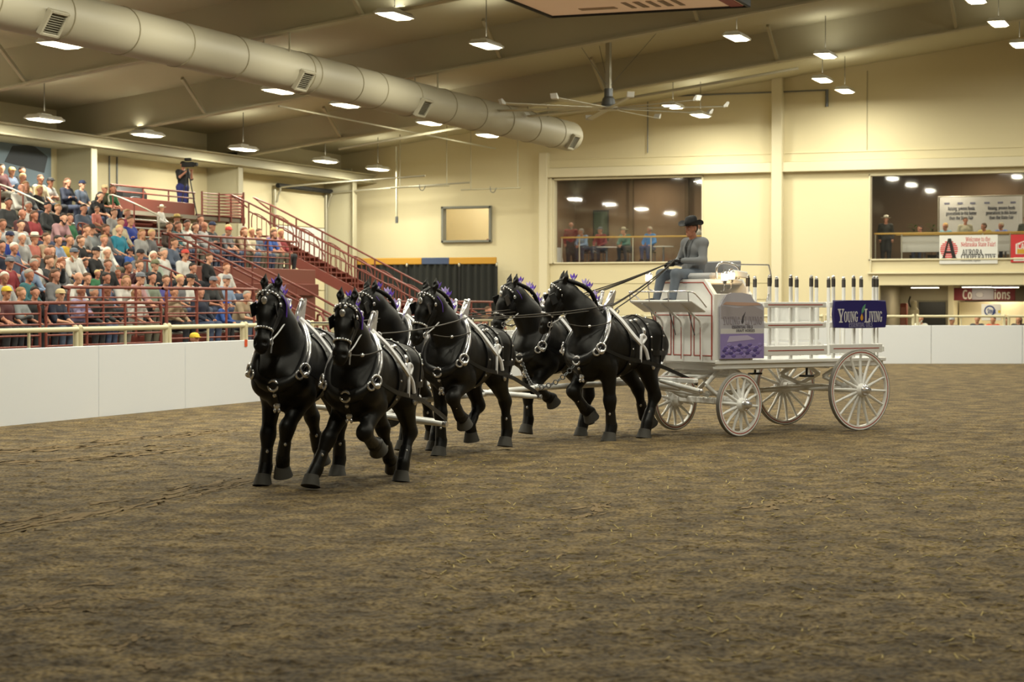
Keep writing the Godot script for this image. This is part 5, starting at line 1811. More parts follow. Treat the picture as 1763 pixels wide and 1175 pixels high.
		var t := thing("person", q[5], "person", Vector3(q[0], q[1], -69.0 if q[0] < -9.2 else -69.6), -PI / 2 + 0.2, "guests seated behind the end barrier")
		dress(t, seated[0], col_mat(q[2]), col_mat("2b3247"), skin, q[3], col_mat(q[4]), 1)
		var ch := thing("folding_chair", "chair under the %s" % q[5], "chair", Vector3(t.position.x, 0, t.position.z))
		part("seat", MB.new().box(Vector3(0, q[1] + 0.37, 0), Vector3(0.42, 0.04, 0.42), 0.015), M.steelgrey, ch)
		part("leg", MB.new().box(Vector3(0, (q[1] + 0.35) * 0.5, 0), Vector3(0.36, q[1] + 0.35, 0.04)), M.steelgrey, ch)

# ---------------------------------------------------------------- duct, fan, sign, drape
func hanging_things() -> void:
	var o := Vector3(-22.5, 7.66, 0)
	var t := thing("air_duct", "long round cream air duct hung under the roof", "duct", o)
	var zs := [-64.41, -62.65, -60.26, -57.83, -55.57, -53.19, -50.7, -48.41, -46.87, -44.48, -44.1, -40.69, -38.24, -35.99, -33.59, -31.2, -28.8, -26.4, -24.0]
	for i in zs.size() - 1:
		part("duct_section", MB.new().tube([Vector3(0, 0, zs[i]), Vector3(0, 0, zs[i + 1])], 0.5, 32, i == 0 or i == zs.size() - 2), M.duct, t)
		part("seam_ring", MB.new().ring(Vector3(0, 0, zs[i + 1]), Vector3(0, 0, 1), 0.503, 0.016, 32, 6), hexm("8a8268", 0.6), t)
	for z in [-32.9, -43.55, -50.85, -63.5]:
		var q := Transform3D(Basis(Vector3(0, 0, 1), -0.55), Vector3(0, 0, z))
		var b := MB.new()
		b.xf = q
		for s in [-1.0, 1.0]:
			b.box(Vector3(0.53, 0.24 * s, 0), Vector3(0.12, 0.06, 0.6), 0.01)
			b.box(Vector3(0.53, 0, 0.29 * s), Vector3(0.12, 0.54, 0.06), 0.01)
		var g := part("grille", b, M.duct, t)
		b = MB.new()
		b.xf = q
		for k in 9:
			b.box(Vector3(0.545, -0.19 + k * 0.048, 0), Vector3(0.03, 0.016, 0.54), 0.0, Basis(Vector3(0, 0, 1), 0.5))
		b.box(Vector3(0.505, 0, 0), Vector3(0.01, 0.46, 0.56))
		part("louvre", b, hexm("77725f", 0.6), g)
	for z in [-61.3, -52.1, -43.0, -33.9]:
		part("strap", MB.new().box(Vector3(0.35, 0.62, z), Vector3(0.05, 0.5, 0.02)), M.steel, t)
		part("strap", MB.new().box(Vector3(-0.35, 0.6, z), Vector3(0.05, 0.5, 0.02)), M.steel, t)
	# ceiling fan: ten long blades
	var f := thing("ceiling_fan", "very large ceiling fan with long slim pale blades", "fan", Vector3(-18.7, 7.81, -57.1))
	part("drop_pole", MB.new().box(Vector3(0, 1.35, 0), Vector3(0.16, 1.9, 0.16), 0.02), M.galv, f)
	part("mounting_plate", MB.new().box(Vector3(0, 2.2, 0), Vector3(1.6, 0.08, 0.5), 0.02), M.steel, f)
	part("motor", MB.new().lathe([[0.0, 0.05], [0.2, 0.06], [0.22, 0.12], [0.18, 0.3], [0.13, 0.36], [0.13, 0.6], [0.0, 0.62]], 18), M.steelgrey, f)
	part("hub", MB.new().lathe([[0.0, -0.06], [0.3, -0.05], [0.32, 0.0], [0.3, 0.05], [0.0, 0.06]], 20), M.galv, f)
	var blade := MB.new()
	blade.xf = Transform3D(Basis(Vector3.RIGHT, 0.2), Vector3.ZERO)
	blade.prism(PackedVector2Array([Vector2(0.25, -0.008), Vector2(3.5, -0.008), Vector2(3.5, 0.012), Vector2(0.25, 0.014)]), -0.09, 0.09)
	var bm := blade.mesh()
	var tip := MB.new().prism(PackedVector2Array([Vector2(0, -0.03), Vector2(0.1, -0.01), Vector2(0.16, 0.13), Vector2(0.11, 0.14), Vector2(0, 0.03)]), -0.1, 0.1).mesh()
	for k in 10:
		var a := TAU * k / 10 + 0.18
		var bl := part("blade", bm, M.galv, f)
		bl.rotation.y = a
		var tp := part("blade_tip", tip, M.white, bl)
		tp.position.x = 3.46
	for k in 3:
		var a := TAU * k / 3
		part("stay_wire", MB.new().tube([Vector3(0.08 * cos(a), 0.7, 0.08 * sin(a)), Vector3(1.6 * cos(a), 2.3, 1.6 * sin(a))], 0.008, 5), M.steelgrey, f)
	# hanging sign over the arena, seen from below
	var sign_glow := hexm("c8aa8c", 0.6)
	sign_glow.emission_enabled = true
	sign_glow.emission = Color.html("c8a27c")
	sign_glow.emission_energy_multiplier = 0.25  # faint emission added to brighten the otherwise unlit underside
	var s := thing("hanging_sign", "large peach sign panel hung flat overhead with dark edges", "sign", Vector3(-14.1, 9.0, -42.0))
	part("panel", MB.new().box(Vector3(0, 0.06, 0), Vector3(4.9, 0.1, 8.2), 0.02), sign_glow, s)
	for e in [-1.0, 1.0]:
		part("edge", MB.new().box(Vector3(2.48 * e, 0.06, 0), Vector3(0.09, 0.2, 8.3), 0.02), M.dark, s)
		part("edge", MB.new().box(Vector3(0, 0.06, 4.13 * e), Vector3(5.0, 0.2, 0.09), 0.02), M.dark, s)
	part("red_panel", MB.new().box(Vector3(2.2, 0.0, -2.9), Vector3(0.3, 0.02, 2.4)), hexm("9a4a4e"), s)
	for k in 5:
		part("faded_print", MB.new().box(Vector3(-0.15 + k * 0.3, 0.0, -3.05), Vector3(0.12 + 0.03 * (k % 2), 0.012, 0.9)), hexm("8f7a68"), s)
	part("faded_print", MB.new().box(Vector3(-1.0, 0.0, -3.3), Vector3(0.9, 0.012, 0.3)), hexm("a48c76"), s)
	for e in [[-2.2, -3.8], [2.2, -3.8], [-2.2, 3.8], [2.2, 3.8]]:
		part("cable", MB.new().tube([Vector3(e[0], 0.1, e[1]), Vector3(e[0], roof_low(-14.1 + e[0]) - 8.1, e[1])], 0.015, 5), M.steelgrey, s)
	# pipe and drape before the end wall
	var dr := thing("pipe_and_drape", "black drape with yellow band along its top before the end wall", "drape", Vector3(-33.8, 0, -71.0))
	var b := MB.new()
	var w := 6.05
	for side in [0.0, -0.03]:
		for i in 120:
			var x0 := w * i / 120.0
			var x1 := w * (i + 1) / 120.0
			var z0: float = side + 0.05 * sin(x0 * 22.0) + 0.02 * sin(x0 * 7.0)
			var z1: float = side + 0.05 * sin(x1 * 22.0) + 0.02 * sin(x1 * 7.0)
			if side == 0.0:
				b.quad(Vector3(x0, 0.02, z0), Vector3(x1, 0.02, z1), Vector3(x1, 3.45, z1), Vector3(x0, 3.45, z0))
			else:
				b.quad(Vector3(x1, 0.02, z1), Vector3(x0, 0.02, z0), Vector3(x0, 3.45, z0), Vector3(x1, 3.45, z1))
	part("drape_cloth", b, hexm("1f211f", 0.9), dr)
	for q in [[0.0, 2.95, "b4862e"], [2.95, 4.1, "3d4a68"], [4.1, 6.05, "b4862e"]]:
		part("valance", MB.new().box(Vector3((q[0] + q[1]) * 0.5, 3.58, 0), Vector3(q[1] - q[0], 0.26, 0.1), 0.02), hexm(q[2], 0.8), dr)
	for x in [0.0, 2.35, 4.55, 6.1]:
		part("pole", MB.new().tube([Vector3(x, 0, 0.08), Vector3(x, 3.5, 0.08)], 0.035, 8), M.dark, dr)
		part("pole_cap", MB.new().ball(Vector3(x, 3.42, 0.1), Vector3(0.05, 0.08, 0.05)), M.galv, dr)
	# trapeze pipes hung from the roof over the overhead door
	for q in [[-30.9, -68.6, 6.3], [-28.6, -70.0, 6.25]]:
		var tp := thing("pipe_trapeze", "thin pipe trapeze with small hooks hung before the end wall, %s" % ("by the stand" if q[0] < -30 else "above the small window"), "pipe rack", Vector3(q[0], q[2], q[1]))
		part("pipe", MB.new().tube([Vector3(-0.2, 0, 0), Vector3(2.2, 0.03, 0)], 0.03, 6), M.steel, tp)
		for x in [0.2, 2.1]:
			part("rod", MB.new().tube([Vector3(x, 0, 0), Vector3(x, roof_low(q[0] + x) + 0.9 - q[2], 0)], 0.018, 6), M.steel, tp)
		part("hook", MB.new().tube(smooth([Vector3(1.0, 0.1, 0.02), Vector3(1.02, -0.08, 0.02), Vector3(1.15, -0.12, 0.02), Vector3(1.25, 0.05, 0.02)], 4), 0.015, 5), M.steelgrey, tp)
	var hp := thing("drop_pipe", "lit vertical pipe end dropping below the lamp by the overhead door", "pipe", Vector3(-31.2, 5.0, -69.4))
	part("pipe", MB.new().tube([Vector3(0, 0.2, 0), Vector3(0, 2.9, 0)], 0.04, 8), M.steel, hp)
	part("end_plug", MB.new().tube([Vector3(0, 0, 0), Vector3(0, 0.25, 0)], 0.06, 8), M.steelgrey, hp)

# ---------------------------------------------------------------- the hitch wagon (x forward, z to its right)
const WAGON_AT := Vector3(-8.05, 0, -29.37)
const WAGON_TURN := -125.0

func wheel_parts(root: Node3D, called: String, at: Vector3, r: float, spokes: int, turn: float, outward: float, roll: float) -> void:
	var h := Node3D.new()
	h.name = called
	root.add_child(h, true)
	h.position = at
	h.rotation = Vector3(0, turn, 0)
	var lay := Basis(Vector3.RIGHT, PI / 2) * Basis(Vector3.UP, roll)        # the lathe axis turned from y to z
	var rim := MB.new().lathe([[r - 0.075, -0.026], [r - 0.012, -0.03], [r - 0.012, 0.03], [r - 0.075, 0.026], [r - 0.075, -0.026]], 48)
	part("wheel_rim", rim, M.paint, h).basis = lay
	part("iron_tyre", MB.new().lathe([[r - 0.013, -0.032], [r, -0.028], [r, 0.028], [r - 0.013, 0.032]], 48), hexm("8d8a86", 0.5, 0.4), h).basis = lay
	for s in [-1.0, 1.0]:
		part("pinstripe", MB.new().lathe([[r - 0.05, 0.0275 * s], [r - 0.044, 0.0295 * s], [r - 0.036, 0.0295 * s], [r - 0.03, 0.0275 * s]] if s > 0 else [[r - 0.03, 0.0275 * s], [r - 0.036, 0.0295 * s], [r - 0.044, 0.0295 * s], [r - 0.05, 0.0275 * s]], 48), M.stripe, h).basis = lay
	for k in spokes:
		var a := TAU * k / spokes + roll
		var d := Vector3(cos(a), sin(a), 0)
		part("spoke", MB.new().tube([d * 0.07 + Vector3(0, 0, 0.02 * outward), d * 0.14 + Vector3(0, 0, 0.02 * outward), d * (r * 0.62), d * (r - 0.06)], [0.03, 0.03, 0.021, 0.019], 8, false), M.paint, h)
	var pr := [[0.0, -0.14], [0.08, -0.13], [0.095, -0.06], [0.11, -0.04], [0.11, 0.04], [0.09, 0.06], [0.08, 0.12], [0.0, 0.125]]
	part("hub", MB.new().lathe(pr, 20), M.paint, h).basis = lay
	var cap := part("hub_cap", MB.new().lathe([[0.085, 0.0], [0.09, 0.015], [0.075, 0.03], [0.06, 0.07], [0.045, 0.1], [0.0, 0.115]], 20), M.chrome, h, "chrome hub cap")
	cap.transform = Transform3D(Basis(Vector3.RIGHT, PI / 2 * outward), Vector3(0, 0, 0.12 * outward))

func carriage_lamp(root: Node3D, at: Vector3, e: float) -> void:
	var l := part("lamp_case", MB.new().lathe([[0.0, -0.1], [0.03, -0.09], [0.03, -0.06], [0.055, -0.05], [0.055, -0.045]], 12).lathe([[0.065, 0.055], [0.05, 0.075], [0.02, 0.095], [0.02, 0.115], [0.0, 0.12]], 12), M.chrome, root)
	l.position = at
	part("lamp_bracket", MB.new().tube(smooth([Vector3(0, -0.1, 0), Vector3(0, -0.16, 0), Vector3(-0.05, -0.2, -0.1 * signf(at.z)), Vector3(-0.1, -0.2, -0.2 * signf(at.z))], 4), 0.012, 6), M.chrome, l)
	part("lamp_bulb", MB.new().lathe([[0.0, -0.045], [0.05, -0.045], [0.055, 0.0], [0.05, 0.055], [0.0, 0.055]], 12), glowm("ffdca0", 7.0), l)
	var o := OmniLight3D.new()
	o.name = "lamp_light"
	l.add_child(o)
	o.light_color = Color.html("ffcf90")
	o.light_energy = e
	o.light_size = 0.05
	o.omni_range = 20
	o.shadow_enabled = true

func wagon() -> void:
	var t := thing("hitch_wagon", "white show wagon with red pinstripes, tall side stakes and spoked wheels", "wagon", WAGON_AT, deg_to_rad(WAGON_TURN))
	# bed
	var b := MB.new()
	b.box(Vector3(-1.32, 1.1, 0), Vector3(3.5, 0.06, 1.46), 0.01)
	part("bed", b, M.paint, t)
	for s in [-1.0, 1.0]:
		part("sill", MB.new().box(Vector3(-1.32, 1.04, 0.66 * s), Vector3(3.44, 0.1, 0.08), 0.015), M.paint, t)
	for x in [0.25, -0.5, -1.2, -1.9, -2.6]:
		part("cross_beam", MB.new().box(Vector3(x, 1.02, 0), Vector3(0.08, 0.09, 1.3), 0.01), M.paint, t)
	# front wall and seat box
	var o := PackedVector2Array([Vector2(-0.72, 1.1), Vector2(0.72, 1.1), Vector2(0.72, 2.11), Vector2(0.5, 2.34), Vector2(-0.5, 2.34), Vector2(-0.72, 2.11)])
	b = MB.new()
	b.xf = Transform3D(Basis(Vector3.UP, PI / 2), Vector3.ZERO)
	b.prism(o, 0.39, 0.45)
	b.prism(o, -0.3, -0.25)
	var fw := part("front_wall", b, M.paint, t)
	for z in [-0.47, 0.02, 0.5]:                  # framed panels
		var w := 0.42
		var f := MB.new()
		for e in [[z, 1.2, w, 0.012], [z, 1.8, w, 0.012]]:
			f.box(Vector3(0.456, e[1], e[0]), Vector3(0.008, e[3], e[2]))
		for e in [z - w * 0.5, z + w * 0.5]:
			f.box(Vector3(0.456, 1.5, e), Vector3(0.008, 0.6, 0.012))
		part("pinstripe_frame", f, M.stripe, fw)
	var pf := MB.new()
	var pl := [Vector3(0.456, 1.14, -0.67), Vector3(0.456, 2.09, -0.67), Vector3(0.456, 2.29, -0.47), Vector3(0.456, 2.29, 0.47), Vector3(0.456, 2.09, 0.67), Vector3(0.456, 1.14, 0.67)]
	for i in 5:
		pf.bar(pl[i], pl[i + 1], 0.012, 0.012)
	part("pinstripe_frame", pf, M.stripe, fw)
	part("seat_base", MB.new().box(Vector3(0.08, 2.3, 0), Vector3(0.68, 0.08, 1.1), 0.02), M.paint, t)
	part("seat_cushion", MB.new().box(Vector3(0.1, 2.385, 0), Vector3(0.56, 0.1, 1.12), 0.04), hexm("a8a8aa", 0.8), t, "pale grey seat cushion")
	for s in [-1.0, 1.0]:
		part("seat_box_side", MB.new().box(Vector3(0.07, 1.62, 0.69 * s), Vector3(0.64, 1.0, 0.04), 0.01), M.paint, t)
		part("side_arm", MB.new().tube(smooth([Vector3(0.3, 2.34, 0.6 * s), Vector3(0.32, 2.5, 0.62 * s), Vector3(0.24, 2.58, 0.63 * s), Vector3(0.05, 2.57, 0.63 * s), Vector3(-0.1, 2.5, 0.62 * s), Vector3(-0.12, 2.34, 0.6 * s)], 4), 0.018, 8), M.chrome, t)
		part("seat_wing", MB.new().box(Vector3(-0.08, 2.42, 0.64 * s), Vector3(0.36, 0.1, 0.05), 0.015, Basis(Vector3(0, 0, 1), 0.12)), M.paint, t)
		part("hand_rail", MB.new().tube([Vector3(0.0, 2.56, 0.6 * s), Vector3(-0.72, 2.56, 0.6 * s)], 0.012, 6), M.chrome, t)
		part("rail_post", MB.new().tube(smooth([Vector3(-0.72, 2.56, 0.6 * s), Vector3(-0.74, 2.3, 0.64 * s), Vector3(-0.6, 1.98, 0.68 * s)], 4), 0.012, 6), M.chrome, t)
	part("seat_back", MB.new().box(Vector3(-0.2, 2.5, 0), Vector3(0.05, 0.24, 1.1), 0.02, Basis(Vector3(0, 0, 1), 0.1)), hexm("8f9094", 0.7), t)
	# toe board with rail
	part("toe_board", MB.new().box(Vector3(0.76, 1.935, 0), Vector3(0.34, 0.04, 1.46), 0.015, Basis(Vector3(0, 0, 1), 0.5)), M.paint, t)
	part("pinstripe", MB.new().bar(Vector3(0.9, 2.005, -0.7), Vector3(0.9, 2.005, 0.7), 0.015, 0.015), M.stripe, t)
	var rl := [Vector3(0.6, 1.92, -0.72), Vector3(0.78, 2.08, -0.73), Vector3(0.92, 2.15, -0.7), Vector3(0.95, 2.15, 0.0), Vector3(0.92, 2.15, 0.7), Vector3(0.78, 2.08, 0.73), Vector3(0.6, 1.92, 0.72)]
	part("toe_rail", MB.new().tube(smooth(rl, 5), 0.013, 8), M.chrome, t)
	for z in [-0.7, -0.23, 0.23, 0.7]:
		part("toe_rail_post", MB.new().tube([Vector3(0.92, 2.0, z), Vector3(0.93, 2.15, z)], 0.009, 6), M.chrome, t)
	for z in [-0.45, 0.0, 0.45]:
		part("bracket", MB.new().tube(smooth([Vector3(0.88, 1.98, z), Vector3(0.66, 1.82, z), Vector3(0.5, 1.7, z), Vector3(0.47, 1.45, z), Vector3(0.47, 1.12, z)], 4), 0.018, 6), M.paint, t)
		part("bracket_stripe", MB.new().bar(Vector3(0.492, 1.66, z), Vector3(0.492, 1.14, z), 0.012, 0.006, Vector3.RIGHT), M.stripe, t)
		part("strut", MB.new().tube([Vector3(0.72, 1.86, z), Vector3(0.47, 1.5, z + 0.16)], 0.009, 6), M.steelgrey, t)
	# side boards, stakes and signs on both sides
	for s in [-1.0, 1.0]:
		var z: float = 0.7 * s
		for q in [[-0.53, -1.8, 1.955, 0.085], [-0.53, -1.8, 1.645, 0.085], [-0.53, -1.83, 1.26, 0.15], [-1.87, -3.0, 1.275, 0.14], [-1.87, -3.0, 1.955, 0.085], [-1.87, -3.0, 1.645, 0.085]]:
			var sbd := part("side_board", MB.new().box(Vector3((q[0] + q[1]) * 0.5, q[2], z), Vector3(q[0] - q[1], q[3], 0.035), 0.01), M.paint, t)
			part("pinstripe", MB.new().box(Vector3((q[0] + q[1]) * 0.5, q[2], z + 0.0185 * s), Vector3(q[0] - q[1] - 0.16, 0.014, 0.004)), M.stripe, sbd)
		for x in [-0.26, -0.69, -1.12, -1.54, -2.0, -2.43, -2.86]:
			var sk := part("stake", MB.new().box(Vector3(x, 1.67, z - 0.045 * s), Vector3(0.055, 1.14, 0.05), 0.012), M.paint, t)
			part("stake_cap", MB.new().box(Vector3(x, 2.3, z - 0.045 * s), Vector3(0.06, 0.15, 0.056), 0.014), hexm("63605f", 0.3, 0.5), sk)
			part("stake_tip", MB.new().ball(Vector3(x, 2.385, z - 0.045 * s), Vector3(0.026, 0.03, 0.026), 8, 5), M.chrome, sk)
	for z in [-0.55, -0.2, 0.2, 0.55]:
		var sk := part("stake", MB.new().box(Vector3(-3.03, 1.67, z), Vector3(0.05, 1.14, 0.055), 0.012), M.paint, t)
		part("stake_cap", MB.new().box(Vector3(-3.03, 2.3, z), Vector3(0.056, 0.15, 0.06), 0.014), hexm("63605f", 0.3, 0.5), sk)
		part("stake_tip", MB.new().ball(Vector3(-3.03, 2.385, z), Vector3(0.026, 0.03, 0.026), 8, 5), M.chrome, sk)
	for y in [1.26, 1.645, 1.955]:
		part("tail_board", MB.new().box(Vector3(-3.06, y, 0), Vector3(0.035, 0.09, 1.36), 0.01), M.paint, t)
	# the signs of the far side, seen from their white backs
	part("far_sign_back", MB.new().box(Vector3(-1.14, 1.63, 0.735), Vector3(1.2, 0.58, 0.03), 0.008), M.paint, t)
	part("far_sign_back", MB.new().box(Vector3(-2.44, 1.66, 0.735), Vector3(1.1, 0.56, 0.03), 0.008), M.paint, t)
	lavender_sign(t)
	blue_sign(t)
	carriage_lamp(t, Vector3(0.3, 2.36, -0.78), 0.05)
	carriage_lamp(t, Vector3(0.12, 2.38, -0.72), 0.05)
	carriage_lamp(t, Vector3(0.5, 2.36, 0.78), 0.05)
	# running gear
	var sa := deg_to_rad(7.0)
	part("front_axle", MB.new().bar(Vector3(0.1, 0.5, -0.8), Vector3(-0.1, 0.5, 0.8), 0.09, 0.1, Vector3.UP, 0.015), M.paint, t)
	part("rear_axle", MB.new().box(Vector3(-2.36, 0.64, 0), Vector3(0.1, 0.11, 1.62), 0.015), M.paint, t)
	part("reach_pole", MB.new().tube([Vector3(0.0, 0.6, 0), Vector3(-2.4, 0.66, 0)], 0.04, 8), M.paint, t)
	part("fifth_wheel", MB.new().ring(Vector3(0, 0.88, 0), Vector3.UP, 0.36, 0.025, 28, 6), M.paint, t)
	part("bolster", MB.new().box(Vector3(0, 0.95, 0), Vector3(0.14, 0.1, 1.2), 0.02), M.paint, t)
	for s in [-1.0, 1.0]:
		for x in [0.0, -2.36]:
			var y0 := 0.55 if x > -1 else 0.7
			var p := [Vector3(x + 0.42, (y0 + 0.98) * 0.5, 0.5 * s), Vector3(x + 0.2, y0 + 0.06, 0.5 * s), Vector3(x, y0, 0.5 * s), Vector3(x - 0.2, y0 + 0.06, 0.5 * s), Vector3(x - 0.42, (y0 + 0.98) * 0.5, 0.5 * s)]
			var sp := part("leaf_spring", MB.new().tube(smooth(p, 4), 0.026, 6, true, 1.4), M.paint, t)
			var q := [p[0], Vector3(x + 0.2, 0.94, 0.5 * s), Vector3(x, 0.98, 0.5 * s), Vector3(x - 0.2, 0.94, 0.5 * s), p[4]]
			part("upper_leaf", MB.new().tube(smooth(q, 4), 0.026, 6, true, 1.4), M.paint, sp)
		part("hound", MB.new().tube([Vector3(0.05, 0.58, 0.1 * s), Vector3(0.85, 0.72, 0.42 * s)], 0.03, 6), M.paint, t)
		part("gear_strut", MB.new().tube([Vector3(-2.3, 0.66, 0.5 * s), Vector3(-1.1, 0.62, 0.03 * s)], 0.026, 6), M.paint, t)
		part("step", MB.new().box(Vector3(-1.5, 0.86, 0.6 * s), Vector3(0.2, 0.03, 0.14), 0.01), M.dark, t)
		part("step_hanger", MB.new().tube([Vector3(-1.5, 0.86, 0.6 * s), Vector3(-1.5, 1.04, 0.6 * s)], 0.018, 6), M.dark, t)
	part("splinter_bar", MB.new().box(Vector3(0.85, 0.84, 0.05), Vector3(0.09, 0.07, 1.7), 0.015), M.paint, t)
	part("splinter_stripe", MB.new().box(Vector3(0.85, 0.879, 0.05), Vector3(0.02, 0.004, 1.6)), M.stripe, t)
	for s in [-1.0, 1.0]:
		part("bar_strut", MB.new().tube([Vector3(0.85, 0.82, 0.5 * s), Vector3(0.1, 0.9, 0.25 * s)], 0.025, 6), M.paint, t)
	wheel_parts(t, "near_front_wheel", Vector3(0.08, 0.475, -0.86), 0.475, 14, sa, -1.0, 0.1)
	wheel_parts(t, "far_front_wheel", Vector3(-0.08, 0.475, 0.86), 0.475, 14, sa, 1.0, 0.2)
	wheel_parts(t, "near_rear_wheel", Vector3(-2.36, 0.63, -0.86), 0.63, 16, 0.0, -1.0, 0.05)
	wheel_parts(t, "far_rear_wheel", Vector3(-2.36, 0.63, 0.86), 0.63, 16, 0.0, 1.0, 0.3)
	driver(t)

func flat_on_side(b: MB, z: float) -> void:      # draws x to the left, so that it reads from the near side
	b.xf = Transform3D(Basis(Vector3(-1, 0, 0), Vector3(0, 1, 0), Vector3(0, 0, -1)), Vector3(0, 0, z))

func lavender_sign(t: Node3D) -> void:
	var s := Node3D.new()
	s.name = "picture_sign"
	t.add_child(s)
	s.position = Vector3(-0.07, 1.15, -0.735)
	s.rotation.y = PI                       # its own x runs towards the tail, its own z to the near side
	var o := PackedVector2Array([Vector2(-0.43, 0), Vector2(0.43, 0), Vector2(0.43, 0.76), Vector2(0.39, 0.82), Vector2(0.24, 0.86), Vector2(0.16, 0.96), Vector2(0.0, 0.985), Vector2(-0.2, 0.985), Vector2(-0.3, 0.96), Vector2(-0.38, 0.86), Vector2(-0.43, 0.78)])
	part("sign_board", MB.new().prism(o, -0.015, 0.015), hexm("b9b7c4", 0.4), s)
	part("cloud_print", MB.new().prism(PackedVector2Array([Vector2(-0.41, 0.6), Vector2(0.41, 0.56), Vector2(0.41, 0.72), Vector2(0.2, 0.8), Vector2(-0.1, 0.76), Vector2(-0.41, 0.8)]), 0.015, 0.017), hexm("a39ca3", 0.5), s)
	part("sunset_print", MB.new().prism(PackedVector2Array([Vector2(-0.38, 0.81), Vector2(0.0, 0.79), Vector2(0.38, 0.8), Vector2(0.3, 0.835), Vector2(-0.32, 0.85)]), 0.015, 0.018), hexm("c2a092", 0.5), s)
	part("pale_print", MB.new().box(Vector3(0, 0.4, 0.016), Vector3(0.84, 0.1, 0.003)), hexm("d3d1d4", 0.5), s)
	part("field_print", MB.new().box(Vector3(0, 0.19, 0.0165), Vector3(0.85, 0.37, 0.004)), hexm("9384bf", 0.5), s)
	part("path_print", MB.new().prism(PackedVector2Array([Vector2(-0.25, 0.34), Vector2(0.1, 0.35), Vector2(0.25, 0.29), Vector2(-0.3, 0.25)]), 0.0185, 0.02), hexm("c0b6d6", 0.5), s)
	for k in 30:
		var x := -0.37 + 0.05 * (k % 15) + 0.02 * (k / 15)
		part("bush_print", MB.new().ball(Vector3(x, 0.045 + 0.04 * ((k * 7) % 4) + 0.04 * (k / 15), 0.019), Vector3(0.045, 0.026, 0.002), 8, 4), hexm(["55498a", "6b5aa3", "8f80bf"][k % 3], 0.5), s)
	var ink := hexm("9b94a0", 0.5)
	writing("lettering", "YOUNG", 0.12, 0.004, ink, s, Vector3(-0.21, 0.57, 0.02), 0, true, true, 0.33)
	writing("lettering", "LIVING", 0.12, 0.004, ink, s, Vector3(0.22, 0.57, 0.02), 0, true, true, 0.33)
	part("drop_emblem", MB.new().prism(PackedVector2Array([Vector2(0, 0.52), Vector2(0.025, 0.55), Vector2(0.02, 0.6), Vector2(0.06, 0.7), Vector2(0.0, 0.63), Vector2(-0.02, 0.55)]), 0.018, 0.022), hexm("45424a"), s)
	writing("lettering", "ESSENTIAL OILS", 0.045, 0.003, hexm("6a6670"), s, Vector3(0, 0.475, 0.02), 0, true, false, 0.4)
	writing("lettering", "DRAFT HORSES", 0.04, 0.003, hexm("6a6670"), s, Vector3(0.06, 0.42, 0.02), 0, true, false, 0.36)

func blue_sign(t: Node3D) -> void:
	var s := Node3D.new()
	s.name = "blue_sign"
	t.add_child(s)
	s.position = Vector3(-2.49, 1.805, -0.735)
	s.rotation.y = PI
	var o := PackedVector2Array([Vector2(-0.54, -0.2), Vector2(-0.3, -0.215), Vector2(0.3, -0.215), Vector2(0.54, -0.2), Vector2(0.57, 0.0), Vector2(0.54, 0.2), Vector2(0.3, 0.215), Vector2(-0.3, 0.215), Vector2(-0.54, 0.2), Vector2(-0.57, 0.0)])
	part("sign_board", MB.new().prism(o, -0.015, 0.015), hexm("2f2a6e", 0.35), s)
	part("sign_edge", MB.new().prism(PackedVector2Array([Vector2(-0.56, -0.21), Vector2(0.56, -0.21), Vector2(0.585, 0.0), Vector2(0.56, 0.22), Vector2(-0.56, 0.22), Vector2(-0.585, 0.0)]), -0.02, -0.014), hexm("8a86a8", 0.4), s)
	var pale := hexm("d9d7dc", 0.5)
	writing("lettering", "Y", 0.215, 0.006, pale, s, Vector3(-0.42, -0.025, 0.018), 0, true, true, 0.13)
	writing("lettering", "OUNG", 0.165, 0.006, pale, s, Vector3(-0.21, -0.04, 0.018), 0, true, true, 0.29)
	writing("lettering", "L", 0.215, 0.006, pale, s, Vector3(0.13, -0.025, 0.018), 0, true, true, 0.1)
	writing("lettering", "IVING", 0.165, 0.006, pale, s, Vector3(0.32, -0.04, 0.018), 0, true, true, 0.28)
	writing("lettering", "ESSENTIAL OILS", 0.07, 0.004, hexm("8f8cae"), s, Vector3(0, -0.165, 0.018), 0, true, false, 0.5)
	part("drop_emblem", MB.new().prism(PackedVector2Array([Vector2(0.02, -0.1), Vector2(0.045, -0.08), Vector2(0.048, -0.045), Vector2(0.025, 0.01), Vector2(-0.005, -0.045), Vector2(-0.002, -0.08)]), 0.015, 0.022), hexm("d9a13a", 0.4), s)
	part("leaf_emblem", MB.new().prism(PackedVector2Array([Vector2(0.02, 0.01), Vector2(0.06, 0.04), Vector2(0.09, 0.1), Vector2(0.1, 0.16), Vector2(0.05, 0.12), Vector2(0.02, 0.07)]), 0.015, 0.022), hexm("5f9a7a", 0.4), s)

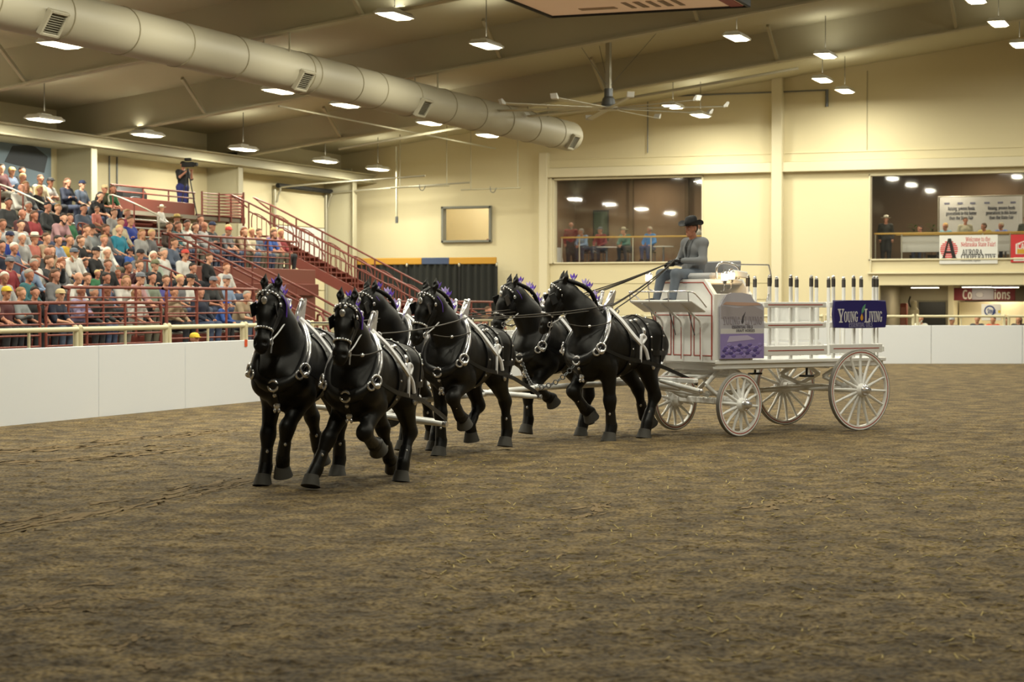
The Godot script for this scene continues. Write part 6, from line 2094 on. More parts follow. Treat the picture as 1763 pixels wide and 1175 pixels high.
func driver(wg: Node3D) -> void:
	var j := joints_seated(0)
	j.yaw = 0.1
	j.nod = -0.08
	j.waist = Vector3(-0.05, 0.74, 0)
	j.chest = Vector3(-0.05, 0.94, 0)
	j.neck = Vector3(-0.03, 1.1, 0)
	j.head = Vector3(0.02, 1.265, 0)
	for s in [-1, 1]:
		var k := "l" if s < 0 else "r"
		j["hip" + k] = Vector3(0.02, 0.52, 0.11 * s)
		j["knee" + k] = Vector3(0.45, 0.55, (0.2 if s > 0 else 0.16) * s)
		j["ankle" + k] = Vector3(0.56, 0.15, 0.2 * s)
		j["toe" + k] = Vector3(0.72, 0.13, 0.22 * s)
		j["shoulder" + k] = Vector3(-0.05, 1.04, 0.2 * s)
		j["elbow" + k] = Vector3(0.02, 0.76, 0.29 * s)
		j["wrist" + k] = Vector3(0.3 if s < 0 else 0.38, 0.76 if s < 0 else 0.72, 0.07 * s)
		j["palm" + k] = Vector3(0.39 if s < 0 else 0.47, 0.76 if s < 0 else 0.71, 0.04 * s)
	j.curl = 0.9
	var p := Vector3(0.1, 1.885, 0.22)
	var c := WAGON_AT + Basis(Vector3.UP, deg_to_rad(WAGON_TURN)) * p
	var t := thing("person", "wagon driver in grey suit and black cowboy hat holding the reins on the seat", "person", c, deg_to_rad(WAGON_TURN))
	t.scale = Vector3.ONE * 0.97
	var skin := hexm("b27a62", 0.55)
	var suit := hexm("74777c", 0.85)
	var bb := bounds(j, 0.2)
	var b := MB.new()
	var s := body_sdf(j, -0.008)
	s.add(j.neck + (j.chest - j.neck) * 0.3, 0.06, j.head + Vector3(-0.01, -0.05, 0), 0.055)
	s.mesh_into(b, 0.02, bb[0], bb[1])
	var h := MB.new()
	head_sdf(true).mesh_into(h, 0.006, Vector3(-0.16, -0.16, -0.14), Vector3(0.16, 0.16, 0.14))
	b.join(h, head_xf(j))
	part("body", b, skin, t)
	# jacket with lapels, shirt, trousers
	b = MB.new()
	s = body_sdf(j, 0.016, true, 2, false, 1.05)
	s.add(j.pelvis + Vector3(0, 0.02, 0), 0.165, j.waist, 0.15)
	s.add(j.shoulderl, 0.085, j.shoulderr, 0.085)
	s.mesh_into(b, 0.016, bb[0], bb[1])
	var jk := part("jacket", b, suit, t)
	var on_chest := func(y: float, z: float, lift: float) -> Vector3:
		var q: Array = s.cast(Vector3(-0.05, y, z), Vector3(1, 0, 0), 0.4)
		return q[0] + Vector3(lift, 0, 0)
	var sf := MB.new()
	var l0 := MB.new()
	var l1 := MB.new()
	for i in 8:
		var y0 := 1.1 - 0.04 * i
		var y1 := y0 - 0.04
		var w0 := 0.05 * (y0 - 0.77) / 0.33
		var w1 := 0.05 * (y1 - 0.77) / 0.33
		sf.quad(on_chest.call(y0, w0, 0.006), on_chest.call(y0, -w0, 0.006), on_chest.call(y1, -w1, 0.006), on_chest.call(y1, w1, 0.006))
		var v0 := w0 + 0.02 + 0.03 * sin(clampf((1.1 - y0) / 0.33, 0, 1) * PI)
		var v1 := w1 + 0.02 + 0.03 * sin(clampf((1.1 - y1) / 0.33, 0, 1) * PI)
		l0.quad(on_chest.call(y0, v0, 0.012), on_chest.call(y0, w0, 0.016), on_chest.call(y1, w1, 0.016), on_chest.call(y1, v1, 0.012))
		l1.quad(on_chest.call(y0, -w0, 0.016), on_chest.call(y0, -v0, 0.012), on_chest.call(y1, -v1, 0.012), on_chest.call(y1, -w1, 0.016))
	part("shirt_front", sf, M.dark, t)
	part("lapel", l0, hexm("5f6267", 0.85), jk)
	part("lapel", l1, hexm("5f6267", 0.85), jk)
	b = MB.new()
	s = body_sdf(j, 0.014, false, 0, true)
	s.add(j.pelvis, 0.15, j.pelvis + Vector3(0, 0.06, 0), 0.15)
	s.mesh_into(b, 0.018, bb[0], bb[1])
	part("trousers", b, hexm("626a76", 0.85), t)
	b = MB.new()
	for k in ["l", "r"]:
		var a: Vector3 = j["ankle" + k]
		var e: Vector3 = j["toe" + k]
		b.tube([a + Vector3(-0.07, -0.04, 0), a + Vector3(0, -0.03, 0), a.lerp(e, 0.6), e + Vector3(0.02, 0, 0), e + Vector3(0.07, -0.005, 0)], [0.04, 0.055, 0.05, 0.042, 0.015], 10, true, 0.8)
	part("boots", b, hexm("30353d", 0.4), t)
	# gloved hands round the reins
	for k in ["l", "r"]:
		b = MB.new()
		var sd := -1.0 if k == "l" else 1.0
		hand_into(b, j["wrist" + k], j["palm" + k], sd, 0.95)
		var w: Vector3 = j["wrist" + k]
		var e: Vector3 = j["palm" + k]
		b.tube([w - (e - w) * 0.5, w, w + (e - w) * 0.25], [0.046, 0.042, 0.038], 10)
		var g := part("glove", b, M.leather, t)
		g.transform = Transform3D(Basis.from_scale(Vector3.ONE * 1.18), w - w * 1.18)
	# face
	var hx := head_xf(j)
	for z in [-1.0, 1.0]:
		var eye := part("eye", MB.new().ball(Vector3(0.08, 0.012, 0.033 * z), Vector3(0.012, 0.011, 0.012), 10, 6), hexm("d8d0c6", 0.3), t)
		eye.transform = hx
		part("iris", MB.new().ball(Vector3(0.0895, 0.011, 0.033 * z), Vector3(0.004, 0.005, 0.005), 8, 5), M.dark, eye)
		part("eyebrow", MB.new().tube([Vector3(0.09, 0.036, 0.016 * z), Vector3(0.088, 0.04, 0.034 * z), Vector3(0.076, 0.034, 0.05 * z)], 0.005, 5), hexm("4a372a"), t).transform = hx
	part("mouth", MB.new().tube([Vector3(0.086, -0.064, -0.024), Vector3(0.095, -0.062, 0.0), Vector3(0.086, -0.064, 0.024)], 0.0055, 6), hexm("8f5348"), t).transform = hx
	part("hair", hair_kit.s, hexm("4a3a2c", 0.8), t).transform = hx
	# hat
	b = MB.new()
	var crown := SDF.new()
	crown.k = 0.03
	crown.add(Vector3(-0.03, 0.1, 0), 0.088, Vector3(0.03, 0.1, 0), 0.084)
	crown.add(Vector3(-0.035, 0.165, -0.03), 0.05, Vector3(0.035, 0.155, -0.022), 0.045)
	crown.add(Vector3(-0.035, 0.165, 0.03), 0.05, Vector3(0.035, 0.155, 0.022), 0.045)
	crown.mesh_into(b, 0.009, Vector3(-0.2, 0.0, -0.2), Vector3(0.2, 0.3, 0.2))
	var seg := 32
	for side in 2:
		for i in seg:
			var a0 := TAU * i / seg
			var a1 := TAU * (i + 1) / seg
			for q in 3:
				var r0 := 0.09 + 0.033 * q
				var r1 := 0.09 + 0.033 * (q + 1)
				var f := func(a: float, r: float) -> Vector3:
					var lift := pow(absf(sin(a)), 2.0) * pow((r - 0.09) / 0.1, 2.0) * 0.075 - 0.012 * absf(cos(a)) * (r - 0.09) / 0.1
					return Vector3(cos(a) * r * 1.12, 0.062 + lift + (0.006 if side == 0 else 0.0), -sin(a) * r)
				if side == 0:
					b.quad(f.call(a0, r0), f.call(a0, r1), f.call(a1, r1), f.call(a1, r0))
				else:
					b.quad(f.call(a0, r0), f.call(a1, r0), f.call(a1, r1), f.call(a0, r1))
	var hat := part("hat", b, hexm("1a1a1d", 0.8), t, "black felt cowboy hat")
	hat.transform = hx
	part("hat_band", MB.new().lathe([[0.098, 0.07], [0.097, 0.092]], 20), M.leather, hat)

# ---------------------------------------------------------------- the horses (x forward, z to their right, withers 1.74 m)
const POLL := Vector3(1.06, 2.13, 0)
const FACE := Vector3(0.40, -0.916, 0)      # down the face
const BROW := Vector3(0.916, 0.40, 0)       # out of the face

func horse_head() -> SDF:
	var s := SDF.new()
	s.k = 0.045
	s.add(POLL + FACE * 0.04, 0.105, POLL + FACE * 0.26, 0.098)
	for z in [-1.0, 1.0]:
		s.add(POLL + FACE * 0.15 - BROW * 0.14 + Vector3(0, 0, 0.04 * z), 0.095, POLL + FACE * 0.34 - BROW * 0.09 + Vector3(0, 0, 0.03 * z), 0.07)
		s.add(POLL + FACE * 0.16 + BROW * 0.035 + Vector3(0, 0, 0.085 * z), 0.032, POLL + FACE * 0.2 + BROW * 0.035 + Vector3(0, 0, 0.088 * z), 0.03)
		s.add(POLL - FACE * 0.05 - BROW * 0.02 + Vector3(0, 0, 0.065 * z), 0.032, POLL - FACE * 0.15 + Vector3(0, 0, 0.085 * z), 0.034)
		s.add(POLL - FACE * 0.15 + Vector3(0, 0, 0.085 * z), 0.034, POLL - FACE * 0.25 + BROW * 0.015 + Vector3(0, 0, 0.075 * z), 0.006)
		s.add(POLL + FACE * 0.55 + BROW * 0.01 + Vector3(0, 0, 0.04 * z), 0.05, POLL + FACE * 0.6 + BROW * 0.0 + Vector3(0, 0, 0.04 * z), 0.048)
		s.sub(POLL + FACE * 0.595 + BROW * 0.05 + Vector3(0, 0, 0.058 * z), 0.02)
		s.sub(POLL - FACE * 0.15 + BROW * 0.05 + Vector3(0, 0, 0.088 * z), 0.032)
	s.add(POLL + FACE * 0.26, 0.096, POLL + FACE * 0.52, 0.066)
	s.add(POLL + FACE * 0.3 - BROW * 0.06, 0.07, POLL + FACE * 0.55 - BROW * 0.05, 0.052)
	s.add(POLL + FACE * 0.58 - BROW * 0.02, 0.066, POLL + FACE * 0.64 - BROW * 0.02, 0.06)
	s.add(POLL + FACE * 0.6 - BROW * 0.085, 0.038, POLL + FACE * 0.55 - BROW * 0.09, 0.036)
	s.add(POLL - Vector3(0.1, 0.1, 0), 0.115, POLL + FACE * 0.08, 0.1)
	return s

func leg_joints(front: bool, side: float, a: Array) -> Array:
	# a: angles from straight down, forward positive: upper bone, cannon, pastern, then the shift of the hoof sideways
	var top := Vector3(0.5, 1.0, 0.19 * side) if front else Vector3(-0.42, 1.02, 0.2 * side)
	var len := [0.45, 0.36, 0.13] if front else [0.5, 0.43, 0.13]
	var out := [top]
	var p := top
	var shift: float = a[3] if a.size() > 3 else -0.03 * side
	for i in 3:
		var g := deg_to_rad(a[i])
		p = p + Vector3(sin(g), -cos(g), 0) * len[i]
		p.z += shift * len[i] / 0.94
		out.append(p)
	return out

# bends the neck and head to one side
func turned(p: Vector3, yaw: float) -> Vector3:
	var k := clampf((p.x - 0.55) / 0.45, 0.0, 1.0)
	return Vector3(0.55, 0, 0) + (p - Vector3(0.55, 0, 0)).rotated(Vector3.UP, yaw * k)

func horse_body(legs: Array, yaw: float) -> SDF:
	var s := SDF.new()
	s.k = 0.07
	s.zs = 1.12
	s.add(Vector3(0.5, 1.33, 0), 0.37, Vector3(0.08, 1.28, 0), 0.4)
	s.add(Vector3(0.08, 1.28, 0), 0.4, Vector3(-0.42, 1.36, 0), 0.35)
	s.add(Vector3(0.42, 1.55, 0), 0.18, Vector3(0.0, 1.5, 0), 0.19)
	s.add(Vector3(-0.4, 1.42, 0), 0.31, Vector3(-0.72, 1.37, 0), 0.27)
	s.add(Vector3(0.7, 1.24, 0), 0.26, Vector3(0.7, 1.06, 0), 0.22)
	s.add(Vector3(0.66, 1.0, 0), 0.17, Vector3(0.3, 1.0, 0), 0.16)
	for z in [-1.0, 1.0]:
		s.add(Vector3(-0.55, 1.42, 0.15 * z), 0.25, Vector3(-0.44, 1.06, 0.19 * z), 0.18)
		s.add(Vector3(-0.7, 1.3, 0.15 * z), 0.23, Vector3(-0.58, 1.04, 0.18 * z), 0.16)
		s.add(Vector3(0.52, 1.5, 0.14 * z), 0.2, Vector3(0.76, 1.16, 0.17 * z), 0.17)
		s.add(Vector3(0.74, 1.16, 0.17 * z), 0.17, Vector3(0.52, 1.02, 0.19 * z), 0.145)
	# neck with a high crest
	var n := [Vector3(0.52, 1.5, 0), Vector3(0.76, 1.78, 0), Vector3(0.93, 2.02, 0), Vector3(1.02, 2.12, 0)]
	var r := [0.27, 0.2, 0.145, 0.11]
	for i in 3:
		s.add(turned(n[i], yaw), r[i], turned(n[i + 1], yaw), r[i + 1])
	s.add(turned(Vector3(0.72, 1.6, 0), yaw), 0.2, turned(Vector3(0.98, 1.95, 0), yaw), 0.12)
	s.add(Vector3(0.45, 1.66, 0), 0.1, turned(Vector3(0.8, 1.98, 0), yaw), 0.07)
	# bobbed tail
	s.add(Vector3(-0.93, 1.5, 0), 0.06, Vector3(-1.03, 1.42, 0), 0.07)
	for i in 4:
		var l: Array = legs[i]
		if i < 2:
			s.add(l[0], 0.135, l[1], 0.078)
			s.add(l[1], 0.084, l[1] + (l[2] - l[1]) * 0.25, 0.06)
			s.add(l[1], 0.074, l[2], 0.056)
		else:
			s.add(l[0], 0.165, l[1], 0.082)
			s.add(l[1], 0.085, l[1] + (l[0] - l[1]).normalized() * 0.06 + Vector3(-0.035, 0.02, 0), 0.05)
			s.add(l[1], 0.078, l[2], 0.06)
		s.add(l[2], 0.07, l[3], 0.072)
		s.add(l[2] + Vector3(-0.03, -0.01, 0), 0.06, l[3] + Vector3(-0.04, 0.02, 0), 0.07)     # feather
	return s

func studs(p: Array, nr: Array, step: int, r: float) -> MB:
	var b := MB.new()
	for i in range(0, p.size(), step):
		b.ball(p[i] + (nr[i] as Vector3) * 0.012, Vector3(r, r, r), 8, 5)
	return b

func stuff(o: MeshInstance3D) -> MeshInstance3D:
	o.set_meta("kind", "stuff")
	return o

var head_mesh: MB
var head_field: SDF
var anchors := {}

func horse(key: String, label: String, at: Vector2, az: float, size: float, yaw: float, pose: Array) -> void:
	# at: place on the ground; az: where its tail points, degrees from the camera's axis
	var legs := []
	for i in 4:
		legs.append(leg_joints(i < 2, -1.0 if i % 2 == 0 else 1.0, pose[i]))
	var low := 9.0
	for i in 4:
		var g := deg_to_rad(pose[i][2] * 0.55)
		low = minf(low, legs[i][3].y - 0.1 * cos(g))
	var back := deg_to_rad(az - YAW)
	var fwd := Vector3(-sin(back), 0, cos(back))
	var t := thing("draft_horse", label, "horse", Vector3(at.x, -low * size - 0.01, at.y), atan2(-fwd.z, fwd.x), "black draft horses of the hitch")
	t.scale = Vector3.ONE * size
	var f := horse_body(legs, yaw)
	var b := MB.new()
	f.mesh_into(b, 0.021, Vector3(-1.35, -0.15, -0.62), Vector3(1.5, 2.3, 0.62))
	if head_mesh == null:
		head_field = horse_head()
		head_mesh = MB.new()
		head_field.mesh_into(head_mesh, 0.0105, Vector3(0.75, 1.4, -0.25), Vector3(1.6, 2.45, 0.25))
	var hx := Transform3D(Basis(Vector3.UP, yaw), Vector3(0.55, 0, 0) - Basis(Vector3.UP, yaw) * Vector3(0.55, 0, 0))
	b.join(head_mesh, hx)
	part("body", b, M.coat, t)
	for i in 4:
		var l: Array = legs[i]
		var g := deg_to_rad(pose[i][2] * 0.55)
		var up := Vector3(-sin(g), cos(g), 0)
		var fx := Vector3(up.y, -up.x, 0)
		var h := MB.new().lathe([[0.0, -0.1], [0.112, -0.1], [0.108, -0.085], [0.088, 0.0], [0.082, 0.03], [0.0, 0.05]], 18)
		part("hoof", h, M.hoof, t).transform = Transform3D(Basis(fx * 1.08, up, Vector3(0, 0, 1)), l[3])
		# boot with a buckle above the fetlock
		var d: Vector3 = (l[1] - l[2]).normalized()
		var bo := part("leg_boot", MB.new().tube([l[2] + d * 0.02, l[2] + d * 0.08, l[2] + d * 0.2, l[2] + d * 0.22], [0.078, 0.074, 0.07, 0.064] if i < 2 else [0.08, 0.078, 0.074, 0.066], 12), M.leather, t)
		part("buckle", MB.new().ball(l[2] + d * 0.17 + Vector3(0.062, 0, -0.03), Vector3(0.018, 0.024, 0.018), 8, 5), M.chrome, bo)
	harness(t, f, yaw)
	bridle(t, hx)
	if key.begins_with("lead"):
		part("lower_lip", MB.new().ball(POLL + FACE * 0.655 - BROW * 0.05, Vector3(0.034, 0.03, 0.036), 10, 6), hexm("b98f86", 0.5), t, "pink lower lip").transform = hx
	anchors[key] = t

func harness(t: Node3D, f: SDF, yaw: float) -> void:
	# collar: an egg shaped roll round the base of the neck
	var u := Vector3(-0.46, 0.64, 0).normalized()
	var c := Vector3(0.66, 1.475, 0)
	var nn := Vector3(0.64, 0.46, 0).normalized()
	var p := []
	var rr := []
	for i in 29:
		var a := TAU * i / 28
		var w := 0.27 - 0.06 * cos(a)
		p.append(c + u * cos(a) * 0.44 + Vector3(0, 0, sin(a) * w))
		rr.append(0.07 - 0.015 * cos(a))
	var collar := part("collar", MB.new().tube(p, rr, 12, false), M.leather, t)
	var rim := []
	for i in 29:
		var a := TAU * i / 28
		rim.append(c + nn * 0.045 + u * cos(a) * 0.465 + Vector3(0, 0, sin(a) * (0.295 - 0.06 * cos(a))))
	part("collar_rim", MB.new().tube(rim, 0.02, 7, false), M.chrome, collar)
	for s in [-1.0, 1.0]:
		# hames: bright bars along the collar, rising to a ball
		var hp := []
		var hr := []
		for i in 13:
			var a: float = lerpf(PI * 0.93, PI * 0.1, i / 12.0)
			hp.append(c + nn * 0.03 + u * cos(a) * 0.475 + Vector3(0, 0, s * sin(a) * (0.315 - 0.06 * cos(a))))
			hr.append(0.024)
		hp.append(c + u * 0.56 + Vector3(0, 0, s * 0.05))
		hp.append(c + u * 0.72 + Vector3(0.02, 0.0, s * 0.075))
		hr.append(0.02)
		hr.append(0.012)
		var hm := part("hame", MB.new().tube(smooth(hp, 2), 0.024, 8), M.chrome, t, "chrome hame")
		part("hame_ball", MB.new().ball(hp[14], Vector3(0.03, 0.03, 0.03), 10, 6), M.chrome, hm)
		# broad bright plates at the top, the ornamental housing
		var pl := MB.new()
		pl.xf = Transform3D(Basis(u.cross(Vector3(0, 0, 1)), u, Vector3(0, 0, 1)), c)
		pl.prism(PackedVector2Array([Vector2(-0.12, 0.22), Vector2(0.05, 0.2), Vector2(0.07, 0.46), Vector2(0.03, 0.58), Vector2(0.0, 0.76), Vector2(-0.03, 0.76), Vector2(-0.08, 0.58), Vector2(-0.13, 0.46)]), s * 0.1 - 0.012, s * 0.1 + 0.012)
		part("hame_plate", pl, M.chrome, hm)
		var ro := Vector3(0.86, 1.3, 0.33 * s)
		var rb := MB.new().ring(ro, Vector3(0.7, 0.2, s), 0.062, 0.017, 14, 6).ring(ro + Vector3(0.04, -0.06, -0.05 * s), Vector3(0.8, 0.2, s), 0.045, 0.015, 14, 6).ball(ro + Vector3(0.0, -0.06, 0), Vector3(0.05, 0.04, 0.05), 8, 5)
		part("hame_ring", rb, M.chrome, hm)
		part("ring_knob", MB.new().ball(Vector3(0.58, 1.62, 0.27 * s), Vector3(0.03, 0.03, 0.03), 8, 5), M.chrome, hm)
		part("ring_knob", MB.new().ball(Vector3(0.92, 1.15, 0.14 * s), Vector3(0.03, 0.03, 0.03), 8, 5), M.chrome, hm)
		# trace from the hame back past the hip
		var tp := [ro, Vector3(0.45, 1.16, 0.4 * s), Vector3(0.1, 1.1, 0.43 * s), Vector3(-0.4, 1.02, 0.44 * s), Vector3(-0.95, 0.88, 0.42 * s), Vector3(-1.28, 0.78, 0.42 * s), Vector3(-1.42, 0.73, 0.42 * s)]
		var sp := smooth(tp, 4)
		var ns := []
		for q in sp:
			ns.append(Vector3(0, 0, s))
		part("trace", MB.new().strap(sp, ns, 0.05, 0.02), M.leather, t)
		# white braided cord tied in a bow with tails
		var top := Vector3(0.4, 1.86, 0.1 * s)
		var cp := smooth([top, Vector3(0.32, 1.68, 0.27 * s), Vector3(0.18, 1.45, 0.4 * s), Vector3(0.04, 1.34, 0.425 * s)], 4)
		var cn := []
		for q in cp:
			cn.append(Vector3(0, 0.3, s).normalized())
		var cord := part("white_cord", MB.new().strap(cp, cn, 0.058, 0.028), M.whiteleather, t, "white dress cord tied in a bow")
		part("bow", MB.new().tube(smooth([Vector3(0.04, 1.34, 0.43 * s), Vector3(0.02, 1.46, 0.43 * s), Vector3(-0.07, 1.42, 0.43 * s), Vector3(0.03, 1.34, 0.44 * s)], 4), 0.024, 7), M.whiteleather, cord)
		part("cord_tail", MB.new().tube(smooth([Vector3(0.04, 1.34, 0.43 * s), Vector3(-0.06, 1.25, 0.44 * s), Vector3(-0.12, 1.12, 0.44 * s)], 4), 0.026, 7), M.whiteleather, cord)
		part("cord_tail", MB.new().tube(smooth([Vector3(0.04, 1.34, 0.43 * s), Vector3(0.06, 1.22, 0.44 * s), Vector3(0.05, 1.08, 0.43 * s)], 4), 0.018, 7), M.whiteleather, cord)
		# drop straps on the side with bright discs
		for e in [[-0.06, 0.9], [-0.2, 0.62]]:
			var hit: Array = f.band(Vector3(e[0], 1.3, 0), Vector3.UP, Vector3(0, 0, s), 0.35, 0.35 + e[1], 8)
			var ds := part("drop_strap", MB.new().strap(hit[0], hit[1], 0.035, 0.014), M.leather, t)
			part("drop_disc", MB.new().ball(hit[0][7] + hit[1][7] * 0.02, Vector3(0.036, 0.06, 0.036), 10, 6), M.chrome, ds)
			part("drop_stud", MB.new().ball(hit[0][1] + hit[1][1] * 0.015, Vector3(0.03, 0.03, 0.03), 8, 5), M.chrome, ds)
	# saddle band round the barrel
	var g: Array = f.band(Vector3(0.16, 1.27, 0), Vector3.UP, Vector3(0, 0, 1), 0.0, TAU, 33)
	var girth := part("saddle_band", MB.new().strap(g[0], g[1], 0.1, 0.022), M.leather, t)
	stuff(part("studs", studs(g[0], g[1], 3, 0.016), M.chrome, girth))
	part("saddle_tree", MB.new().tube(smooth([g[0][30] + Vector3(0, 0.02, 0), Vector3(0.16, 1.74, -0.06), Vector3(0.16, 1.76, 0), Vector3(0.16, 1.74, 0.06), g[0][2] + Vector3(0, 0.02, 0)], 3), 0.03, 8), M.leather, girth)
	for s in [-0.1, 0.1]:
		part("terret", MB.new().ring(Vector3(0.16, 1.8, s), Vector3(1, 0, 0), 0.035, 0.01, 12, 6), M.chrome, girth)
	# back strap and the hip straps over the croup
	var bp := []
	var bn := []
	for i in 16:
		var q: Array = f.cast(Vector3(lerpf(0.2, -0.86, i / 15.0), 1.4, 0), Vector3.UP)
		bp.append(q[0])
		bn.append(q[1])
	part("back_strap", MB.new().strap(bp, bn, 0.045, 0.014), M.leather, t)
	for x in [-0.36, -0.6]:
		var e: Array = f.band(Vector3(x, 1.3, 0), Vector3.UP, Vector3(0, 0, 1), -2.25, 2.25, 27)
		var hs := part("hip_strap", MB.new().strap(e[0], e[1], 0.045, 0.016), M.leather, t)
		stuff(part("studs", studs(e[0], e[1], 3, 0.017), M.chrome, hs))
		for i in [0, 26]:
			part("hip_drop", MB.new().ball(e[0][i] + e[1][i] * 0.02, Vector3(0.03, 0.05, 0.03), 8, 5), M.chrome, hs)
	var br: Array = f.band(Vector3(-0.5, 1.2, 0), Vector3(0, 0, -1), Vector3(-1, 0, 0), -0.35, PI + 0.35, 25)
	part("breeching", MB.new().strap(br[0], br[1], 0.07, 0.02), M.leather, t)
	# breast: hanging pole strap with buckle and medallion
	var q0: Array = f.cast(Vector3(0.6, 1.09, 0), Vector3(1, 0, 0))
	var q1: Array = f.cast(Vector3(0.6, 1.0, 0), Vector3(1, -0.05, 0))
	var q2: Array = f.cast(Vector3(0.55, 0.96, 0), Vector3(1, -0.3, 0))
	var ps := part("breast_strap", MB.new().strap([q0[0] + Vector3(0.03, 0.12, 0), q0[0], q1[0], q2[0]], [Vector3(1, 0.2, 0), q0[1], q1[1], q2[1]], 0.06, 0.018), M.leather, t)
	part("breast_ring", MB.new().ring(q0[0] + Vector3(0.05, 0.03, 0), Vector3(1, 0.1, 0), 0.055, 0.018, 16, 6), M.chrome, ps)
	part("breast_stud", MB.new().ball(q1[0] + Vector3(0.02, 0.03, 0), Vector3(0.026, 0.03, 0.026), 8, 5), M.chrome, ps)
	part("medallion", MB.new().ball(q2[0] + Vector3(0.03, 0.02, 0), Vector3(0.025, 0.05, 0.04), 10, 6).ball(q2[0] + Vector3(0.03, -0.035, 0.025), Vector3(0.02, 0.03, 0.02), 8, 5).ball(q2[0] + Vector3(0.03, -0.035, -0.025), Vector3(0.02, 0.03, 0.02), 8, 5), M.chrome, ps)
	# ribbon flights standing along the crest, and the rolled mane
	var mane := []
	for i in 9:
		var k := i / 8.0
		var m := turned(Vector3(0.5, 1.84, 0).lerp(Vector3(0.97, 2.23, 0), k) + Vector3(-0.07, 0.05, 0) * sin(k * PI), yaw)
		mane.append(m)
	part("mane_roll", MB.new().tube(smooth(mane, 2), 0.032, 8), M.coat, t)
	for i in 5:
		var m: Vector3 = mane[1 + i + i / 2]
		var fl := MB.new()
		for e in 3:
			var d := Vector3(-0.25 + 0.1 * e, 1.0, (e - 1) * 0.45).normalized()
			fl.tube([m, m + d * 0.05, m + d * 0.085, m + d * 0.125], [0.007, 0.01, 0.025, 0.005], 5, true, 0.5)
		var o := part("mane_flower", fl, M.purple if i % 2 == 0 else M.lilac, t)
		part("flower_stem", MB.new().tube([m - Vector3(0, 0.05, 0), m + Vector3(-0.01, 0.06, 0)], 0.012, 6), M.whiteleather, o)

func bridle(t: Node3D, hx: Transform3D) -> void:
	var f := head_field
	var z := Vector3(0, 0, 1)
	var loops := [["noseband", 0.42, -0.03, 0.04, FACE], ["browband", 0.06, -0.02, 0.035, (FACE * 0.9 + BROW * 0.35).normalized()]]
	for l in loops:
		var ax: Vector3 = l[4]
		var c: Vector3 = POLL + FACE * l[1] + BROW * l[2]
		var e: Array = f.band(c, ax.cross(z).normalized(), z, 0.0, TAU, 25, 0.3)
		var o := part(l[0], MB.new().strap(e[0], e[1], l[3], 0.014), M.leather, t)
		o.transform = hx
		var m := MB.new()
		var fc := 0 if ax.cross(z).dot(BROW) > 0 else 12
		for i in 25:
			var k := absi((i - fc + 12 + 25) % 25 - 12)
			if k < 6:
				m.ball(e[0][i] + (e[1][i] as Vector3) * 0.014, Vector3(0.017, 0.017, 0.017), 6, 4)
		part("bright_beads", stuff_mesh(m), M.chrome, o).set_meta("kind", "stuff")
	for s in [-1.0, 1.0]:
		var ps := []
		var ns := []
		for k in [[-0.01, -0.05], [0.1, -0.06], [0.22, -0.06], [0.32, -0.04], [0.42, -0.04], [0.54, -0.06]]:
			var q: Array = f.cast(POLL + FACE * k[0] + BROW * k[1], z * s, 0.25)
			ps.append(q[0])
			ns.append(q[1])
		var o := part("cheek_strap", MB.new().strap(ps, ns, 0.028, 0.012), M.leather, t)
		o.transform = hx
		part("rosette", MB.new().ball(ps[1] + z * s * 0.012, Vector3(0.03, 0.03, 0.014), 10, 6), M.chrome, o)
		part("rosette", MB.new().ball(ps[4] + z * s * 0.012, Vector3(0.02, 0.02, 0.012), 8, 5), M.chrome, o)
		part("bit", MB.new().ring(ps[5] + Vector3(0, 0, s * 0.02), z, 0.035, 0.008, 14, 6).tube([ps[5] + FACE * -0.06 + z * s * 0.02, ps[5] + FACE * 0.12 - BROW * 0.03 + z * s * 0.02], 0.01, 6), M.chrome, o)
		var bl := part("blinder", MB.new().box(POLL + FACE * 0.2 + BROW * 0.05 + z * s * 0.13, Vector3(0.11, 0.15, 0.012), 0.004, Basis(z, atan2(-0.4, 0.916) + PI * 0.0) * Basis(Vector3.UP, -0.35 * s)), M.leather, t)
		bl.transform = hx
		part("eye", MB.new().ball(POLL + FACE * 0.185 + BROW * 0.055 + z * s * 0.095, Vector3(0.022, 0.02, 0.018), 10, 6), M.dark, t).transform = hx
		var gs := smooth([ps[5], POLL + FACE * 0.4 - BROW * 0.16 + z * s * 0.1, POLL + FACE * 0.2 - BROW * 0.27 + z * s * 0.14, POLL - Vector3(0.26, 0.3, 0) + z * s * 0.16], 4)
		part("check_rein", MB.new().tube(gs, 0.009, 6), M.whiteleather if s < 0 else M.leather, t).transform = hx
		part("side_ribbon", MB.new().tube(smooth([ps[0] + z * s * 0.03, ps[0] + Vector3(-0.06, -0.1, s * 0.06), ps[0] + Vector3(-0.08, -0.24, s * 0.05)], 3), 0.013, 5, true, 0.4), M.purple, t).transform = hx
	var fd := part("face_drop", MB.new().ball(POLL + FACE * 0.12 + BROW * 0.108, Vector3(0.022, 0.05, 0.036), 10, 6).ball(POLL + FACE * 0.04 + BROW * 0.105, Vector3(0.02, 0.028, 0.05), 10, 6), M.chrome, t, "chrome drop on the forehead")
	fd.transform = hx
	part("forelock", MB.new().tube(smooth([POLL - FACE * 0.1, POLL + BROW * 0.1, POLL + FACE * 0.07 + BROW * 0.11], 3), [0.035, 0.033, 0.03, 0.03, 0.025, 0.02, 0.015], 7), M.coat, t).transform = hx

func stuff_mesh(m: MB) -> MB:
	return m

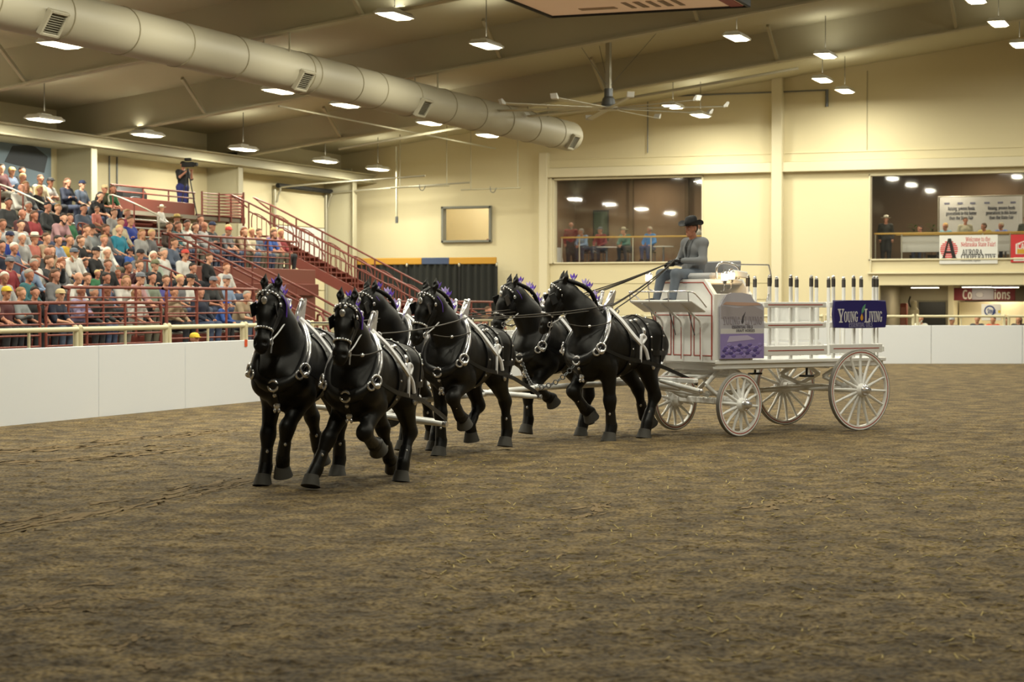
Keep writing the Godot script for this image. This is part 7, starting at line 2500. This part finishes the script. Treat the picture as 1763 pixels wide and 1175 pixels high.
func team() -> void:
	horse("lead_near", "black lead horse with raised knee and purple flights, its chest facing the camera", Vector2(-9.20, -19.88), 16.0, 0.935, 0.08, [[50, -65, -80], [34, 26, 34, 0.22], [-38, 32, 20], [-45, -25, -60]])
	horse("lead_far", "black lead horse nearest the white barrier, stretching one foreleg", Vector2(-10.11, -19.95), 14.0, 0.97, -0.02, [[40, -8, -30, 0.2], [10, 6, 24, 0.05], [-38, -4, 20], [-48, -25, -40]])
	horse("swing_near", "black middle horse with knee high and white cord, before the black drape", Vector2(-9.91, -24.37), 24.0, 0.97, -0.22, [[62, -45, -60], [4, 2, 26], [-46, -12, 18], [-34, 52, -20]])
	horse("swing_far", "black middle horse mostly hidden behind the lead horse's neck", Vector2(-10.75, -24.42), 24.0, 0.94, -0.35, [[5, 4, 24], [42, -60, -60], [-12, 20, 20], [-46, -14, -20]])
	horse("wheel_near", "black wheel horse beside the wagon front, seen from its side with white bow", Vector2(-8.91, -27.64), 38.0, 1.03, -0.65, [[-8, -8, 18], [46, -45, -60], [-30, 26, 20], [-46, -18, -65]])
	horse("wheel_far", "black wheel horse behind, pulling between the drape and the side on horse", Vector2(-9.91, -27.92), 38.0, 0.98, -0.3, [[50, -60, -70], [6, 2, 22], [-10, 16, 20], [-46, -15, -25]])
	hitch_poles()

func on(key: String, p: Vector3) -> Vector3:
	return (anchors[key] as Node3D).transform * p

func hitch_poles() -> void:
	var pole := thing("hitch_pole", "long white pole between the wheel horses with white crossbars", "pole", Vector3.ZERO)
	var wb := Basis(Vector3.UP, deg_to_rad(WAGON_TURN))
	var w0 := WAGON_AT + wb * Vector3(0.5, 0.7, 0)
	var mid_w := (on("wheel_near", Vector3(1.25, 0.72, 0)) + on("wheel_far", Vector3(1.25, 0.72, 0))) * 0.5
	var mid_wr := (on("wheel_near", Vector3(-1.3, 0.72, 0)) + on("wheel_far", Vector3(-1.3, 0.72, 0))) * 0.5
	part("pole", MB.new().tube([w0, mid_wr, mid_w], [0.05, 0.05, 0.04], 10), M.paint, pole)
	part("pole_end", MB.new().ball(mid_w, Vector3(0.06, 0.06, 0.06), 10, 6), M.chrome, pole)
	var e := thing("singletree", "white singletree behind the wheel horse nearest the camera", "singletree", Vector3.ZERO)
	part("bar", MB.new().tube([WAGON_AT + wb * Vector3(0.93, 0.82, -0.05), WAGON_AT + wb * Vector3(0.93, 0.76, -0.5), WAGON_AT + wb * Vector3(0.93, 0.7, -1.0)], [0.03, 0.04, 0.03], 10), M.paint, e)
	part("end_cap", MB.new().ball(WAGON_AT + wb * Vector3(0.93, 0.7, -1.0), Vector3(0.04, 0.04, 0.04), 8, 5), M.chrome, e)
	e = thing("singletree", "white singletree behind the wheel horse away from the camera", "singletree", Vector3.ZERO)
	part("bar", MB.new().tube([WAGON_AT + wb * Vector3(0.93, 0.82, 0.15), WAGON_AT + wb * Vector3(0.93, 0.82, 1.1)], 0.035, 10), M.paint, e)
	part("end_cap", MB.new().ball(WAGON_AT + wb * Vector3(0.93, 0.82, 1.1), Vector3(0.04, 0.04, 0.04), 8, 5), M.chrome, e)
	# evener and singletrees of the pairs ahead
	for q in [["swing", "middle pair", "wheel"], ["lead", "lead pair", "swing"]]:
		var a := on(q[0] + "_near", Vector3(-1.42, 0.72, 0))
		var c := on(q[0] + "_far", Vector3(-1.42, 0.72, 0))
		var d := (c - a).normalized()
		var bk := on(q[0] + "_near", Vector3(-1.62, 0.72, 0)) - a
		var t := thing("evener", "white evener bar with two singletrees behind the %s" % q[1], "evener", Vector3.ZERO)
		part("evener_bar", MB.new().bar(a + bk * 0.9 - d * 0.2, c + bk * 0.9 + d * 0.2, 0.09, 0.06, Vector3.UP, 0.015), M.paint, t)
		for m in [a, c]:
			part("singletree_bar", MB.new().tube([m - d * 0.42, m, m + d * 0.42], [0.028, 0.04, 0.028], 10), M.paint, t)
			for s in [-0.42, 0.42]:
				part("end_cap", MB.new().tube([m + d * (s - 0.02), m + d * (s + 0.03)], 0.036, 8), M.chrome, t)
			part("link", MB.new().tube([m, m + bk * 0.9], 0.02, 6), M.chrome, t)
		var centre := (a + c) * 0.5 + bk * 0.9
		var fin: Vector3 = mid_w if q[0] == "swing" else (on("swing_near", Vector3(1.1, 0.7, 0)) + on("swing_far", Vector3(1.1, 0.7, 0))) * 0.5
		var pl := part("lead_pole", MB.new().tube([fin, centre], [0.036, 0.04], 8), M.paint, t)
		if q[0] == "lead":
			var tail := (on("swing_near", Vector3(-1.5, 0.7, 0)) + on("swing_far", Vector3(-1.5, 0.7, 0))) * 0.5
			part("swing_pole", MB.new().tube([fin, tail], 0.036, 8), M.paint, t)
	# chains from the collars down to the pole ends
	for k in ["wheel_near", "wheel_far"]:
		var t := thing("pole_chain", "bright chain from the collar of the %s to the pole end" % ("side on wheel horse" if k == "wheel_near" else "wheel horse behind"), "chain", Vector3.ZERO)
		var p := arc(on(k, Vector3(0.94, 1.12, 0)), mid_w, 0.1, 12)
		for i in 12:
			var a: Vector3 = p[i]
			var b: Vector3 = p[i + 1]
			var ax := (b - a).cross(Vector3.UP if i % 2 == 0 else Vector3(1, 0, 1)).normalized()
			part("link", MB.new().ring((a + b) * 0.5, ax, 0.032, 0.009, 10, 5), M.steelgrey, t)

# ---------------------------------------------------------------- driving lines
func tack_lines() -> void:
	var wb := Basis(Vector3.UP, deg_to_rad(WAGON_TURN))
	var hands := {"near": WAGON_AT + wb * (Vector3(0.1, 1.885, 0.22) + Vector3(0.38, 0.74, -0.04)), "far": WAGON_AT + wb * (Vector3(0.1, 1.885, 0.22) + Vector3(0.46, 0.69, 0.04))}
	var words := {"wheel_near": "side on wheel horse", "wheel_far": "wheel horse behind", "swing_near": "middle horse with white cord", "swing_far": "hidden middle horse", "lead_near": "lead horse with raised knee", "lead_far": "lead horse by the barrier"}
	for k in words:
		var yaw := 0.0
		var side := -1.0 if k.ends_with("near") else 1.0
		var bit := Vector3(1.25, 1.62, 0.07 * side)
		var p := []
		if k.begins_with("lead"):
			p = [on(k, bit), on(k, Vector3(0.62, 1.64, 0.3 * side)), on(k, Vector3(0.16, 1.82, 0.1 * side))]
			p.append(on(k.replace("lead", "swing"), Vector3(0.35, 1.84, 0.14 * side)))
			p.append(on(k.replace("lead", "wheel"), Vector3(0.35, 1.88, 0.14 * side)))
		elif k.begins_with("swing"):
			p = [on(k, bit), on(k, Vector3(0.62, 1.64, 0.3 * side)), on(k, Vector3(0.16, 1.82, 0.1 * side)), on(k.replace("swing", "wheel"), Vector3(0.35, 1.84, 0.1 * side))]
		else:
			p = [on(k, bit), on(k, Vector3(0.62, 1.64, 0.3 * side)), on(k, Vector3(0.16, 1.84, 0.1 * side))]
		p.append(hands["near" if side < 0 else "far"])
		var q := [p[0]]
		for i in p.size() - 1:
			var a := arc(p[i], p[i + 1], 0.04, 6)
			a.remove_at(0)
			q.append_array(a)
		var t := thing("driving_line", "thin dark driving line from the driver's hand to the %s" % words[k], "rein", Vector3.ZERO)
		part("line", MB.new().tube(q, 0.009, 6), hexm("3a342c", 0.6), t)
		part("line_buckle", MB.new().ball(q[3], Vector3(0.025, 0.025, 0.025), 8, 5), M.chrome, t)
